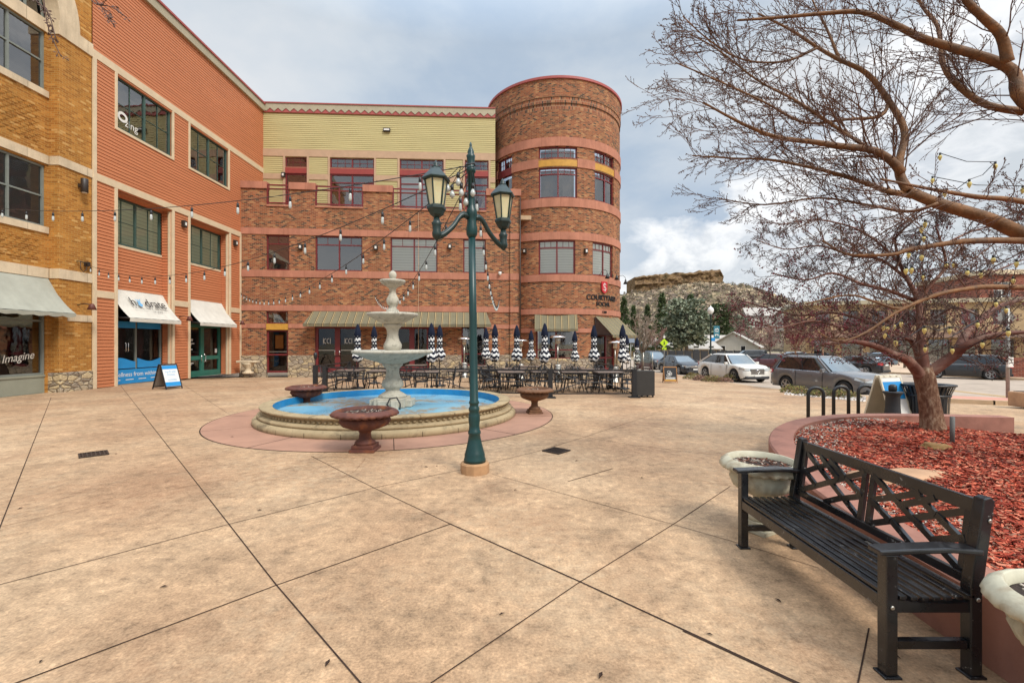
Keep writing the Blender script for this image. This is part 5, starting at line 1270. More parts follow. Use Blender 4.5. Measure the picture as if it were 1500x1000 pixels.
# ---------------------------------------------------------------- cafe tables, chairs, umbrellas, heaters
def chair():
    t = thing('patio_chair', 'x', 'chair', (0, 0, 0))
    m = MB(); m.lathe([(.2, .43), (.215, .44), (.21, .455), (.19, .46)], 16); m.build('seat', MT['black'], t)
    for sx in (-1, 1):
        MB().tube([(sx*.17, .15, .44), (sx*.2, .2, .22), (sx*.22, .23, 0)], .012, 5).build('leg', MT['black'], t)
        MB().tube([(sx*.17, -.15, .44), (sx*.19, -.2, .22), (sx*.21, -.26, 0)], .012, 5).build('leg', MT['black'], t)
    P = [Vector((.22*math.cos(a), -.17-.09*(.15+math.sin(a)), .44+.46*math.sin(a))) for a in [PI*i/12 for i in range(13)]]
    m = MB(); m.tube(P, .013, 6); m.build('back_frame', MT['black'], t)
    m = MB()
    for i in range(-4, 5): x = i*.045; h = .44*math.sqrt(max(0, 1-(x/.22)**2)); m.bar((x, -.185, .46), (x, -.185-.09*h/.46, .44+h), .006)
    for j in range(1, 8): z = j*.055; hx = .22*math.sqrt(max(0, 1-(z/.46)**2)); m.bar((-hx, -.18-.09*z/.46, .44+z), (hx, -.18-.09*z/.46, .44+z), .006)
    m.build('mesh_back', MT['black'], t)
    m = MB()
    for sx in (-1, 1): m.tube([(sx*.215, -.2, .62), (sx*.24, 0, .64), (sx*.23, .15, .62), (sx*.19, .17, .44)], .011, 5)
    m.build('armrest', MT['black'], t); return t
MT['ttop'] = simple('brown_grey_table_top', hexc('6e5f55'), .5, .2, 6)
def table():
    t = thing('patio_table', 'x', 'table', (0, 0, 0))
    m = MB(); m.box(-.45, .45, -.45, .45, .71, .74); m.build('table_top', MT['ttop'], t, bevel=.01)
    m = MB()
    for a, b, c, d in ((-.46, .46, -.46, -.44), (-.46, .46, .44, .46), (-.46, -.44, -.44, .44), (.44, .46, -.44, .44)): m.box(a, b, c, d, .68, .708)
    m.build('frame', MT['black'], t)
    for sx in (-1, 1):
        for sy in (-1, 1): MB().tube([(sx*.4, sy*.4, .7), (sx*.36, sy*.36, .3), (sx*.42, sy*.42, 0)], .018, 6).build('leg', MT['black'], t)
    return t
def stripe_mat():
    k = NT('navy_white_wavy_stripes'); x, y, z = k.xyz(); a = k.math('ARCTAN2', x, y)
    w = k.math('ADD', z, k.math('MULTIPLY', k.math('SINE', k.math('MULTIPLY', a, 5.0)), .03)); f = k.math('FRACT', k.math('DIVIDE', w, .19))
    c = k.mix(k.math('GREATER_THAN', f, .5), hexc('1b2130'), hexc('d8d8d6')); c = k.mix(k.math('GREATER_THAN', z, 1.98), c, hexc('1c2233')); return k.fin(c, .85, spec=.15)
MT['stripe'] = stripe_mat()
def umbrella(seed=0):
    t = thing('closed_umbrella', 'x', 'umbrella', (0, 0, 0)); ph = seed*1.7; rg = random.Random(seed); tw = rg.uniform(-.3, .3)
    m = MB(); m.tube([(0, 0, 0), (0, 0, 2.42)], .02, 8); m.build('pole', MT['black'], t)
    m = MB(); m.lathe([(.26, 0), (.26, .04), (.05, .07), (.04, .2)], 16); m.build('base', MT['black'], t)
    m = MB()
    pr = [(.03, 1.06), (.1, 1.03), (.17, 1.12), (.185, 1.22), (.15, 1.36), (.105, 1.5), (.092, 1.7), (.095, 1.88), (.10, 1.96), (.125, 2.0), (.095, 2.2), (.045, 2.38), (.02, 2.44)]
    def md(r, z, a, k):
        f = 1+.17*math.sin(8*a+ph+z*1.2) if k < 9 else 1+.12*math.sin(8*a+ph)
        if k < 5: f *= 1+.16*math.sin(2*a+ph)
        return r*f, z+(.05*math.sin(3*a+ph) if k < 4 else 0)
    m.lathe(pr, 40, mod=md); m.build('canopy', MT['stripe'], t)
    MB().lathe([(.122, 1.62), (.128, 1.64), (.128, 1.66), (.122, 1.68)], 16, cap=False).build('strap', MT['black'], t); return t
def heater():
    t = thing('patio_heater', 'x', 'heater', (0, 0, 0))
    m = MB(); m.lathe([(.22, 0), (.22, .06), (.19, .08), (.17, .8), (.16, .84), (.05, .85)], 20); m.build('gas_housing', MT['steel'], t)
    m = MB(); m.tube([(0, 0, .84), (0, 0, 1.82)], .03, 10); m.build('pole', MT['steel'], t)
    m = MB(); m.lathe([(.06, 1.8), (.11, 1.83), (.11, 2.05), (.09, 2.1)], 16); m.build('burner', MT['steel'], t)
    m = MB(); m.lathe([(.41, 2.1), (.3, 2.17), (.12, 2.22), (.02, 2.23), (.11, 2.21), (.29, 2.16), (.4, 2.095)], 28); m.build('reflector', MT['chrome'], t); return t
C0, T0, H0 = chair(), table(), heater(); UMB = [umbrella(i) for i in range(4)]
used = set()
def put(proto, x, y, rz, lab, grp):
    o = proto if proto.name not in used else copy_tree(proto)
    used.add(proto.name); used.add(o.name); o.location = (x, y, G(x, y)); o.rotation_euler = (0, 0, rz); o['label'] = lab; o['group'] = grp; return o
# (umbrella px, depth, descriptive place)
SP = [(524, 17.2, 'left of the fountain column'), (548, 19.3, 'just left of the fountain column'), (632, 16.4, 'nearest right of the fountain'), (644, 18.2, 'half hidden right of the fountain'),
      (712, 20.6, 'right behind the green lamp post'), (725, 17.6, 'right of the green lamp post'), (757, 18.2, 'in front of the brick pilaster'), (778, 21.8, 'small and dark topped, left of the tower window'),
      (798, 16.6, 'in front of the tower window'), (842, 21.5, 'at the right jamb of the tower window'), (870, 17.8, 'left of the tower corner door'), (912, 17.3, 'at the right end of the patio'),
      (918, 22.5, 'behind the right end umbrella'), (933, 24.5, 'rightmost, beyond the windscreen'), (926, 20.5, 'between the two right end umbrellas')]
rng = random.Random(5)
for i, (px, D, where) in enumerate(SP[:14]):
    x = (px-750)/F*D
    if i < 14: put(UMB[i % 4], x, D, rng.random()*6, 'closed striped umbrella '+where, 'closed striped patio umbrellas')
    if i in (1, 3, 12, 13, 14): continue
    yt = D-.55; rz = rng.uniform(-.15, .15)
    put(T0, x-.1, yt, rz, 'brown topped cafe table under the umbrella '+where, 'cafe patio tables')
    for q, (dx, dy, a, side) in enumerate(((0, -.78, 0, 'near'), (.78, 0, PI/2, 'right'), (-.78, 0, -PI/2, 'left'), (.05, .8, PI, 'far'))):
        if (i*4+q) % 9 == 4 or yt+dy < 14.75: continue
        put(C0, x-.1+dx, yt+dy, a+rng.uniform(-.3, .3), 'black chair, %s side of the table %s' % (side, where), 'black patio chairs')
for px, D, lab in ((560, 16.4, 'first cafe table inside the left patio fence'), (610, 21.3, 'cafe table near the right red double doors'), (676, 16.6, 'cafe table left of the green lamp post shaft'), (748, 15.8, 'cafe table behind the ochre urn'), (840, 15.9, 'cafe table at the front fence below the tower window'), (890, 15.7, 'cafe table at the front fence near the windscreen')):
    x = (px-750)/F*D; put(T0, x, D, rng.uniform(-.1, .1), 'brown topped '+lab, 'cafe patio tables')
    for q, (dx, dy, a, side) in enumerate(((.76, 0, PI/2, 'right'), (-.76, 0, -PI/2, 'left'), (.05, .78, PI, 'far'))):
        if D > 20 and q == 0: continue
        put(C0, x+dx, D+dy, a+rng.uniform(-.35, .35), 'black chair, %s side of %s' % (side, lab), 'black patio chairs')
for px, D, lab in ((680, 24.6, 'steel patio heater by the window left of the lamp post'), (763, 24.9, 'steel patio heater against the brick pilaster'), (817, 21.3, 'steel patio heater with wide dish before the tower window'), (901, 24.0, 'steel patio heater beside the tower corner door')):
    put(H0, (px-750)/F*D, D, 0, lab, 'steel patio heaters')

# ---------------------------------------------------------------- string lights
MT['bulb'] = simple('clear_white_bulb', hexc('b2b6b2'), .12, .05, 5, spec=.8)
def string_light(lab, a, b, sag, n, r=.024, extra=None):
    t = thing('string_light', lab, 'string light', a, 0, 'string lights hung from the green lamp post'); a = Vector(a); b = Vector(b)-a
    P = [b*(i/40)-Vector((0, 0, sag*4*(i/40)*(1-i/40))) for i in range(41)]
    MB().tube(P, .007, 4).build('wire', MT['black'], t)
    m = MB(); m.tube([(0, 0, 0), (0, 0, -.05)], .005, 4); m.lathe([(.012, -.04), (.02, -.05), (.022, -.11), (.015, -.115)], 8); sk = m.build('socket', MT['black'], t)
    m = MB(); m.lathe([(.012, -.11), (.02, -.125), (r*.86, -.16), (r, -.19), (r*.8, -.215), (.006, -.23)], 10); bl = m.build('bulb', MT['bulb'], t)
    first = True
    for k in range(n):
        s = (k+.6)/n; p = b*s-Vector((0, 0, sag*4*s*(1-s)))
        if first: sk.location = p; bl.location = p; first = False; continue
        for q in (sk, bl): c = q.copy(); COL.objects.link(c); c.parent = t; c.location = p
TP = Vector((-.545, 6.0, 4.0))
string_light('string light from the lamp post to the upper yellow brick wall', TP+Vector((-.04, 0, .04)), (-15.5, 12.6, 5.6), .4, 13)
string_light('string light from the lamp post to the bracket on the yellow brick pier', TP+Vector((-.04, .02, 0)), FL.w(16.75, -.12, 4.6), .85, 17)
string_light('string light from the lamp post to the brick wall corner at left', TP+Vector((-.04, .04, -.03)), FBk.w(.1, -.12, 4.65), .95, 22)
string_light('string light from the lamp post passing behind the fountain top to the brick wall', TP+Vector((0, .05, -.05)), FBk.w(FBk.uz(550, 432)[0], -.1, 4.6), 1.1, 22)
string_light('string light from the lamp post down to the brick wall near the tower', TP+Vector((.04, .05, -.06)), FBk.w(FBk.uz(731, 438)[0], -.1, 4.45), 1.0, 22)
t = thing('string_light', 'short bunch of string light bulbs hanging at the top of the lamp post', 'string light', TP, 0, 'string lights hung from the green lamp post')
m = MB(); mb = MB(); ms = MB()
for (dx, dz) in ((-.3, -.14), (-.24, -.22), (-.16, -.06), (-.12, -.2), (-.06, -.32), (.03, -.2)):
    m.tube([(0, 0, .03), (dx*.5, -.02, .02), (dx, -.03, dz)], .005, 4)
    ms.lathe([(.02, 0), (.022, -.07)], 8, (dx, -.03, dz)); mb.lathe([(.012, -.07), (.034, -.12), (.034, -.15), (.008, -.18)], 8, (dx, -.03, dz))
    (ms.build('socket', MT['black'], t), mb.build('bulb', MT['bulb'], t)); ms = MB(); mb = MB()
m.tube([(-.07, 0, .05), (-.05, -.06, .03), (.05, -.06, .05), (.06, 0, .04)], .012, 5); m.build('wire', MT['black'], t)
t = thing('wire_bracket', 'black wire bracket with a looped cable on the yellow brick pier', 'bracket', FL.w(16.6, -.02, 4.62), PI/2)
m = MB(); m.tube([(-.15, 0, .05), (-.15, -.12, .05), (.15, -.12, 0), (.2, -.02, -.02)], .02, 6); m.tube([(-.12, -.1, .03), (-.1, -.1, -.22), (0, -.1, -.32), (.12, -.1, -.2), (.15, -.1, 0)], .012, 6); m.box(.12, .24, -.14, 0, -.08, .08); m.build('bracket_arm', MT['bronze'], t)
# ---------------------------------------------------------------- street furniture on the right
for px, D, lab in ((1195, 10.05, 'leftmost black hoop of the three bike racks beyond the mulch bed'), (1232, 10.3, 'middle black hoop of the three bike racks'), (1268, 10.55, 'rightmost black hoop of the bike racks beside the white sandwich board')):
    x = (px-750)/F*D; m = MB(); P = [(-.155, 0, 0), (-.155, 0, .575)]+[(-.155*math.cos(a), 0, .58+.145*math.sin(a)) for a in [PI*i/12 for i in range(1, 12)]]+[(.155, 0, .575), (.155, 0, 0)]
    m.tube(P, .036, 14); o = m.build('bike_rack', MT['black'], loc=(x, D, G(x, D)), rz=R(-8)); tag(o, lab, 'bike rack', 'black hoop bike racks')
def aframe(loc, rz, w, h, spread, lab, fm, bm_, group=None):
    t = thing('sandwich_board', lab, 'sign', loc, rz, group); fr = []
    for s, nm in ((-1, 'front_panel'), (1, 'back_panel')):
        M_ = Matrix.Translation((0, s*spread/2, 0)) @ Matrix.Rotation(math.atan2(spread/2-.02, h)*s, 4, 'X')
        m = MB(M_); hh = h
        m.box(-w/2, -w/2+.035, -.015, .015, 0, hh); m.box(w/2-.035, w/2, -.015, .015, 0, hh); m.box(-w/2+.035, w/2-.035, -.014, .014, hh-.05, hh); m.box(-w/2+.035, w/2-.035, -.014, .014, .07, .11)
        f_ = m.build('frame', MT[fm], t)
        m = MB(M_); m.box(-w/2+.036, w/2-.036, -.007, .007, .111, hh-.051); b_ = m.build(nm, MT[bm_[0 if s < 0 else 1]], t); fr.append((b_, M_))
    return t, fr
def fp(M_): return M_ @ Matrix.Translation((0, -.0105, 0)) @ Matrix.Rotation(R(90), 4, 'X')
MT['wood'] = simple('oiled_wood', hexc('9a6a38'), .6, .2, 6); MT['brownpanel'] = simple('grey_brown_panel', hexc('6f655c'), .7, .2, 5); MT['plasticw'] = simple('cream_plastic', hexc('cfc6b0'), .6, .08, 5, dirt=(hexc('a08a68'), .55, .5))
p = GP(238, 570)
t, fr = aframe((p.x+.0, p.y+.25, 0), R(72), .62, .98, .72, 'white and blue poster sandwich board in front of the hydrate storefront', 'black', ('white', 'brownpanel'), 'sandwich boards')
b_, M_ = fr[0]; m = MB(fp(M_)); m.poly([(-.27, .78, 0), (.27, .78, 0), (.27, .92, 0), (-.27, .92, 0)]); m.poly([(-.27, .12, 0), (.27, .12, 0), (.27, .28, 0), (-.27, .28, 0)]); m.build('blue_band', MT['blue'], b_)
text(b_, 'hydrate', .13, MT['blue_l'], fp(M_) @ Matrix.Translation((0, .68, 0)), ext=.001)
m = MB()
for z in (.58, .54, .38, .34): stroke(m, [(-.16, z), (.16, z)], .014, fp(M_))
m.build('small_print', MT['blue_l'], b_)
p = GP(984, 561)
t, fr = aframe((p.x, p.y+.3, p.z), R(-8), .72, .92, .5, 'wooden framed black chalkboard sandwich board near the parked cars', 'wood' if 'wood' in MT else 'ochre', ('signblack', 'signblack'), 'sandwich boards')
b_, M_ = fr[0]; m = MB(); rg = random.Random(4); MF = fp(M_)
for k in range(5):
    cx_, cy_ = rg.uniform(-.2, .2), rg.uniform(.4, .75); stroke(m, [(cx_+.09*math.cos(a)*rg.uniform(.7, 1.1), cy_+.07*math.sin(a)) for a in [R(40*i) for i in range(8)]], .016, MF)
for z in (.3, .24): stroke(m, [(-.25, z), (.25, z)], .03, MF)
m.build('chalk_drawing', MT['white'], b_)
MB(MF).poly([(-.3, .12, .001), (.3, .12, .001), (.3, .2, .001), (-.3, .2, .001)]).build('lower_strip', MT['ochre'], b_)
t, fr = aframe((8.05, 9.75, 0), R(16), .62, 1.06, .62, 'white plastic sandwich board with blue poster behind the mulch bed', 'plasticw', ('white', 'plasticw'), 'sandwich boards')
b_, M_ = fr[0]; m = MB(fp(M_)); m.poly([(-.27, .55, 0), (.27, .55, 0), (.27, .92, 0), (-.27, .92, 0)]); m.poly([(-.27, .12, 0), (.27, .12, 0), (.27, .2, 0), (-.27, .27, 0)]); m.build('blue_poster', MT['blue'], b_)
for x in (-.18, 0, .18): MB(M_).lathe([(.028, 1.0), (.028, 1.03)], 10, (x, 0, .03)).build('top_knob', MT['plasticw'], t)
t = thing('ash_receptacle', 'black flared ash receptacle between white sandwich board and slatted bin', 'ash bin', (7.78, 9.3, 0))
m = MB(); m.lathe([(.16, 0), (.15, .1), (.125, .4), (.12, .62), (.14, .66), (.17, .7), (.17, .72), (.06, .725)], 24); m.build('body', MT['darkgrey'], t); MB().lathe([(.06, .72), (.075, .76), (.07, .84), (.03, .87)], 14).build('cap', MT['black'], t)
t = thing('litter_bin', 'black metal slatted litter bin with flared rim behind the tree trunk', 'litter bin', (8.75, 9.6, 0))
m = MB()
for i in range(34):
    a = 2*PI*i/34; c, s = math.cos(a), math.sin(a); tx_ = Vector((-s, c, 0))*.018
    P = [(.34, .05), (.36, .5), (.37, .62), (.45, .82)]
    for (r0, z0), (r1, z1) in zip(P, P[1:]):
        A, B = Vector((c*r0, s*r0, z0)), Vector((c*r1, s*r1, z1)); m.poly([A-tx_, A+tx_, B+tx_, B-tx_])
m.build('slat', MT['black'], t); m = MB(); m.lathe([(.44, .81), (.47, .82), (.47, .85), (.42, .85), (.3, .83), (.3, .81)], 34, cap=False)
for z, r_ in ((.1, .345), (.6, .372)): m.lathe([(r_, z), (r_+.012, z), (r_+.012, z+.04), (r_, z+.04)], 34, cap=False)
m.build('rim', MT['black'], t); m = MB(); m.lathe([(.3, .02), (.31, .8)], 24); m.build('liner', MT['darkgrey'], t)
MT['galv'] = simple('galvanised_post', hexc('8f8f8b'), .45, .12, 8, metal=.5)
t = thing('sign_post', 'grey metal sign post with diamond sign at the far kerb on the right', 'sign post', (15.25, 14.0, .13))
MB().tube([(0, 0, -.1), (0, 0, 2.75)], .045, 8).build('post', MT['galv'], t); MB().box(-.09, .07, -.1, -.045, .85, 1.15).build('control_box', MT['white'], t)
m = MB(); m.prism([(0, .05, 2.05), (.32, .05, 2.37), (0, .05, 2.69), (-.32, .05, 2.37)], (0, .012, 0)); m.build('diamond_plate', MT['galv'], t)
t, fr = aframe((17.72, 15.25, .13), R(20), .6, .9, .5, 'plain white sandwich board at the right edge beyond the kerb', 'plasticw', ('white', 'plasticw'), 'sandwich boards')
t = thing('wooden_planter', 'low tan block planter at the right edge of the plaza', 'planter', (14.1, 12.2, 0)); MB().box(-.5, .5, -.3, .3, 0, .4).build('box', MT['sandrock'], t, bevel=.03); MB().box(-.42, .42, -.22, .22, .39, .41).build('soil', MT['soil'], t)

# street lamp with banner
p = GP(1041, 549); z0 = p.z
t = thing('street_lamp', 'dark street lamp with white acorn globe and teal banner', 'street lamp', (p.x, p.y, z0)); MT['teal'] = simple('teal_banner', hexc('2b6c7c'), .7, .1, 5)
lh = H+(HOR-460)*p.y/F-z0
m = MB(); m.lathe([(.16, 0), (.14, .1), (.1, .4), (.075, .8), (.06, 1.0), (.05, lh-.2), (.09, lh-.1), (.1, lh)], 14); m.build('post', MT['lampdark'], t)
m = MB(); m.lathe([(.1, lh), (.2, lh+.16), (.22, lh+.3), (.16, lh+.45), (.05, lh+.52), (.02, lh+.62)], 16); m.build('globe', simple('white_acorn_globe', hexc('dfe0dc'), .3, .04), t)
m = MB(); m.box(.22, .64, -.01, .01, lh-1.75, lh-.85); b_ = m.build('banner', MT['teal'], t); m = MB(); m.tube([(0, 0, lh-.83), (.68, 0, lh-.83)], .015, 6); m.tube([(0, 0, lh-1.77), (.68, 0, lh-1.77)], .015, 6); m.build('banner_arm', MT['black'], t)
m = MB(); c = on_wall(.43, -.014, lh-1.15); stroke(m, [(-.13, 0), (-.05, .1), (.0, .02), (.06, .12), (.14, 0)], .04, c); stroke(m, [(-.12, -.1), (.12, -.1)], .05, c); stroke(m, [(-.1, -.42), (-.1, -.32), (.1, -.32), (.1, -.42)], .05, c); m.build('banner_emblem', MT['white'], b_)
MB().box(.04, .3, -.05, -.035, lh-1.95, lh-1.7).build('blue_plate', MT['blue'], t)
# pedestrian crossing sign
D = 36; x = (973-750)/F*D; zz_ = lambda y: H+(HOR-y)*D/F
t = thing('crossing_sign', 'fluorescent yellow green diamond pedestrian crossing sign with arrow plate', 'road sign', (x, D, 0)); MT['fluo'] = simple('fluorescent_sign', hexc('b8dc1c'), .5, .05, 5)
MB().tube([(0, .04, G(x, D)), (0, .04, zz_(490))], .035, 8).build('post', MT['galv'], t); c0 = zz_(502)
m = MB(); m.prism([(0, 0, c0-.34), (.34, 0, c0), (0, 0, c0+.34), (-.34, 0, c0)], (0, .012, 0)); b_ = m.build('diamond_sign', MT['fluo'], t)
m = MB(); c = on_wall(0, -.004, c0); stroke(m, [(0, .06), (0, -.04), (-.06, -.16)], .05, c); stroke(m, [(0, -.03), (.07, -.16)], .04, c); stroke(m, [(-.08, 0), (0, .05), (.08, -.01)], .03, c); m.poly([c @ Vector((.035*math.cos(a), .12+.035*math.sin(a), 0)) for a in [2*PI*i/10 for i in range(10)]]); m.build('walking_figure', MT['signblack'], b_)
m = MB(); m.box(-.17, .17, 0, .012, zz_(512), zz_(508.6)); b_ = m.build('arrow_plate', MT['fluo'], t); m = MB(); c = on_wall(0, -.004, (zz_(512)+zz_(508.6))/2); stroke(m, [(.1, .05), (-.1, -.05)], .03, c); stroke(m, [(-.1, .02), (-.1, -.05), (-.03, -.06)], .03, c); m.build('arrow', MT['signblack'], b_)
MB().box(-.07, .07, -.03, .05, zz_(495), zz_(492)).build('flasher', MT['white'], t)
D = 30; x = (924-750)/F*D; t = thing('solar_panel', 'small grey solar panel on a thin post beyond the patio', 'solar panel', (x, D, 0))
MB().tube([(0, .05, G(x, D)), (0, .05, H+.1)], .03, 6).build('post', MT['galv'], t); MB().box(-.24, .24, -.03, 0, H+.05, H+.33).build('panel', simple('solar_cells', hexc('8fa0b4'), .3, .1), t)

# ---------------------------------------------------------------- shrubs
def leafcloud(m, rng, n, fn, size, up=.5):
    for _ in range(n):
        c = fn(rng); s = size*rng.uniform(.6, 1.4); d = Vector((rng.gauss(0, 1), rng.gauss(0, 1), rng.gauss(0, 1)+up)).normalized()*s; w = d.orthogonal().normalized()*s*rng.uniform(.2, .45)
        m.poly([c-w*.3, c+d*.5-w, c+d, c+d*.5+w])
def leaf_mat(name, cols):
    k = NT(name); g = k.n('ShaderNodeNewGeometry'); k.b.inputs['Subsurface Weight'].default_value = 0
    return k.fin(k.ramp(g.outputs['Random Per Island'], [(i/len(cols), c) for i, c in enumerate(cols)], const=True), .75, spec=.2)
MT['juniper'] = leaf_mat('low_juniper_leaf', [hexc('5f5f34'), hexc('4a4c2c'), hexc('77703c'), hexc('6b4a38'), hexc('8a7a48')])
MT['twigbrush'] = leaf_mat('brown_shrub_twig', [hexc('6b4f42'), hexc('8a6a58'), hexc('544034'), hexc('7c5c50')])
def shrub(px, py, w, h, mat, lab, grp, seed, n=900, dep=.6):
    p = GP(px, py); rng = random.Random(seed); m = MB()
    def fn(r):
        a = r.random()*2*PI; q = math.sqrt(r.random()); x, y = q*math.cos(a)*w, q*math.sin(a)*dep; hh = h*math.sqrt(max(0, 1-q*q))*(.75+.35*noise.noise(Vector((x*3, y*3, seed)))); return Vector((x, y, hh*r.random()**.5))
    leafcloud(m, rng, n, fn, .07, .9); o = m.build('low_shrub', mat, loc=(p.x, p.y+dep, p.z-.02)); tag(o, lab, 'shrub', grp)
for i, (px, py, w, h, mt_) in enumerate(((1021, 556, .62, .5, 'juniper'), (1036, 558, .6, .42, 'twigbrush'), (1051, 559.5, .6, .5, 'juniper'), (1066, 560, .55, .35, 'twigbrush'), (1079, 557, .5, .55, 'juniper'))):
    shrub(px, py, w, h, MT[mt_], ['leftmost green juniper clump at the foot of the banner street lamp', 'brown twiggy shrub just left of the banner lamp foot', 'olive juniper clump right of the banner lamp post', 'low brown shrub in front of the white parked car wheel', 'tufted shrub at the right end of the kerb bed by the white car'][i], 'low shrubs in the kerb bed by the white car', 20+i)
for i, (px, py, w, h) in enumerate(((1172, 576, .5, .36), (1194, 579, .5, .3), (1220, 582, .55, .38), (1248, 583, .5, .3))):
    shrub(px, py, w, h, MT['juniper'], ['leftmost yellow green juniper beside the grey car rear wheel', 'second juniper clump along the grey car', 'juniper clump between the first and second bike hoops', 'rightmost juniper clump behind the rightmost bike hoop'][i], 'low shrubs in the kerb bed by the grey car', 40+i, 700, .4)
m = MB(); rng = random.Random(8)
for _ in range(900):
    px = rng.uniform(1150, 1268); p = GP(px, 574+(px-1150)*.088+rng.uniform(-3, 4)); r_ = rng.uniform(.02, .06); a = rng.random()*6
    e = [p+Vector((r_*math.cos(a+k*2.1), r_*math.sin(a+k*2.1), .005)) for k in range(3)]; t_ = p+Vector((0, 0, r_*.8))
    for k in range(3): m.poly([e[k], e[(k+1) % 3], t_])
o = m.build('white_cobbles', chips_mat('white_cobbles', [hexc('b8b0a8'), hexc('8f8680'), hexc('d2ccc4')])); tag(o, 'pale cobbles round the low junipers by the grey car', 'gravel', None, 'stuff')

# ---------------------------------------------------------------- cars
def paint(name, col, metal=.4, rough=.35): k = NT(name); return k.fin(k.mix(k.ramp(k.noise(1.2, 4), [(.4, 0.0), (.7, .35)]), col, tuple(c*.85+.02 for c in col)), rough, metal, .5, .9)
MT['tyre'] = simple('tyre_rubber', hexc('1c1c1d'), .85, .15, 9); MT['autoglass'] = simple('tinted_car_glass', hexc('15191c'), .05, .2, 2, spec=.9, coat=.6)
MT['windshield'] = simple('car_windscreen', hexc('5a6870'), .06, .25, 1.4, spec=1.0, coat=1.0); MT['redlens'] = simple('red_tail_lens', hexc('a51d20'), .15, .1, 5); MT['lens'] = simple('headlight_lens', hexc('c9ced0'), .1, .1, 5, metal=.5)
MT['alloy'] = simple('alloy_rim', hexc('a9abad'), .3, .1, 8, metal=.8)
def car(lab, loc, rz, mat, L=4.6, W_=1.84, Hh=1.68, belt=1.02, hood=.98, tail=1.05, cab=(-.47, -.40, .10, .27), clr=.22, wr=.36, wb=2.75, trim=None, rack=False, grp='cars parked along the street', face='plain', tint='lens'):
    t = thing('parked_car', lab, 'car', loc, rz, grp); hw = W_/2; fx = wb/2+.02*L; rx = -wb/2+.02*L
    xs = sorted(set([round(-L/2+L*i/44, 3) for i in range(45)]+[round(c+wr*1.18*math.cos(a), 3) for c in (fx, rx) for a in [PI*i/10 for i in range(11)]]))
    x0, x1 = cab[0]*L, cab[3]*L
    def topz(x):
        s = (x+L/2)/L; e = sst(min(1, (L/2-abs(x))/(.07*L)))
        if x > x1: q = (x-x1)/(L/2-x1); z = lerp(belt, hood-.12*q*q, min(1, q*2.2))-.05*q
        elif x < x0: z = tail
        else: z = lerp(tail, belt, (x-x0)/(x1-x0))
        return lerp(.66 if x > 0 else .8, z, e**.5)
    def wid(x): q = max(0, (abs(x)-.36*L)/(.14*L)); return hw*(1-.15*q*q)
    def lowz(x):
        z = clr+.12*sst((abs(x)-.42*L)/(.08*L))
        for c in (fx, rx):
            d = abs(x-c)
            if d < wr*1.18: z = max(z, wr*.96+math.sqrt(max(0, (wr*1.18)**2-d*d)))
        return z
    m = MB(); rings = []
    for x in xs:
        w, lz, tz = wid(x), lowz(x), topz(x); ex = sst((L/2-abs(x))/(.02*L))*.3+.7; w *= ex
        lz = min(lz, tz-.06); hgt = tz-lz
        half = [(w*.93, lz), (w*.99, lz+hgt*.12), (w*1.0, lz+hgt*.4), (w*.985, lz+hgt*.72), (w*.95, lz+hgt*.92), (w*.88, tz), (w*.5, tz+.03), (0, tz+.04)]
        rings.append([m.V((x, y, z)) for y, z in half]+[m.V((x, -y, z)) for y, z in half[-2::-1]])
    m.smooth = True
    for a, b in zip(rings, rings[1:]):
        for j in range(len(a)-1): m.Fc([a[j], b[j], b[j+1], a[j+1]])
    m.smooth = False; m.Fc(rings[0]); m.Fc(rings[-1][::-1]); body = m.build('body', mat, t)
    m = MB(); m.box(-L/2+.15, L/2-.15, -hw+.16, hw-.16, clr-.02, .75); m.build('underbody', MT['black'], t)
    # glasshouse
    b0, b1, f1, f0 = [c*L for c in cab]; wbt, wrf = hw*.90, hw*.70; zb_, zr = belt-.03, Hh
    def ring(s, k=1.0):
        xa, xb = lerp(b0, b1, s), lerp(f0, f1, s); w = lerp(wbt, wrf, s**1.1); z = lerp(zb_, zr, s); P = []
        xc, hx = (xa+xb)/2, (xb-xa)/2
        for i in range(40):
            a = 2*PI*i/40; c, s_ = math.cos(a), math.sin(a); e = .32
            P.append(Vector((xc+hx*k*math.copysign(abs(c)**e, c), w*k*math.copysign(abs(s_)**e, s_), z)))
        return P
    m = MB(); m.smooth = True; rr = [[m.V(p) for p in ring(s)] for s in (0, .3, .6, .9)]
    for a, b in zip(rr, rr[1:]):
        for j in range(40): m.Fc([a[j], a[(j+1) % 40], b[(j+1) % 40], b[j]])
    m.build('side_window', MT['autoglass'], t)
    m = MB(); m.smooth = True; lv = [ring(.88, 1.008), ring(.94, .995), ring(.985, .95), [p+Vector((0, 0, .012)) for p in ring(1.0, .8)], [p+Vector((0, 0, .02)) for p in ring(1.0, .3)]]; rr = [[m.V(p) for p in q] for q in lv]
    for a, b in zip(rr, rr[1:]):
        for j in range(40): m.Fc([a[j], a[(j+1) % 40], b[(j+1) % 40], b[j]])
    m.Fc(rr[-1]); m.build('roof', mat, t)
    def pil(u, s0=0.0, s1=.9, w=.07):          # u: x fraction between rear and front of the side glass
        for sy in (SY,):
            P = [Vector((lerp(lerp(b0, b1, s), lerp(f0, f1, s), u), sy*(lerp(wbt, wrf, s**1.1)+.004), lerp(zb_, zr, s))) for s in (s0, .3, .6, s1)]
            for a, b in zip(P, P[1:]): yield a, b, w
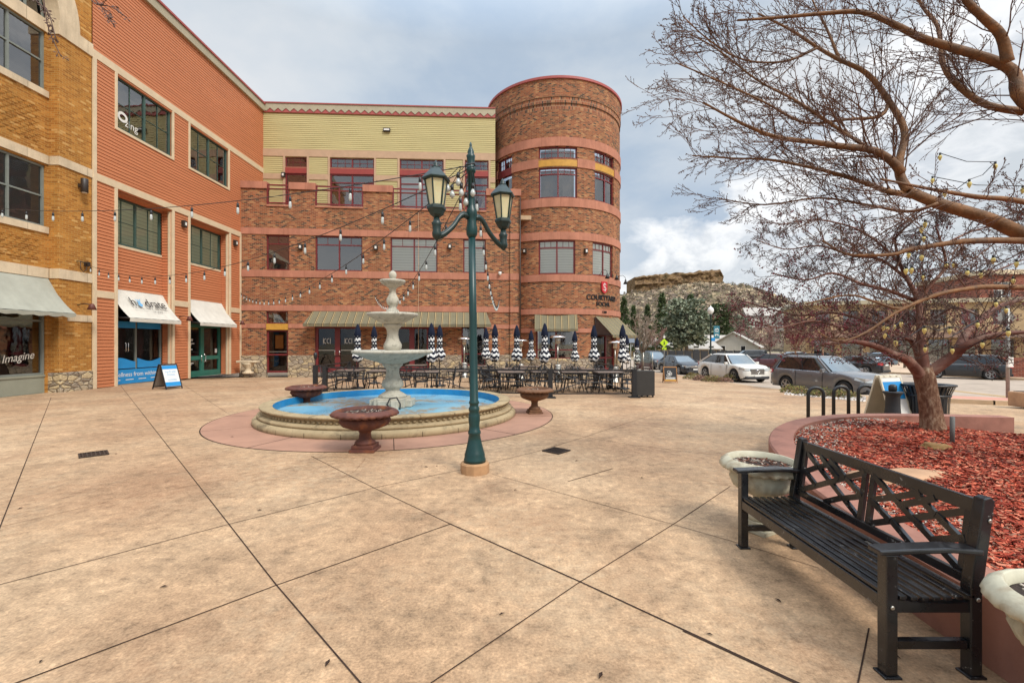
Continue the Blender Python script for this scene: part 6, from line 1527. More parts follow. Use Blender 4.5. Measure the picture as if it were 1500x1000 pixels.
    for SY in (-1, 1):
      m = MB()
      for u in (.055, .955):
        for a, b, w in pil(u): m.bar(a, b, .10 if u < .5 else .06, .05, up=(0, 1, 0))
        m.build('pillar', mat, t); m = MB()
      if cab[1]-cab[0] < .1:
        for a, b, w in pil(.29): m.bar(a, b, .05, .09, up=(0, 1, 0))
        m.build('pillar', mat, t)
      m = MB()
      for a, b, w in pil(.56): m.bar(a, b, .04, .012, up=(0, 1, 0))
      m.build('door_pillar', MT['black'], t)
    m = MB(); d = Vector((f1-f0, 0, zr-zb_)); nrm = Vector((zr-zb_, 0, f0-f1)).normalized()*.02
    A = Vector((f0, 0, zb_))+nrm; B = A+d*.86; q = []
    for i in range(9):
        s = -1+2*i/8; q.append((A+Vector((-.10*s*s, s*wbt*.9, .04)), B+Vector((-.07*s*s, s*wrf*.9, 0))))
    m.smooth = True
    for a, b in zip(q, q[1:]): m.poly([a[0], b[0], b[1], a[1]])
    m.build('windscreen', MT['windshield'], t)
    for c in (fx, rx):
        for sy in (-1, 1):
            wn_ = bpy.data.objects.new('wheel', None)
            m = MB(Matrix.Rotation(R(90)*-sy, 4, 'X')); m.lathe([(wr*.66, -.1), (wr*.9, -.11), (wr, -.07), (wr, .07), (wr*.95, .1), (wr*.68, .11), (wr*.64, .09)], 28); w_ = m.build('wheel', MT['tyre'], t, loc=(c, sy*(hw-.13), wr))
            m = MB(Matrix.Rotation(R(90)*-sy, 4, 'X')); m.lathe([(wr*.66, .112), (wr*.62, .118), (wr*.58, .10)], 28, cap=False); m.lathe([(wr*.17, .10), (wr*.12, .125)], 12)
            for k in range(5):
                for e in (-.16, .16): a = 2*PI*k/5; m.bar((wr*.12*math.cos(a+e), wr*.12*math.sin(a+e), .112), (wr*.62*math.cos(a+e*.8), wr*.62*math.sin(a+e*.8), .108), .03, .02)
            m.build('rim', MT['alloy'], w_)
    ff = L/2
    def yl(x): return wid(x)
    m = MB(); hz = hood-.24; m.box(ff-.10, ff+.004, -hw*.46, hw*.46, .52, hz); gr = m.build('grille', MT['black'], t, bevel=.02)
    m = MB()
    if face == 'vertical':
        for i in range(17): y = -hw*.43+i*hw*.86/16; m.box(ff+.004, ff+.016, y-.008, y+.008, .54, hz-.02)
        ring_ = [(ff+.03, .11*math.cos(a), (.53+hz)/2+.11*math.sin(a)) for a in [2*PI*i/18 for i in range(19)]]; m.tube(ring_, .012, 5)
        for a in (90, 210, 330): m.bar((ff+.03, 0, (.53+hz)/2), (ff+.03, .1*math.cos(R(a)), (.53+hz)/2+.1*math.sin(R(a))), .016)
    else:
        for z in (.6, .7, hz-.05): m.box(ff+.004, ff+.018, -hw*.42, hw*.42, z-.012, z+.012)
        m.box(ff+.005, ff+.03, -.09, .09, .66, .74)
    m.build('grille_bar', MT['chrome'] if face != 'dark' else MT['darkgrey'], gr)
    for sy in (-1, 1):
        m = MB(); xa = ff-.42
        m.prism([(ff-.0, sy*hw*.5, hz-.12), (ff-.07, sy*hw*.84, hz-.1), (xa, sy*(wid(xa)*.995+.004), hz-.02), (xa+.02, sy*(wid(xa)*.98), hz+.09), (ff-.06, sy*hw*.84, hz+.05), (ff-.01, sy*hw*.5, hz+.02)], (.008, sy*.006, 0)); m.build('headlight', MT[tint], t)
        m = MB(); xa = -ff+.30
        m.prism([(-ff-.0, sy*hw*.62, tail-.25), (-ff+.06, sy*hw*.86, tail-.26), (xa, sy*wid(xa)*1.0, tail-.2), (xa, sy*wid(xa)*.97, tail-.06), (-ff+.05, sy*hw*.86, tail-.02), (-ff, sy*hw*.62, tail-.04)], (-.01, sy*.008, 0)); m.build('tail_light', MT['redlens'], t)
        m = MB(Matrix.Translation((f0-.32, sy*(hw+.09), belt+.04))); m.box(-.07, .07, -.1, .1, -.07, .08); m.build('mirror', mat, t, bevel=.03)
        m = MB()
        for x in (f0-.42, (f0+b0)/2-.12): 
            for k in range(4):
                z0_, z1_ = lerp(clr+.1, belt-.02, k/4), lerp(clr+.1, belt-.02, (k+1)/4)
                y_ = lambda z: wid(x)*(1.002 if z < .75 else .99)
                m.bar((x, sy*(y_(z0_)), z0_), (x, sy*(y_(z1_)), z1_), .012, .012)
        m.build('door_seam', MT['black'], t)
        m = MB()
        for x in (f0-1.15, (f0+b0)/2-.75): m.box(x, x+.2, sy*wid(x)*.99-.02, sy*wid(x)*.99+.02, belt-.19, belt-.15)
        m.build('door_handle', mat, t)
    m = MB(); m.box(ff-.16, ff+.02, -hw*.78, hw*.78, clr+.03, clr+.17); m.box(-ff-.02, -ff+.16, -hw*.78, hw*.78, clr+.05, clr+.22); m.build('lower_bumper', MT[trim or 'darkgrey'], t, bevel=.02)
    m = MB(); m.box(-ff-.02, -ff, -.26, .26, .72, .84); m.box(ff+.02, ff+.03, -.22, .22, .4, .5); m.build('number_plate', MT['white'], t)
    m = MB(); d = Vector((b1-b0, 0, zr-zb_)); A = Vector((b0-.012, 0, zb_+.04)); B = A+d*.8; m.poly([A+Vector((0, -wbt*.8, 0)), A+Vector((0, wbt*.8, 0)), B+Vector((0, wrf*.85, 0)), B+Vector((0, -wrf*.85, 0))]); m.build('rear_window', MT['autoglass'], t)
    if rack:
        m = MB()
        for sy in (-1, 1): m.tube([(b1+.1, sy*wrf*.86, zr+.0), (b1+.25, sy*wrf*.86, zr+.07), (f1-.25, sy*wrf*.86, zr+.07), (f1-.1, sy*wrf*.86, zr)], .018, 6)
        for x in (b1+.6, (b1+f1)/2+.1): m.bar((x, -wrf*.86, zr+.07), (x, wrf*.86, zr+.07), .04, .02)
        m.build('roof_rack', MT['darkgrey'], t)
    return t
def ang(dx, dy): return math.atan2(dy, dx)
def at(x, y): return (x, y, G(x, y)-.13)
car('grey SUV with roof rack parked at the kerb behind the bike hoops', at(14.05, 20.3), ang(.24, -.97), paint('grey_car_paint', hexc('6a6b6e')), 4.8, 1.86, 1.70, 1.06, 1.06, 1.1, (-.485, -.38, .03, .21), .26, .36, 2.86, rack=True)
car('white coupe SUV with vertical bar grille parked beside the banner lamp', at(14.25, 29.6), ang(.17, -.985), paint('white_car_paint', hexc('d3d0c8'), 0, .3), 4.95, 2.0, 1.72, 1.1, 1.1, 1.16, (-.49, -.2, .1, .27), .24, .40, 2.95, face='vertical')
car('black sedan parked behind the white car', at(13.7, 37.2), ang(.15, -.99), paint('black_car_paint', hexc('1c2026')), 4.8, 1.86, 1.45, .95, .92, 1.0, (-.42, -.22, .06, .24), .16, .34, 2.8)
car('dark blue grey SUV farthest back in the near row of parked cars', at(13.8, 44.5), ang(.2, -.98), paint('dark_slate_car_paint', hexc('2a323a')), 4.7, 1.88, 1.72, 1.06, 1.06, 1.1, (-.48, -.42, .08, .25), .24, .37, 2.8, rack=True)
car('black SUV parked across the street seen past the tree trunk', at(31.9, 32.2), ang(-.78, .62), paint('glossy_black_paint', hexc('15181d')), 4.62, 1.86, 1.69, 1.06, 1.04, 1.1, (-.485, -.36, .1, .27), .22, .37, 2.66)
car('black sedan across the street with red tail lights behind the grey SUV', at(28.6, 38.2), ang(-.5, .86), paint('black_paint_far', hexc('1d1f24')), 4.7, 1.84, 1.46, .95, .92, 1.02, (-.42, -.24, .06, .24), .16, .34, 2.75)
car('maroon car across the street between bare tree trunks', at(26.5, 46.5), ang(-.45, .9), paint('maroon_car_paint', hexc('5c2226')), 4.7, 1.84, 1.5, .97, .94, 1.02, (-.42, -.24, .06, .24), .16, .34, 2.75)
car('dark SUV far away at the left of the far parked row', at(30, 58), ang(-1, .2), paint('black_paint_lot', hexc('1a1c20')), 4.7, 1.86, 1.7, 1.05, 1.05, 1.1, (-.48, -.42, .08, .25), .22, .36, 2.75)
car('silver car in the far lot behind the bare street trees', at(35, 57), ang(-1, .1), paint('silver_car_paint', hexc('8f9498')), 4.7, 1.86, 1.5, .98, .96, 1.02, (-.42, -.26, .06, .24), .18, .34, 2.75)
car('pale blue car in the far lot rightmost beyond the sidewalk', at(41, 52), ang(-1, .2), paint('blue_grey_car_paint', hexc('5f7486')), 4.7, 1.86, 1.5, .98, .96, 1.02, (-.42, -.26, .06, .24), .18, .34, 2.75)
# ---------------------------------------------------------------- trees
MT['bark_b'] = simple('smooth_orange_brown_bark', hexc('76512e'), .7, .4, 9, bump=.8, dirt=(hexc('4c3e34'), .48, .65))
def bark_a():
    k = NT('rough_peeling_bark'); v = k.map((1, 1, .35)); n = k.mix(.18, k.noise(16, 10, .82, k.map((1, 1, .5))), k.vor(30, v))
    c = k.ramp(n, [(.3, hexc('44302a')), (.42, hexc('70503f')), (.52, hexc('8a6a54')), (.60, hexc('a8927a')), (.72, hexc('bba994'))]); k.bump(n, 1.0, .04); return k.fin(c, .9, spec=.2)
MT['bark_a'] = bark_a()
MT['limb_a'] = simple('red_brown_limb_bark', hexc('6e4638'), .7, .3, 8, bump=.3, dirt=(hexc('97806e'), .50, .6))
MT['twig'] = simple('dark_twig_bark', hexc('523a30'), .7, .2, 5); MT['twig_b'] = simple('brown_twig_bark', hexc('5e3f2e'), .7, .2, 5)
def grow(m, p, d, L, r, lev, rng, P):
    n = 3 if lev == 0 else 4; pts = [p.copy()]; seg = L/n; q = p.copy(); dd = d.normalized()
    for i in range(n):
        dd = (dd+Vector((rng.gauss(0, 1), rng.gauss(0, 1), rng.gauss(0, 1)))*P['wig']+Vector((0, 0, P['up']))*.12).normalized(); q = q+dd*seg; pts.append(q.copy())
    m.tube(pts, [lerp(r, max(P['rmin'], r*.45), i/n) for i in range(n+1)], 3 if r < .006 else 5, cap=False)
    if lev == 0:
        e = pts[-1]; b = dd*P['bud']*1.6; w = dd.orthogonal().normalized()*P['bud']*.45; w2 = dd.cross(w).normalized()*P['bud']*.45
        m.poly([e-b*.2, e+b*.4+w, e+b, e+b*.4-w]); m.poly([e-b*.2, e+b*.4+w2, e+b, e+b*.4-w2])
        for k in range(P.get('nb', 2)):
            j = rng.randrange(1, n); e = pts[j]; sd = (dd.orthogonal()*rng.choice((-1, 1))+dd*.6+Vector((0, 0, rng.uniform(-.3, .5)))).normalized(); e2 = e+sd*P['bud']*1.5; w = dd*P['bud']*.3
            m.poly([e-w*.6, e2-w, e2+sd*P['bud']*.7, e2+w])
        return
    k = P['kids'][lev]; 
    for i in range(k):
        s = (i+.5+rng.uniform(-.35, .35))/k*.9+.12; j = min(n-1, int(s*n)); a = pts[j].lerp(pts[j+1], min(1, s*n-j)); base = (pts[j+1]-pts[j]).normalized()
        ax = base.orthogonal().normalized(); ax.rotate(Matrix.Rotation(rng.random()*2*PI, 3, base)); an = rng.uniform(*P['spread']); nd = base*math.cos(an)+ax*math.sin(an); nd.z += P['lift']
        ll = L*rng.uniform(*P['lf'][lev])*(1.05-.5*s); grow(m, a, nd, ll, max(P['rmin'], r*.5), lev-1, rng, P)
        if P.get('fruit') is not None and lev <= 1: P['fruit'].append(a+nd*ll*.7)
def limb(m, path, r0, r1, depth):       # path in photo pixels with a real depth (metres) per point
    pts = [PX(x, y, lerp(depth[0], depth[1], i/(len(path)-1))) for i, (x, y) in enumerate(path)]
    sp = [Vector(v) for v in pts]; o = []
    for i in range(len(sp)-1):
        p0, p1, p2, p3 = sp[max(i-1, 0)], sp[i], sp[i+1], sp[min(i+2, len(sp)-1)]
        for k in range(4): t = k/4; o.append(.5*((2*p1)+(p2-p0)*t+(2*p0-5*p1+4*p2-p3)*t*t+(3*p1-p0-3*p2+p3)*t**3))
    o.append(sp[-1]); n = len(o); m.tube(o, [lerp(r0, r1, (i/(n-1))**.8) for i in range(n)], 12); return o
def sprout(m, pts, rng, n, Lr, r, lev, P, s0=.0, bias=None):
    for i in range(n):
        s = s0+(1-s0)*(i+rng.random())/n; j = min(len(pts)-2, int(s*(len(pts)-1))); f = s*(len(pts)-1)-j; a = pts[j].lerp(pts[j+1], f); base = (pts[j+1]-pts[j]).normalized()
        ax = base.orthogonal().normalized(); ax.rotate(Matrix.Rotation(rng.random()*2*PI, 3, base)); an = rng.uniform(*P['spread']); nd = base*math.cos(an)+ax*math.sin(an)
        if bias is not None: nd = nd+bias
        nd.z += P['lift']; grow(m, a, nd, rng.uniform(*Lr)*(1.0-.35*s), r*(1-.5*s), lev, rng, P)
# tree B: trunk just outside the frame at right, smooth orange limbs reaching in
tb = thing('bare_tree', 'large bare tree with smooth orange brown limbs reaching in from the right edge', 'tree', (6.6, 4.4, mz(6.6, 4.4)), 0, 'bare trees in the mulch bed')
off = Vector((6.6, 4.4, mz(6.6, 4.4))); MO = Matrix.Translation(-off)
mt, mc = MB(MO), MB(MO); rng = random.Random(21)
mt.tube([off+Vector((0, 0, -.1)), off+Vector((0, .02, .6)), off+Vector((-.05, .05, 1.5)), off+Vector((-.1, .1, 2.2)), off+Vector((-.2, .1, 3.2)), off+Vector((-.1, .0, 4.6))], [.24, .19, .17, .15, .12, .05], 14)
BL = [([(1740, 470), (1600, 385), (1500, 344), (1446, 320), (1374, 298), (1330, 280)], .088, .047, (4.4, 4.6), 0, 0),
      ([(1330, 280), (1318, 256), (1318, 232), (1325, 192), (1302, 148), (1270, 108), (1230, 88), (1198, 70), (1158, 44), (1110, 20)], .048, .010, (4.6, 5.0), 30, 1.15),
      ([(1320, 252), (1306, 236), (1278, 220), (1230, 214), (1190, 208), (1142, 202), (1102, 188), (1062, 168), (1030, 150)], .046, .008, (4.6, 4.3), 34, .95),
      ([(1345, 288), (1300, 280), (1278, 272), (1230, 256), (1182, 244), (1126, 234), (1074, 232), (1014, 228)], .034, .006, (4.6, 4.9), 30, .9),
      ([(1760, 250), (1600, 200), (1500, 148), (1486, 108), (1458, 90), (1402, 72), (1350, 56), (1310, 36), (1262, 18), (1206, 20), (1140, 26), (1080, 30)], .072, .010, (4.4, 4.7), 34, 1.0),
      ([(1476, 92), (1466, 52), (1438, 24), (1410, -6), (1380, -60)], .05, .02, (4.4, 4.2), 8, 1.0),
      ([(1500, 164), (1446, 154), (1406, 128), (1382, 96), (1374, 40), (1350, 8), (1330, -40)], .04, .012, (4.6, 5.2), 20, .9),
      ([(1760, 420), (1600, 330), (1500, 296), (1430, 288), (1358, 276), (1290, 262)], .04, .008, (4.4, 3.9), 14, .8),
      ([(1740, 450), (1600, 362), (1500, 353), (1422, 353), (1378, 358), (1330, 366), (1312, 372), (1275, 374), (1237, 371), (1205, 352)], .042, .007, (4.4, 4.2), 16, .8),
      ([(1740, 480), (1600, 420), (1500, 421), (1444, 420), (1411, 424), (1378, 430), (1347, 441), (1316, 452), (1279, 441), (1242, 432), (1180, 445)], .034, .006, (4.3, 4.0), 10, .7),
      ([(1347, 441), (1312, 458), (1268, 487), (1228, 500), (1198, 486)], .016, .006, (4.1, 4.0), 5, .6),
      ([(1302, 148), (1290, 170), (1240, 175), (1180, 180), (1120, 150), (1060, 122), (990, 92)], .02, .006, (4.8, 4.5), 26, .8),
      ([(1280, 222), (1230, 190), (1170, 150), (1110, 118), (1050, 72), (1010, 50)], .018, .006, (4.5, 4.9), 24, .8),
      ([(1198, 70), (1150, 90), (1090, 88), (1040, 60), (1000, 24)], .014, .005, (4.9, 4.6), 18, .75),
      ([(1230, 88), (1210, 40), (1190, 0), (1180, -40)], .016, .006, (4.9, 5.2), 10, .8),
      ([(1374, 298), (1330, 310), (1270, 300), (1200, 290), (1120, 300), (1050, 290)], .018, .005, (4.5, 5.0), 22, .8)]
PB = dict(wig=.12, up=.25, rmin=.0022, bud=.010, kids={1: 8, 2: 5}, spread=(.3, .85), lift=.06, lf={2: (.45, .85), 1: (.10, .32)}, nb=1)
for path, r0, r1, dp, ns, Ls in BL:
    o = limb(mt, path, r0, r1, dp)
    if ns: sprout(mc, o, rng, int(ns*1.0), (Ls*.5, Ls*1.0), .0075, 2, PB, .06)
mt.build('trunk', MT['bark_b'], tb); mc.build('crown', MT['twig_b'], tb)
# tree A: the crab apple standing in the bed
p = PX(1366, 632, 7.05); p.z = mz(p.x, p.y)
ta = thing('crab_apple_tree', 'bare crab apple tree with flaking trunk in the red mulch', 'tree', p, 0, 'bare trees in the mulch bed'); MO = Matrix.Translation(-p)
mt, ml, mc = MB(MO), MB(MO), MB(MO); rng = random.Random(33); fruits = []
pts = [PX(1367, 640, 7.05), PX(1366, 622, 7.05), PX(1363, 600, 7.05), PX(1359, 575, 7.05), PX(1354, 552, 7.05), PX(1352, 538, 7.05)]
n_ = len(pts); mt.tube([pts[0].lerp(pts[1], k/2) for k in range(2)]+pts[1:], [.215, .18, .155, .138, .128, .135, .11], 20)
AL = [([(1350, 552), (1330, 528), (1310, 520), (1285, 508), (1250, 500), (1207, 504)], .09, .022, (7.05, 6.5), 22, 1.0),
      ([(1350, 548), (1345, 520), (1336, 500), (1318, 488), (1300, 470), (1270, 455)], .06, .018, (7.05, 7.6), 22, 1.1),
      ([(1355, 545), (1350, 505), (1348, 470), (1345, 440), (1330, 410), (1318, 385), (1310, 350)], .075, .015, (7.05, 7.3), 34, 1.2),
      ([(1358, 548), (1395, 522), (1412, 508), (1440, 495), (1475, 488), (1520, 486)], .095, .02, (7.05, 6.4), 20, 1.0),
      ([(1400, 520), (1415, 490), (1440, 465), (1465, 448), (1500, 436), (1560, 400)], .07, .02, (6.9, 7.5), 24, 1.1),
      ([(1345, 440), (1365, 415), (1385, 390), (1380, 360), (1370, 330)], .035, .01, (7.2, 7.0), 20, 1.0),
      ([(1345, 442), (1300, 425), (1260, 415), (1220, 400), (1180, 410), (1130, 400)], .035, .008, (7.3, 6.9), 34, 1.0),
      ([(1318, 488), (1270, 470), (1220, 458), (1170, 462), (1120, 450), (1085, 440)], .03, .008, (7.4, 8.0), 32, .95),
      ([(1336, 500), (1290, 480), (1240, 480), (1190, 470), (1140, 480), (1105, 470)], .026, .007, (7.2, 6.8), 26, .9),
      ([(1330, 410), (1290, 380), (1250, 375), (1200, 360), (1150, 365), (1105, 350)], .028, .006, (7.3, 7.7), 34, .95),
      ([(1318, 385), (1280, 350), (1240, 330), (1190, 322), (1140, 330)], .022, .006, (7.3, 7.0), 28, .9),
      ([(1345, 440), (1400, 420), (1450, 400), (1500, 380)], .03, .008, (7.3, 7.8), 26, .95),
      ([(1380, 360), (1420, 340), (1460, 330), (1500, 320)], .02, .006, (7.1, 7.4), 22, .9),
      ([(1440, 465), (1400, 450), (1370, 465), (1330, 470)], .02, .006, (7.2, 7.9), 18, .8),
      ([(1310, 350), (1330, 330), (1360, 310), (1400, 320)], .02, .006, (7.3, 6.9), 16, .8)]
PA = dict(wig=.22, up=.1, rmin=.0026, bud=.013, kids={1: 7, 2: 5}, spread=(.4, 1.1), lift=.04, lf={2: (.4, .75), 1: (.15, .4)}, nb=2, fruit=fruits)
for path, r0, r1, dp, ns, Ls in AL:
    o = limb(ml, path, r0, r1, dp); sprout(mc, o, rng, int(ns*.95), (Ls*.4, Ls*.85), .009, 2, PA, .1)
mt.build('trunk', MT['bark_a'], ta); ml.build('limb', MT['limb_a'], ta); mc.build('crown', MT['twig'], ta)
m = MB(MO); rng = random.Random(6); nf = 0
for q in fruits:
    pr = .35 if q.x < 5.6 and q.z < 2.6 else .08
    if rng.random() > pr: continue
    for k in range(rng.randint(1, 3)):
        c = q+Vector((rng.gauss(0, .03), rng.gauss(0, .03), rng.gauss(-.02, .03))); s = rng.uniform(.010, .017)
        v = [c+Vector(e)*s for e in ((1, 0, 0), (0, 1, 0), (-1, 0, 0), (0, -1, 0), (0, 0, 1), (0, 0, -1))]; ii = [m.V(w) for w in v]
        for a, b in ((0, 1), (1, 2), (2, 3), (3, 0)): m.Fc([ii[a], ii[b], ii[4]]); m.Fc([ii[b], ii[a], ii[5]])
        nf += 1
o = m.build('fruit', simple('dark_red_crab_apple', hexc('6a1c24'), .45, .3, 9), ta); o['kind'] = 'stuff'
# a hanging twig of an unseen tree at the upper left
t3 = thing('overhanging_tree', 'thin budded twigs hanging into the top left corner from a tree outside the frame', 'tree', (-5.6, 2.0, 0)); off = Vector((-5.6, 2.0, 0)); MO = Matrix.Translation(-off)
mt, mc = MB(MO), MB(MO); mt.tube([off, off+Vector((.05, .1, 2)), off+Vector((.3, .3, 3.6)), off+Vector((.9, .6, 4.7)), PX(-160, -260, 3.0), PX(40, -90, 3.1), PX(150, -40, 3.2)], [.13, .11, .09, .06, .03, .016, .008], 10)
PC = dict(wig=.12, up=-.1, rmin=.0022, bud=.013, kids={1: 3, 2: 3}, spread=(.3, .7), lift=0, lf={2: (.4, .6), 1: (.4, .6)}, nb=4); rng = random.Random(2)
for path, d in (([(60, -60), (64, 0), (72, 45), (90, 84)], 3.1), ([(110, -50), (135, 2), (162, 10), (186, 26)], 3.15), ([(130, -10), (150, 12), (160, 30)], 3.15), ([(40, -60), (44, -10), (70, 18), (82, 60)], 3.1)):
    o = limb(mc, path, .005, .0025, (d, d)); sprout(mc, o, rng, 8, (.03, .07), .0025, 0, PC, .3)
mt.build('trunk', MT['bark_b'], t3); mc.build('crown', MT['twig'], t3)
# yellow teardrop lights hung in the two trees
MT['yb'] = simple('pale_yellow_faceted_bulb', hexc('d8c878'), .3, .1, 20, spec=.6)
tl = thing('tree_lights', 'yellow teardrop bulbs on a dark wire strung through the bare trees', 'string light', PX(1380, 400, 5.6)); og = Vector(tl.location)
BP = [(1294, 477), (1300, 479), (1310, 476), (1320, 472), (1296, 488), (1312, 499), (1354, 481), (1391, 482), (1432, 473), (1355, 509), (1395, 511), (1439, 502), (1477, 485), (1355, 326), (1350, 334), (1353, 347), (1343, 361), (1331, 371), (1350, 374), (1327, 394), (1335, 393), (1352, 404), (1386, 387), (1397, 386), (1417, 397), (1437, 400), (1455, 378), (1489, 384), (1484, 409), (1459, 443), (1474, 452), (1377, 228), (1458, 241), (1420, 267), (1384, 281), (1498, 276), (1366, 262), (1362, 297)]
m = MB(); m.lathe([(.002, -.068), (.009, -.056), (.019, -.032), (.021, -.013), (.016, .0), (.005, .004)], 8, smooth=False); bl = m.build('bulb', MT['yb'], tl); m = MB(); m.lathe([(.010, 0), (.013, .035)], 6); sk = m.build('socket', MT['black'], tl); rng = random.Random(1); prev = None; mw = MB(Matrix.Translation(-og))
for i, (x, y) in enumerate(BP):
    q = PX(x, y, 5.6+.5*math.sin(i*.9))-og
    if i == 0: bl.location = q; sk.location = q
    else:
        for s in (bl, sk): c = s.copy(); COL.objects.link(c); c.parent = tl; c.location = q
        if (q-prev).length < 1.2:
            mw.tube([prev+og+Vector((0, 0, .03)), (prev+q)/2+og+Vector((0, 0, -.02)), q+og+Vector((0, 0, .03))], .005, 4)
    prev = q
mw.build('wire', MT['black'], tl)

# smaller trees along the street
def bare_tree(px, D, h, w, mat, lab, seed, grp='bare street trees', n=26, tr=.09):
    x = (px-750)/F*D; z0 = G(x, D); t = thing('bare_tree', lab, 'tree', (x, D, z0), 0, grp); rng = random.Random(seed); mt, mc = MB(), MB()
    th = h*.38; mt.tube([(0, 0, -.1), (.03, 0, th*.5), (0, 0, th)], [tr*1.2, tr, tr*.85], 8)
    P = dict(wig=.18, up=.2, rmin=.009+.00012*D, bud=.03, kids={1: 4, 2: 5}, spread=(.3, .9), lift=.15, lf={2: (.4, .65), 1: (.3, .6)}, nb=2)
    for i in range(7):
        a = 2*PI*i/7+rng.random(); e = rng.uniform(.5, 1.2); d = Vector((math.cos(a)*w/h*e, math.sin(a)*w/h*e, 1)); pts = [Vector((0, 0, th*.9))]; q = pts[0].copy()
        for k in range(5): d = (d.normalized()+Vector((rng.gauss(0, .15), rng.gauss(0, .15), .05))).normalized(); q = q+d*(h-th)/5*rng.uniform(.85, 1.1); pts.append(q.copy())
        mt.tube(pts, [tr*.6, tr*.5, tr*.4, tr*.3, tr*.2, tr*.1], 6); sprout(mc, pts, rng, n//2, (h*.12, h*.25), .018, 1, P, .1)
    mt.build('trunk', mat[0], t); mc.build('crown', mat[1], t); return t
MT['greytwig'] = simple('grey_twig', hexc('8f8274'), .8, .15, 3); MT['greybark'] = simple('grey_bark', hexc('6c6157'), .85, .2, 5); MT['pinktwig'] = simple('pinkish_twig', hexc('8c6a62'), .8, .2, 3)
MT['redtwig'] = simple('dark_red_budded_twig', hexc('6e2a2e'), .75, .25, 3)
bare_tree(941, 33, 4.3, 2.6, (MT['greybark'], MT['greytwig']), 'pale grey bare tree between tower and pedestrian sign', 3, n=30)
bare_tree(1128, 46, 4.6, 3.4, (MT['greybark'], MT['pinktwig']), 'pinkish bare street tree right of the white car', 4, n=30)
bare_tree(1165, 40, 5.0, 3.8, (MT['bark_a'], MT['redtwig']), 'dark red budded street tree behind the grey SUV rear', 5, n=34)
bare_tree(1205, 44, 6.0, 4.4, (MT['bark_a'], MT['redtwig']), 'dark red budded street tree behind the grey SUV roof', 6, n=34)
bare_tree(1262, 42, 6.0, 4.2, (MT['greybark'], MT['pinktwig']), 'bare street tree in front of the tan arcade building', 7, n=30)
bare_tree(1325, 45, 6.5, 4.4, (MT['greybark'], MT['redtwig']), 'bare street tree behind the crab apple trunk', 8, n=30)
bare_tree(1430, 40, 6.0, 4.2, (MT['bark_a'], MT['redtwig']), 'bare reddish street tree above the black SUV across the street', 9, n=30)
bare_tree(960, 70, 5.0, 4, (MT['greybark'], MT['pinktwig']), 'reddish brown bare tree behind the pedestrian crossing sign', 10, n=26)
bare_tree(1100, 85, 8.0, 7, (MT['greybark'], MT['pinktwig']), 'bare tree above the pale gabled houses', 12, n=26)

def conifer(px, D, ytop, wpx, cols, lab, seed, ybase=527, round_=False):
    x = (px-750)/F*D; h = (HOR-ytop)*D/F+H-G(x, D); w = wpx/2*D/F; t = thing('evergreen_tree', lab, 'tree', (x, D, G(x, D)), 0, 'evergreen trees below the rocky hill'); rng = random.Random(seed)
    MB().tube([(0, 0, -.2), (0, 0, h*.9)], [w*.09, w*.02], 8).build('trunk', MT['greybark'], t); m = MB(); n = 5200
    cl = [(rng.random(), rng.random()*2*PI, rng.uniform(.75, 1.15)) for _ in range(150)]
    for _ in range(n):
        s, a, e = cl[rng.randrange(150)]; s = s*.9+.1 if round_ else s
        prof = (math.sin(PI*min(1, (1-s)*.85+.15))**.6 if round_ else (1-s)**.8+.03); zc = h*(.13+.87*s); rr = w*prof*e
        q = rng.random()**.5; c = Vector((rr*q*math.cos(a), rr*q*math.sin(a), zc-(.10*h*q*(.3 if round_ else .6))))+Vector((rng.gauss(0, .05), rng.gauss(0, .05), rng.gauss(0, .03)))*w*1.4
        d = Vector((math.cos(a)*.8+rng.gauss(0, .5), math.sin(a)*.8+rng.gauss(0, .5), rng.gauss(.15, .5))).normalized()*w*.13; sd = d.orthogonal().normalized(); sd.rotate(Matrix.Rotation(rng.random()*PI, 3, d.normalized())); sd = sd*w*.035
        m.poly([c-sd, c+d*.6-sd, c+d, c+d*.6+sd, c+sd])
    m.build('crown', leaf_mat('needle_%d' % seed, cols), t)
G1 = [hexc('4c5a38'), hexc('35422a'), hexc('5f6c44'), hexc('445034')]; G2 = [hexc('76806a'), hexc('586150'), hexc('929882'), hexc('4a5240'), hexc('868c76')]
conifer(970, 92, 428, 34, G1, 'tall dark green spruce left of the rounded juniper', 61)
conifer(948, 96, 444, 26, G1, 'dark green spruce nearest the tower, left of the tallest one', 62)
conifer(1006, 72, 438, 66, G2, 'broad grey green juniper tree behind the black sedan', 63, round_=True)
conifer(1012, 96, 430, 34, G1, 'dark pointed spruce rising behind the broad juniper', 64)
conifer(1054, 100, 444, 40, G1, 'olive green pine right of the banner street lamp', 65, round_=True)
conifer(914, 90, 432, 30, G1, 'dark spruce partly hidden by the tower edge', 66)
conifer(928, 92, 446, 24, G1, 'slender spruce just right of the tower', 67)
conifer(1082, 110, 462, 34, G2, 'grey green juniper above the pale gabled houses', 68, round_=True)

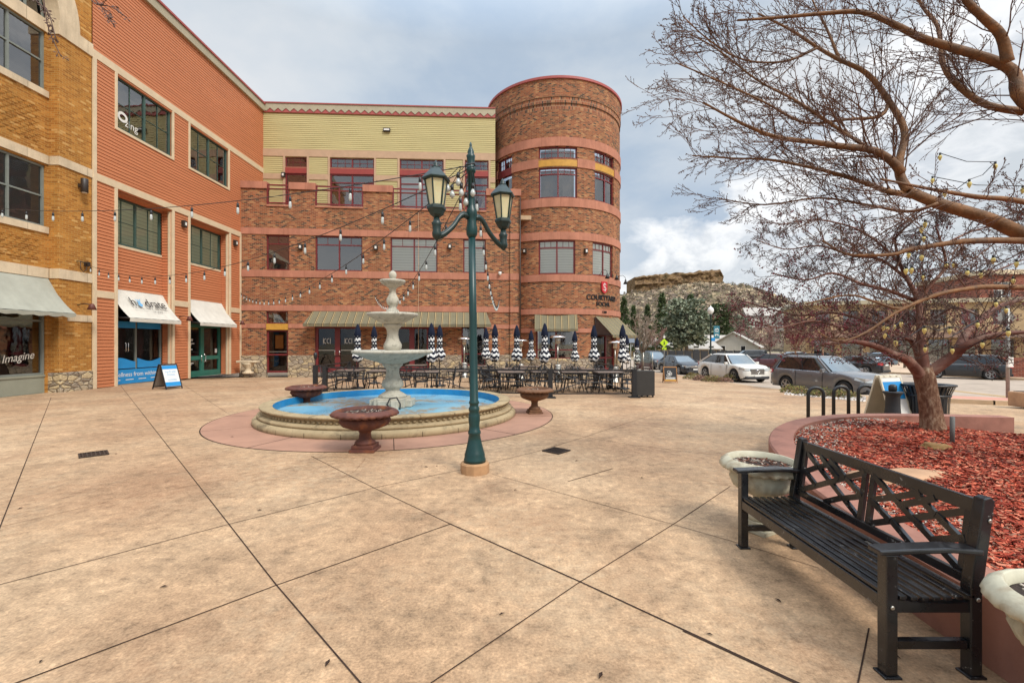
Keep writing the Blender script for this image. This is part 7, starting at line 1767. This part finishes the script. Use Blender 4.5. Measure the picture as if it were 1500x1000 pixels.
# ---------------------------------------------------------------- rocky hill with a mesa
def hill_mat():
    k = NT('rocky_scrub_hillside')
    c = k.ramp(k.noise(.035, 6, .6), [(.35, hexc('7d7062')), (.5, hexc('93836c')), (.65, hexc('a3946f'))])
    s = k.ramp(k.noise(.30, 8, .7, dist=.5), [(.44, 0.0), (.56, 1.0)]); c = k.mix(s, c, hexc('64574e'))
    s = k.ramp(k.noise(.2, 5, .6, dist=.5), [(.52, 0.0), (.62, .85)]); c = k.mix(s, c, hexc('565640'))
    s = k.math('MULTIPLY', k.ramp(k.vor(.28), [(.18, 1.0), (.34, 0.0)]), k.ramp(k.noise(.07, 5, .6), [(.42, .15), (.56, 1.0)])); c = k.mix(s, c, hexc('c3b093'))
    s = k.math('MULTIPLY', k.ramp(k.vor(.62), [(.2, 1.0), (.36, 0.0)]), k.ramp(k.noise(.1, 5, .6), [(.45, 0.0), (.58, .9)])); c = k.mix(s, c, hexc('b5a08a'))
    k.bump(k.noise(.35, 8, .7), 1.0, 3.0); return k.fin(c, .95, spec=.1)
def hl(px): return (px-750)/F*410
XC = [(hl(780), 8), (hl(840), 26), (hl(895), 40), (hl(925), 45), (hl(975), 48), (hl(1030), 52), (hl(1052), 54), (hl(1085), 52), (hl(1130), 41), (hl(1180), 30), (hl(1260), 19), (hl(1400), 14), (hl(1600), 10), (hl(2000), 5)]
def crest(x):
    if x <= XC[0][0]: return max(0, XC[0][1]+(x-XC[0][0])*.1)
    for (a, b), (c, d) in zip(XC, XC[1:]):
        if x <= c: return lerp(b, d, (x-a)/(c-a))
    return XC[-1][1]
nx, ny = 300, 130; m = MB(); m.smooth = True; X0, X1, Y0, Y1 = -60, 560, 150, 470; idx = []
for j in range(ny+1):
    y = lerp(Y0, Y1, j/ny); row = []
    for i in range(nx+1):
        x = lerp(X0, X1, i/nx); xx = x*410/max(y, 300)**1.0 if y > 300 else x*410/300*lerp(1.0, 1.0, 0)
        s = sst((y-150)/250)*.75+.25*max(0, (y-150)/250); s = min(1, s); c = crest(x*410/max(300, y)) if y < 410 else crest(x)
        z = c*(s if y < 400 else 1-.12*(y-400)/70)-1.2; v = Vector((x, y, 0))
        z += (noise.noise(v*.02)*5+noise.noise(v*.07)*2.6+abs(noise.noise(v*.22))*2.4+noise.noise(v*.5)*.9)*min(1, s*2.2); row.append(m.V((x, y, z)))
    idx.append(row)
for j in range(ny):
    for i in range(nx): m.Fc([idx[j][i], idx[j][i+1], idx[j+1][i+1], idx[j+1][i]])
MT['hill'] = hill_mat(); o = m.build('hill', MT['hill']); o['kind'] = 'structure'
def cliff_mat():
    k = NT('layered_sandstone_cliff'); v = k.map((.12, .12, .9)); v2 = k.map((.5, .5, .12))
    c = k.ramp(k.noise(1.0, 6, .6, v), [(.3, hexc('6a5542')), (.45, hexc('917653')), (.58, hexc('816954')), (.7, hexc('a38a62'))])
    c = k.mix(k.ramp(k.noise(1.0, 6, .65, v2), [(.5, 0.0), (.62, .7)]), c, hexc('4c3a2c')); c = k.mix(k.ramp(k.noise(.18, 4), [(.55, 0.0), (.65, .5)]), c, hexc('55523a')); k.bump(k.noise(.6, 7, .7), 1, 2); return k.fin(c, .95, spec=.1)
outl = []; A0 = (hl(926), 400); 
T = [(926, 408), (945, 405), (965, 404), (985, 402), (1005, 403), (1015, 400), (1035, 398), (1048, 397), (1053, 404)]
m = MB(); m.smooth = False; NN = 110; rows = []
for i in range(NN+1):
    u = i/NN; px = lerp(926, 1053, u); k_ = max(j for j in range(len(T)-1) if T[j][0] <= px+1e-6 or j == 0); k_ = min(k_, len(T)-2); ty = lerp(T[k_][1], T[k_+1][1], min(1, (px-T[k_][0])/(T[k_+1][0]-T[k_][0]))); zt = H+(HOR-ty)*410/F+noise.noise(Vector((px*.15, 0, 0)))*1.2
    x = hl(px); yf = 400-4*math.sin(PI*u); col = []
    for j in range(11):
        s = j/10; z = lerp(46, zt, s); v = Vector((x*.12, z*.25, 7)); dy = noise.noise(v)*3.2+noise.noise(v*3)*1.6-(1.6 if (j in (5, 9, 10)) else 0)+s*2; col.append(m.V((x+noise.noise(v*2)*.8, yf+dy+(0 if s < 1 else 1.2), z)))
    col.append(m.V((x, 430, zt-.5))); rows.append(col)
for a, b in zip(rows, rows[1:]):
    for j in range(11): m.Fc([a[j], b[j], b[j+1], a[j+1]])
for rr in (rows[0], rows[-1]):
    e = m.V((m.v[rr[0]].x, 430, 46)); m.Fc(rr+[e])
o = m.build('mesa_cliff', cliff_mat()); o['kind'] = 'structure'
m = MB(); rng = random.Random(77)
for _ in range(2600):
    y = rng.uniform(200, 398); px = rng.uniform(895, 1330); x = (px-750)/F*y; j = (y-Y0)/(Y1-Y0)*ny; i = (x-X0)/(X1-X0)*nx
    if not (0 <= i < nx-1): continue
    z = m_z = o.data and None
    zz0 = bpy.data.objects['hill'].data.vertices[int(round(j))*(nx+1)+int(round(i))].co.z; r_ = rng.uniform(.35, 1.15)*(.6+y/500); c = Vector((x, y, zz0+r_*.15)); vs = []
    for k in range(8): vs.append(m.V(c+Vector(((1 if k & 1 else -1)*rng.uniform(.6, 1.2)*r_, (1 if k & 2 else -1)*rng.uniform(.5, 1)*r_, (1 if k & 4 else -1)*rng.uniform(.3, .8)*r_))))
    for q in ((0, 2, 3, 1), (4, 5, 7, 6), (0, 1, 5, 4), (2, 6, 7, 3), (0, 4, 6, 2), (1, 3, 7, 5)): m.Fc([vs[k] for k in q])
o = m.build('hillside_boulders', chips_mat('boulder_tones', [hexc('bba88c'), hexc('9c8b78'), hexc('cbbba0'), hexc('8a7a6a')])); tag(o, 'pale boulders scattered over the rocky hillside', 'boulders', None, 'stuff')
m = MB(); rng = random.Random(78)
for _ in range(1400):
    y = rng.uniform(180, 398); px = rng.uniform(895, 1400); x = (px-750)/F*y; j = (y-Y0)/(Y1-Y0)*ny; i = (x-X0)/(X1-X0)*nx
    if not (0 <= i < nx-1): continue
    zz0 = bpy.data.objects['hill'].data.vertices[int(round(j))*(nx+1)+int(round(i))].co.z; r_ = rng.uniform(.8, 2.6)
    for k in range(12): 
        c = Vector((x+rng.gauss(0, .5)*r_, y+rng.gauss(0, .4)*r_, zz0+rng.random()*r_*.9)); d = Vector((rng.gauss(0, 1), rng.gauss(0, 1), rng.gauss(.5, 1))).normalized()*r_*.55; w = d.orthogonal().normalized()*r_*.25; m.poly([c-w, c+d-w*.5, c+d*1.1+w*.4, c+w])
o = m.build('hillside_scrub', leaf_mat('scrub_tones', [hexc('5c5240'), hexc('6e5f55'), hexc('4c4a34'), hexc('7a685c'), hexc('57503a')])); tag(o, 'grey brown scrub oak covering the rocky hillside', 'scrub', None, 'stuff')

# ---------------------------------------------------------------- buildings and fences across the street
MT['roofw'] = simple('pale_shingle_roof', hexc('aaa49c'), .85, .1, 1.5); MT['housew'] = simple('pale_house_siding', hexc('b9b4aa'), .8, .08, 2); MT['tanwall'] = simple('tan_stucco', hexc('a8916f'), .85, .1, 1.2, dirt=(hexc('8a7458'), .55, .4))
def house(px, D, w, d, h, rh, rz, lab, wall='housew', roof='roofw', z0=None):
    x = (px-750)/F*D; t = thing('house', lab, 'house', (x, D, G(x, D)-.05 if z0 is None else z0), rz, 'houses beyond the dark fence')
    MB().box(-w/2, w/2, -d/2, d/2, -.4, h).build('wall', MT[wall], t); m = MB(); m.poly([(-w/2-.001, -d/2, h), (-w/2-.001, d/2, h), (-w/2-.001, 0, h+rh)]); m.poly([(w/2+.001, -d/2, h), (w/2+.001, d/2, h), (w/2+.001, 0, h+rh)]); m.build('gable', MT[wall], t)
    m = MB(); e = .4
    for s in (-1, 1): m.prism([(-w/2-e, s*(d/2+e), h-e*rh/(d/2)), (w/2+e, s*(d/2+e), h-e*rh/(d/2)), (w/2+e, 0, h+rh), (-w/2-e, 0, h+rh)], (0, 0, .15))
    m.build('roof', MT[roof], t)
    for u in (-w*.28, w*.22):
        f_ = MB().box(u-.5, u+.5, -d/2-.05, -d/2, 1.0, 2.1).build('window', MT['white'], t); MB().box(u-.42, u+.42, -d/2-.06, -d/2-.051, 1.08, 2.02).build('pane', MT['autoglass'], f_)
    for v in (-d*.2, d*.2):
        f_ = MB().box(-w/2-.05, -w/2, v-.4, v+.4, 1.0, 2.1).build('window', MT['white'], t); MB().box(-w/2-.06, -w/2-.051, v-.33, v+.33, 1.08, 2.02).build('pane', MT['autoglass'], f_)
house(1078, 84, 9, 8, 1.9, 2.5, R(58), 'pale grey gabled house with long white roof behind the banner lamp')
house(1046, 92, 8, 6, 1.8, 2.2, R(5), 'small white roofed house left of the banner street lamp')
house(1023, 78, 5, 5, 1.6, .9, R(0), 'low grey shed roofed house behind the black sedan', wall='tanwall')
house(955, 100, 14, 7, 1.8, 1.6, R(3), 'tan low house behind the pedestrian crossing sign', wall='tanwall')
house(1180, 150, 16, 9, 5, 3, R(15), 'large pale house on the slope seen through the red twigs', z0=6)
house(1120, 170, 14, 9, 4, 3, R(-15), 'pale house halfway up the slope below the mesa', z0=8)
t = thing('lot_fence', 'long dark screen fence across the far parking lot', 'fence', (0, 0, 0))
A, B = Vector(((944-750)/F*62, 62, 0)), Vector(((1112-750)/F*60, 60, 0)); n = 14
for i in range(n):
    a, b = A.lerp(B, i/n), A.lerp(B, (i+1)/n); z0 = -.8; zt = H+(HOR-513.5)*61/F; m = MB(); m.bar((a.x, a.y, (z0+zt)/2), (b.x-.12, b.y, (z0+zt)/2), .04, zt-z0); m.build('fence_panel', MT['darkgrey'], t); MB().box(-.06, .06, -.06, .06, z0, zt+.08).build('post', MT['black'], t, loc=(a.x, a.y-.05, 0))
# tan arcade building
t = thing('arcade_building', 'two storey tan building with dark shopfront arcade behind the street trees', 'building', ((1180-750)/F*62, 62, -.75), R(-16))
Wd, Ht = 34, 7.6; m = MB(); hs = [(1+i*3.2, 3.4+i*3.2, .0, 3.0) for i in range(10)]+[(1.2+i*3.2, 3.0+i*3.2, 4.8, 6.8) for i in range(10)]
m.wall(0, Wd, 0, Ht, hs, 0, .6); m.box(-.0, .02, 0, 10, 0, Ht); m.box(0, Wd, 9.9, 10, 0, Ht); m.build('wall', MT['tanwall'], t)
for i, h in enumerate(hs): window(t, *h, .3, 'grey_frame', 2, (.7,) if i < 10 else (), 'room', 'glass_hi', .1)
m = MB(); m.box(-.3, Wd+.3, -.5, 10, Ht, Ht+.5); m.build('roof', MT['khaki'], t); m = MB(); m.prism([(0, -1.6, 3.2), (0, 0, 3.9), (0, 0, 3.2)], (Wd, 0, 0)); m.build('canopy_roof', simple('brown_canopy', hexc('6b5242'), .8, .15), t)
t = thing('red_brick_building', 'red brick building seen through the twigs at the right edge', 'building', ((1436-750)/F*60, 60, -.8), R(-10))
Wd, Ht = 30, 11.5; m = MB(); hs = [(1.5+i*4, 3.6+i*4, z, z+2.2) for i in range(7) for z in (1, 4.9, 8.4)]; m.wall(0, Wd, 0, Ht, hs, 0, .4); m.box(-.02, 0, 0, 12, 0, Ht); m.build('wall', MT['brick_far'], t)
for h in hs: window(t, *h, .2, 'white', 2, (.5,), 'room', 'glass_hi', .12)
m = MB(); m.box(-.3, Wd, -.3, 12, Ht, Ht+.6); m.box(-.1, Wd, -.12, 0, 4.0, 4.5); m.build('stone_cornice', MT['cream'], t)
x, y = 34.5, 32.5; o = MB().box(-1, 9, -.2, .2, -.3, 1.35).build('brick_wall', MT['brick_far'], loc=(x, y, G(x, y)), rz=R(-28)); tag(o, 'low red brick wall across the street at the right edge', 'wall')
m = MB()
for i in range(26): m.box(i*.5-.02, i*.5+.02, -.02, .02, 0, 1.0)
m.box(0, 12.5, -.02, .02, .95, 1.0); m.box(0, 12.5, -.02, .02, .1, .14); o = m.build('guard_rail', MT['black'], loc=(24.9, 53.5, -.7), rz=R(-62)); tag(o, 'thin black railing along the far sidewalk', 'railing')
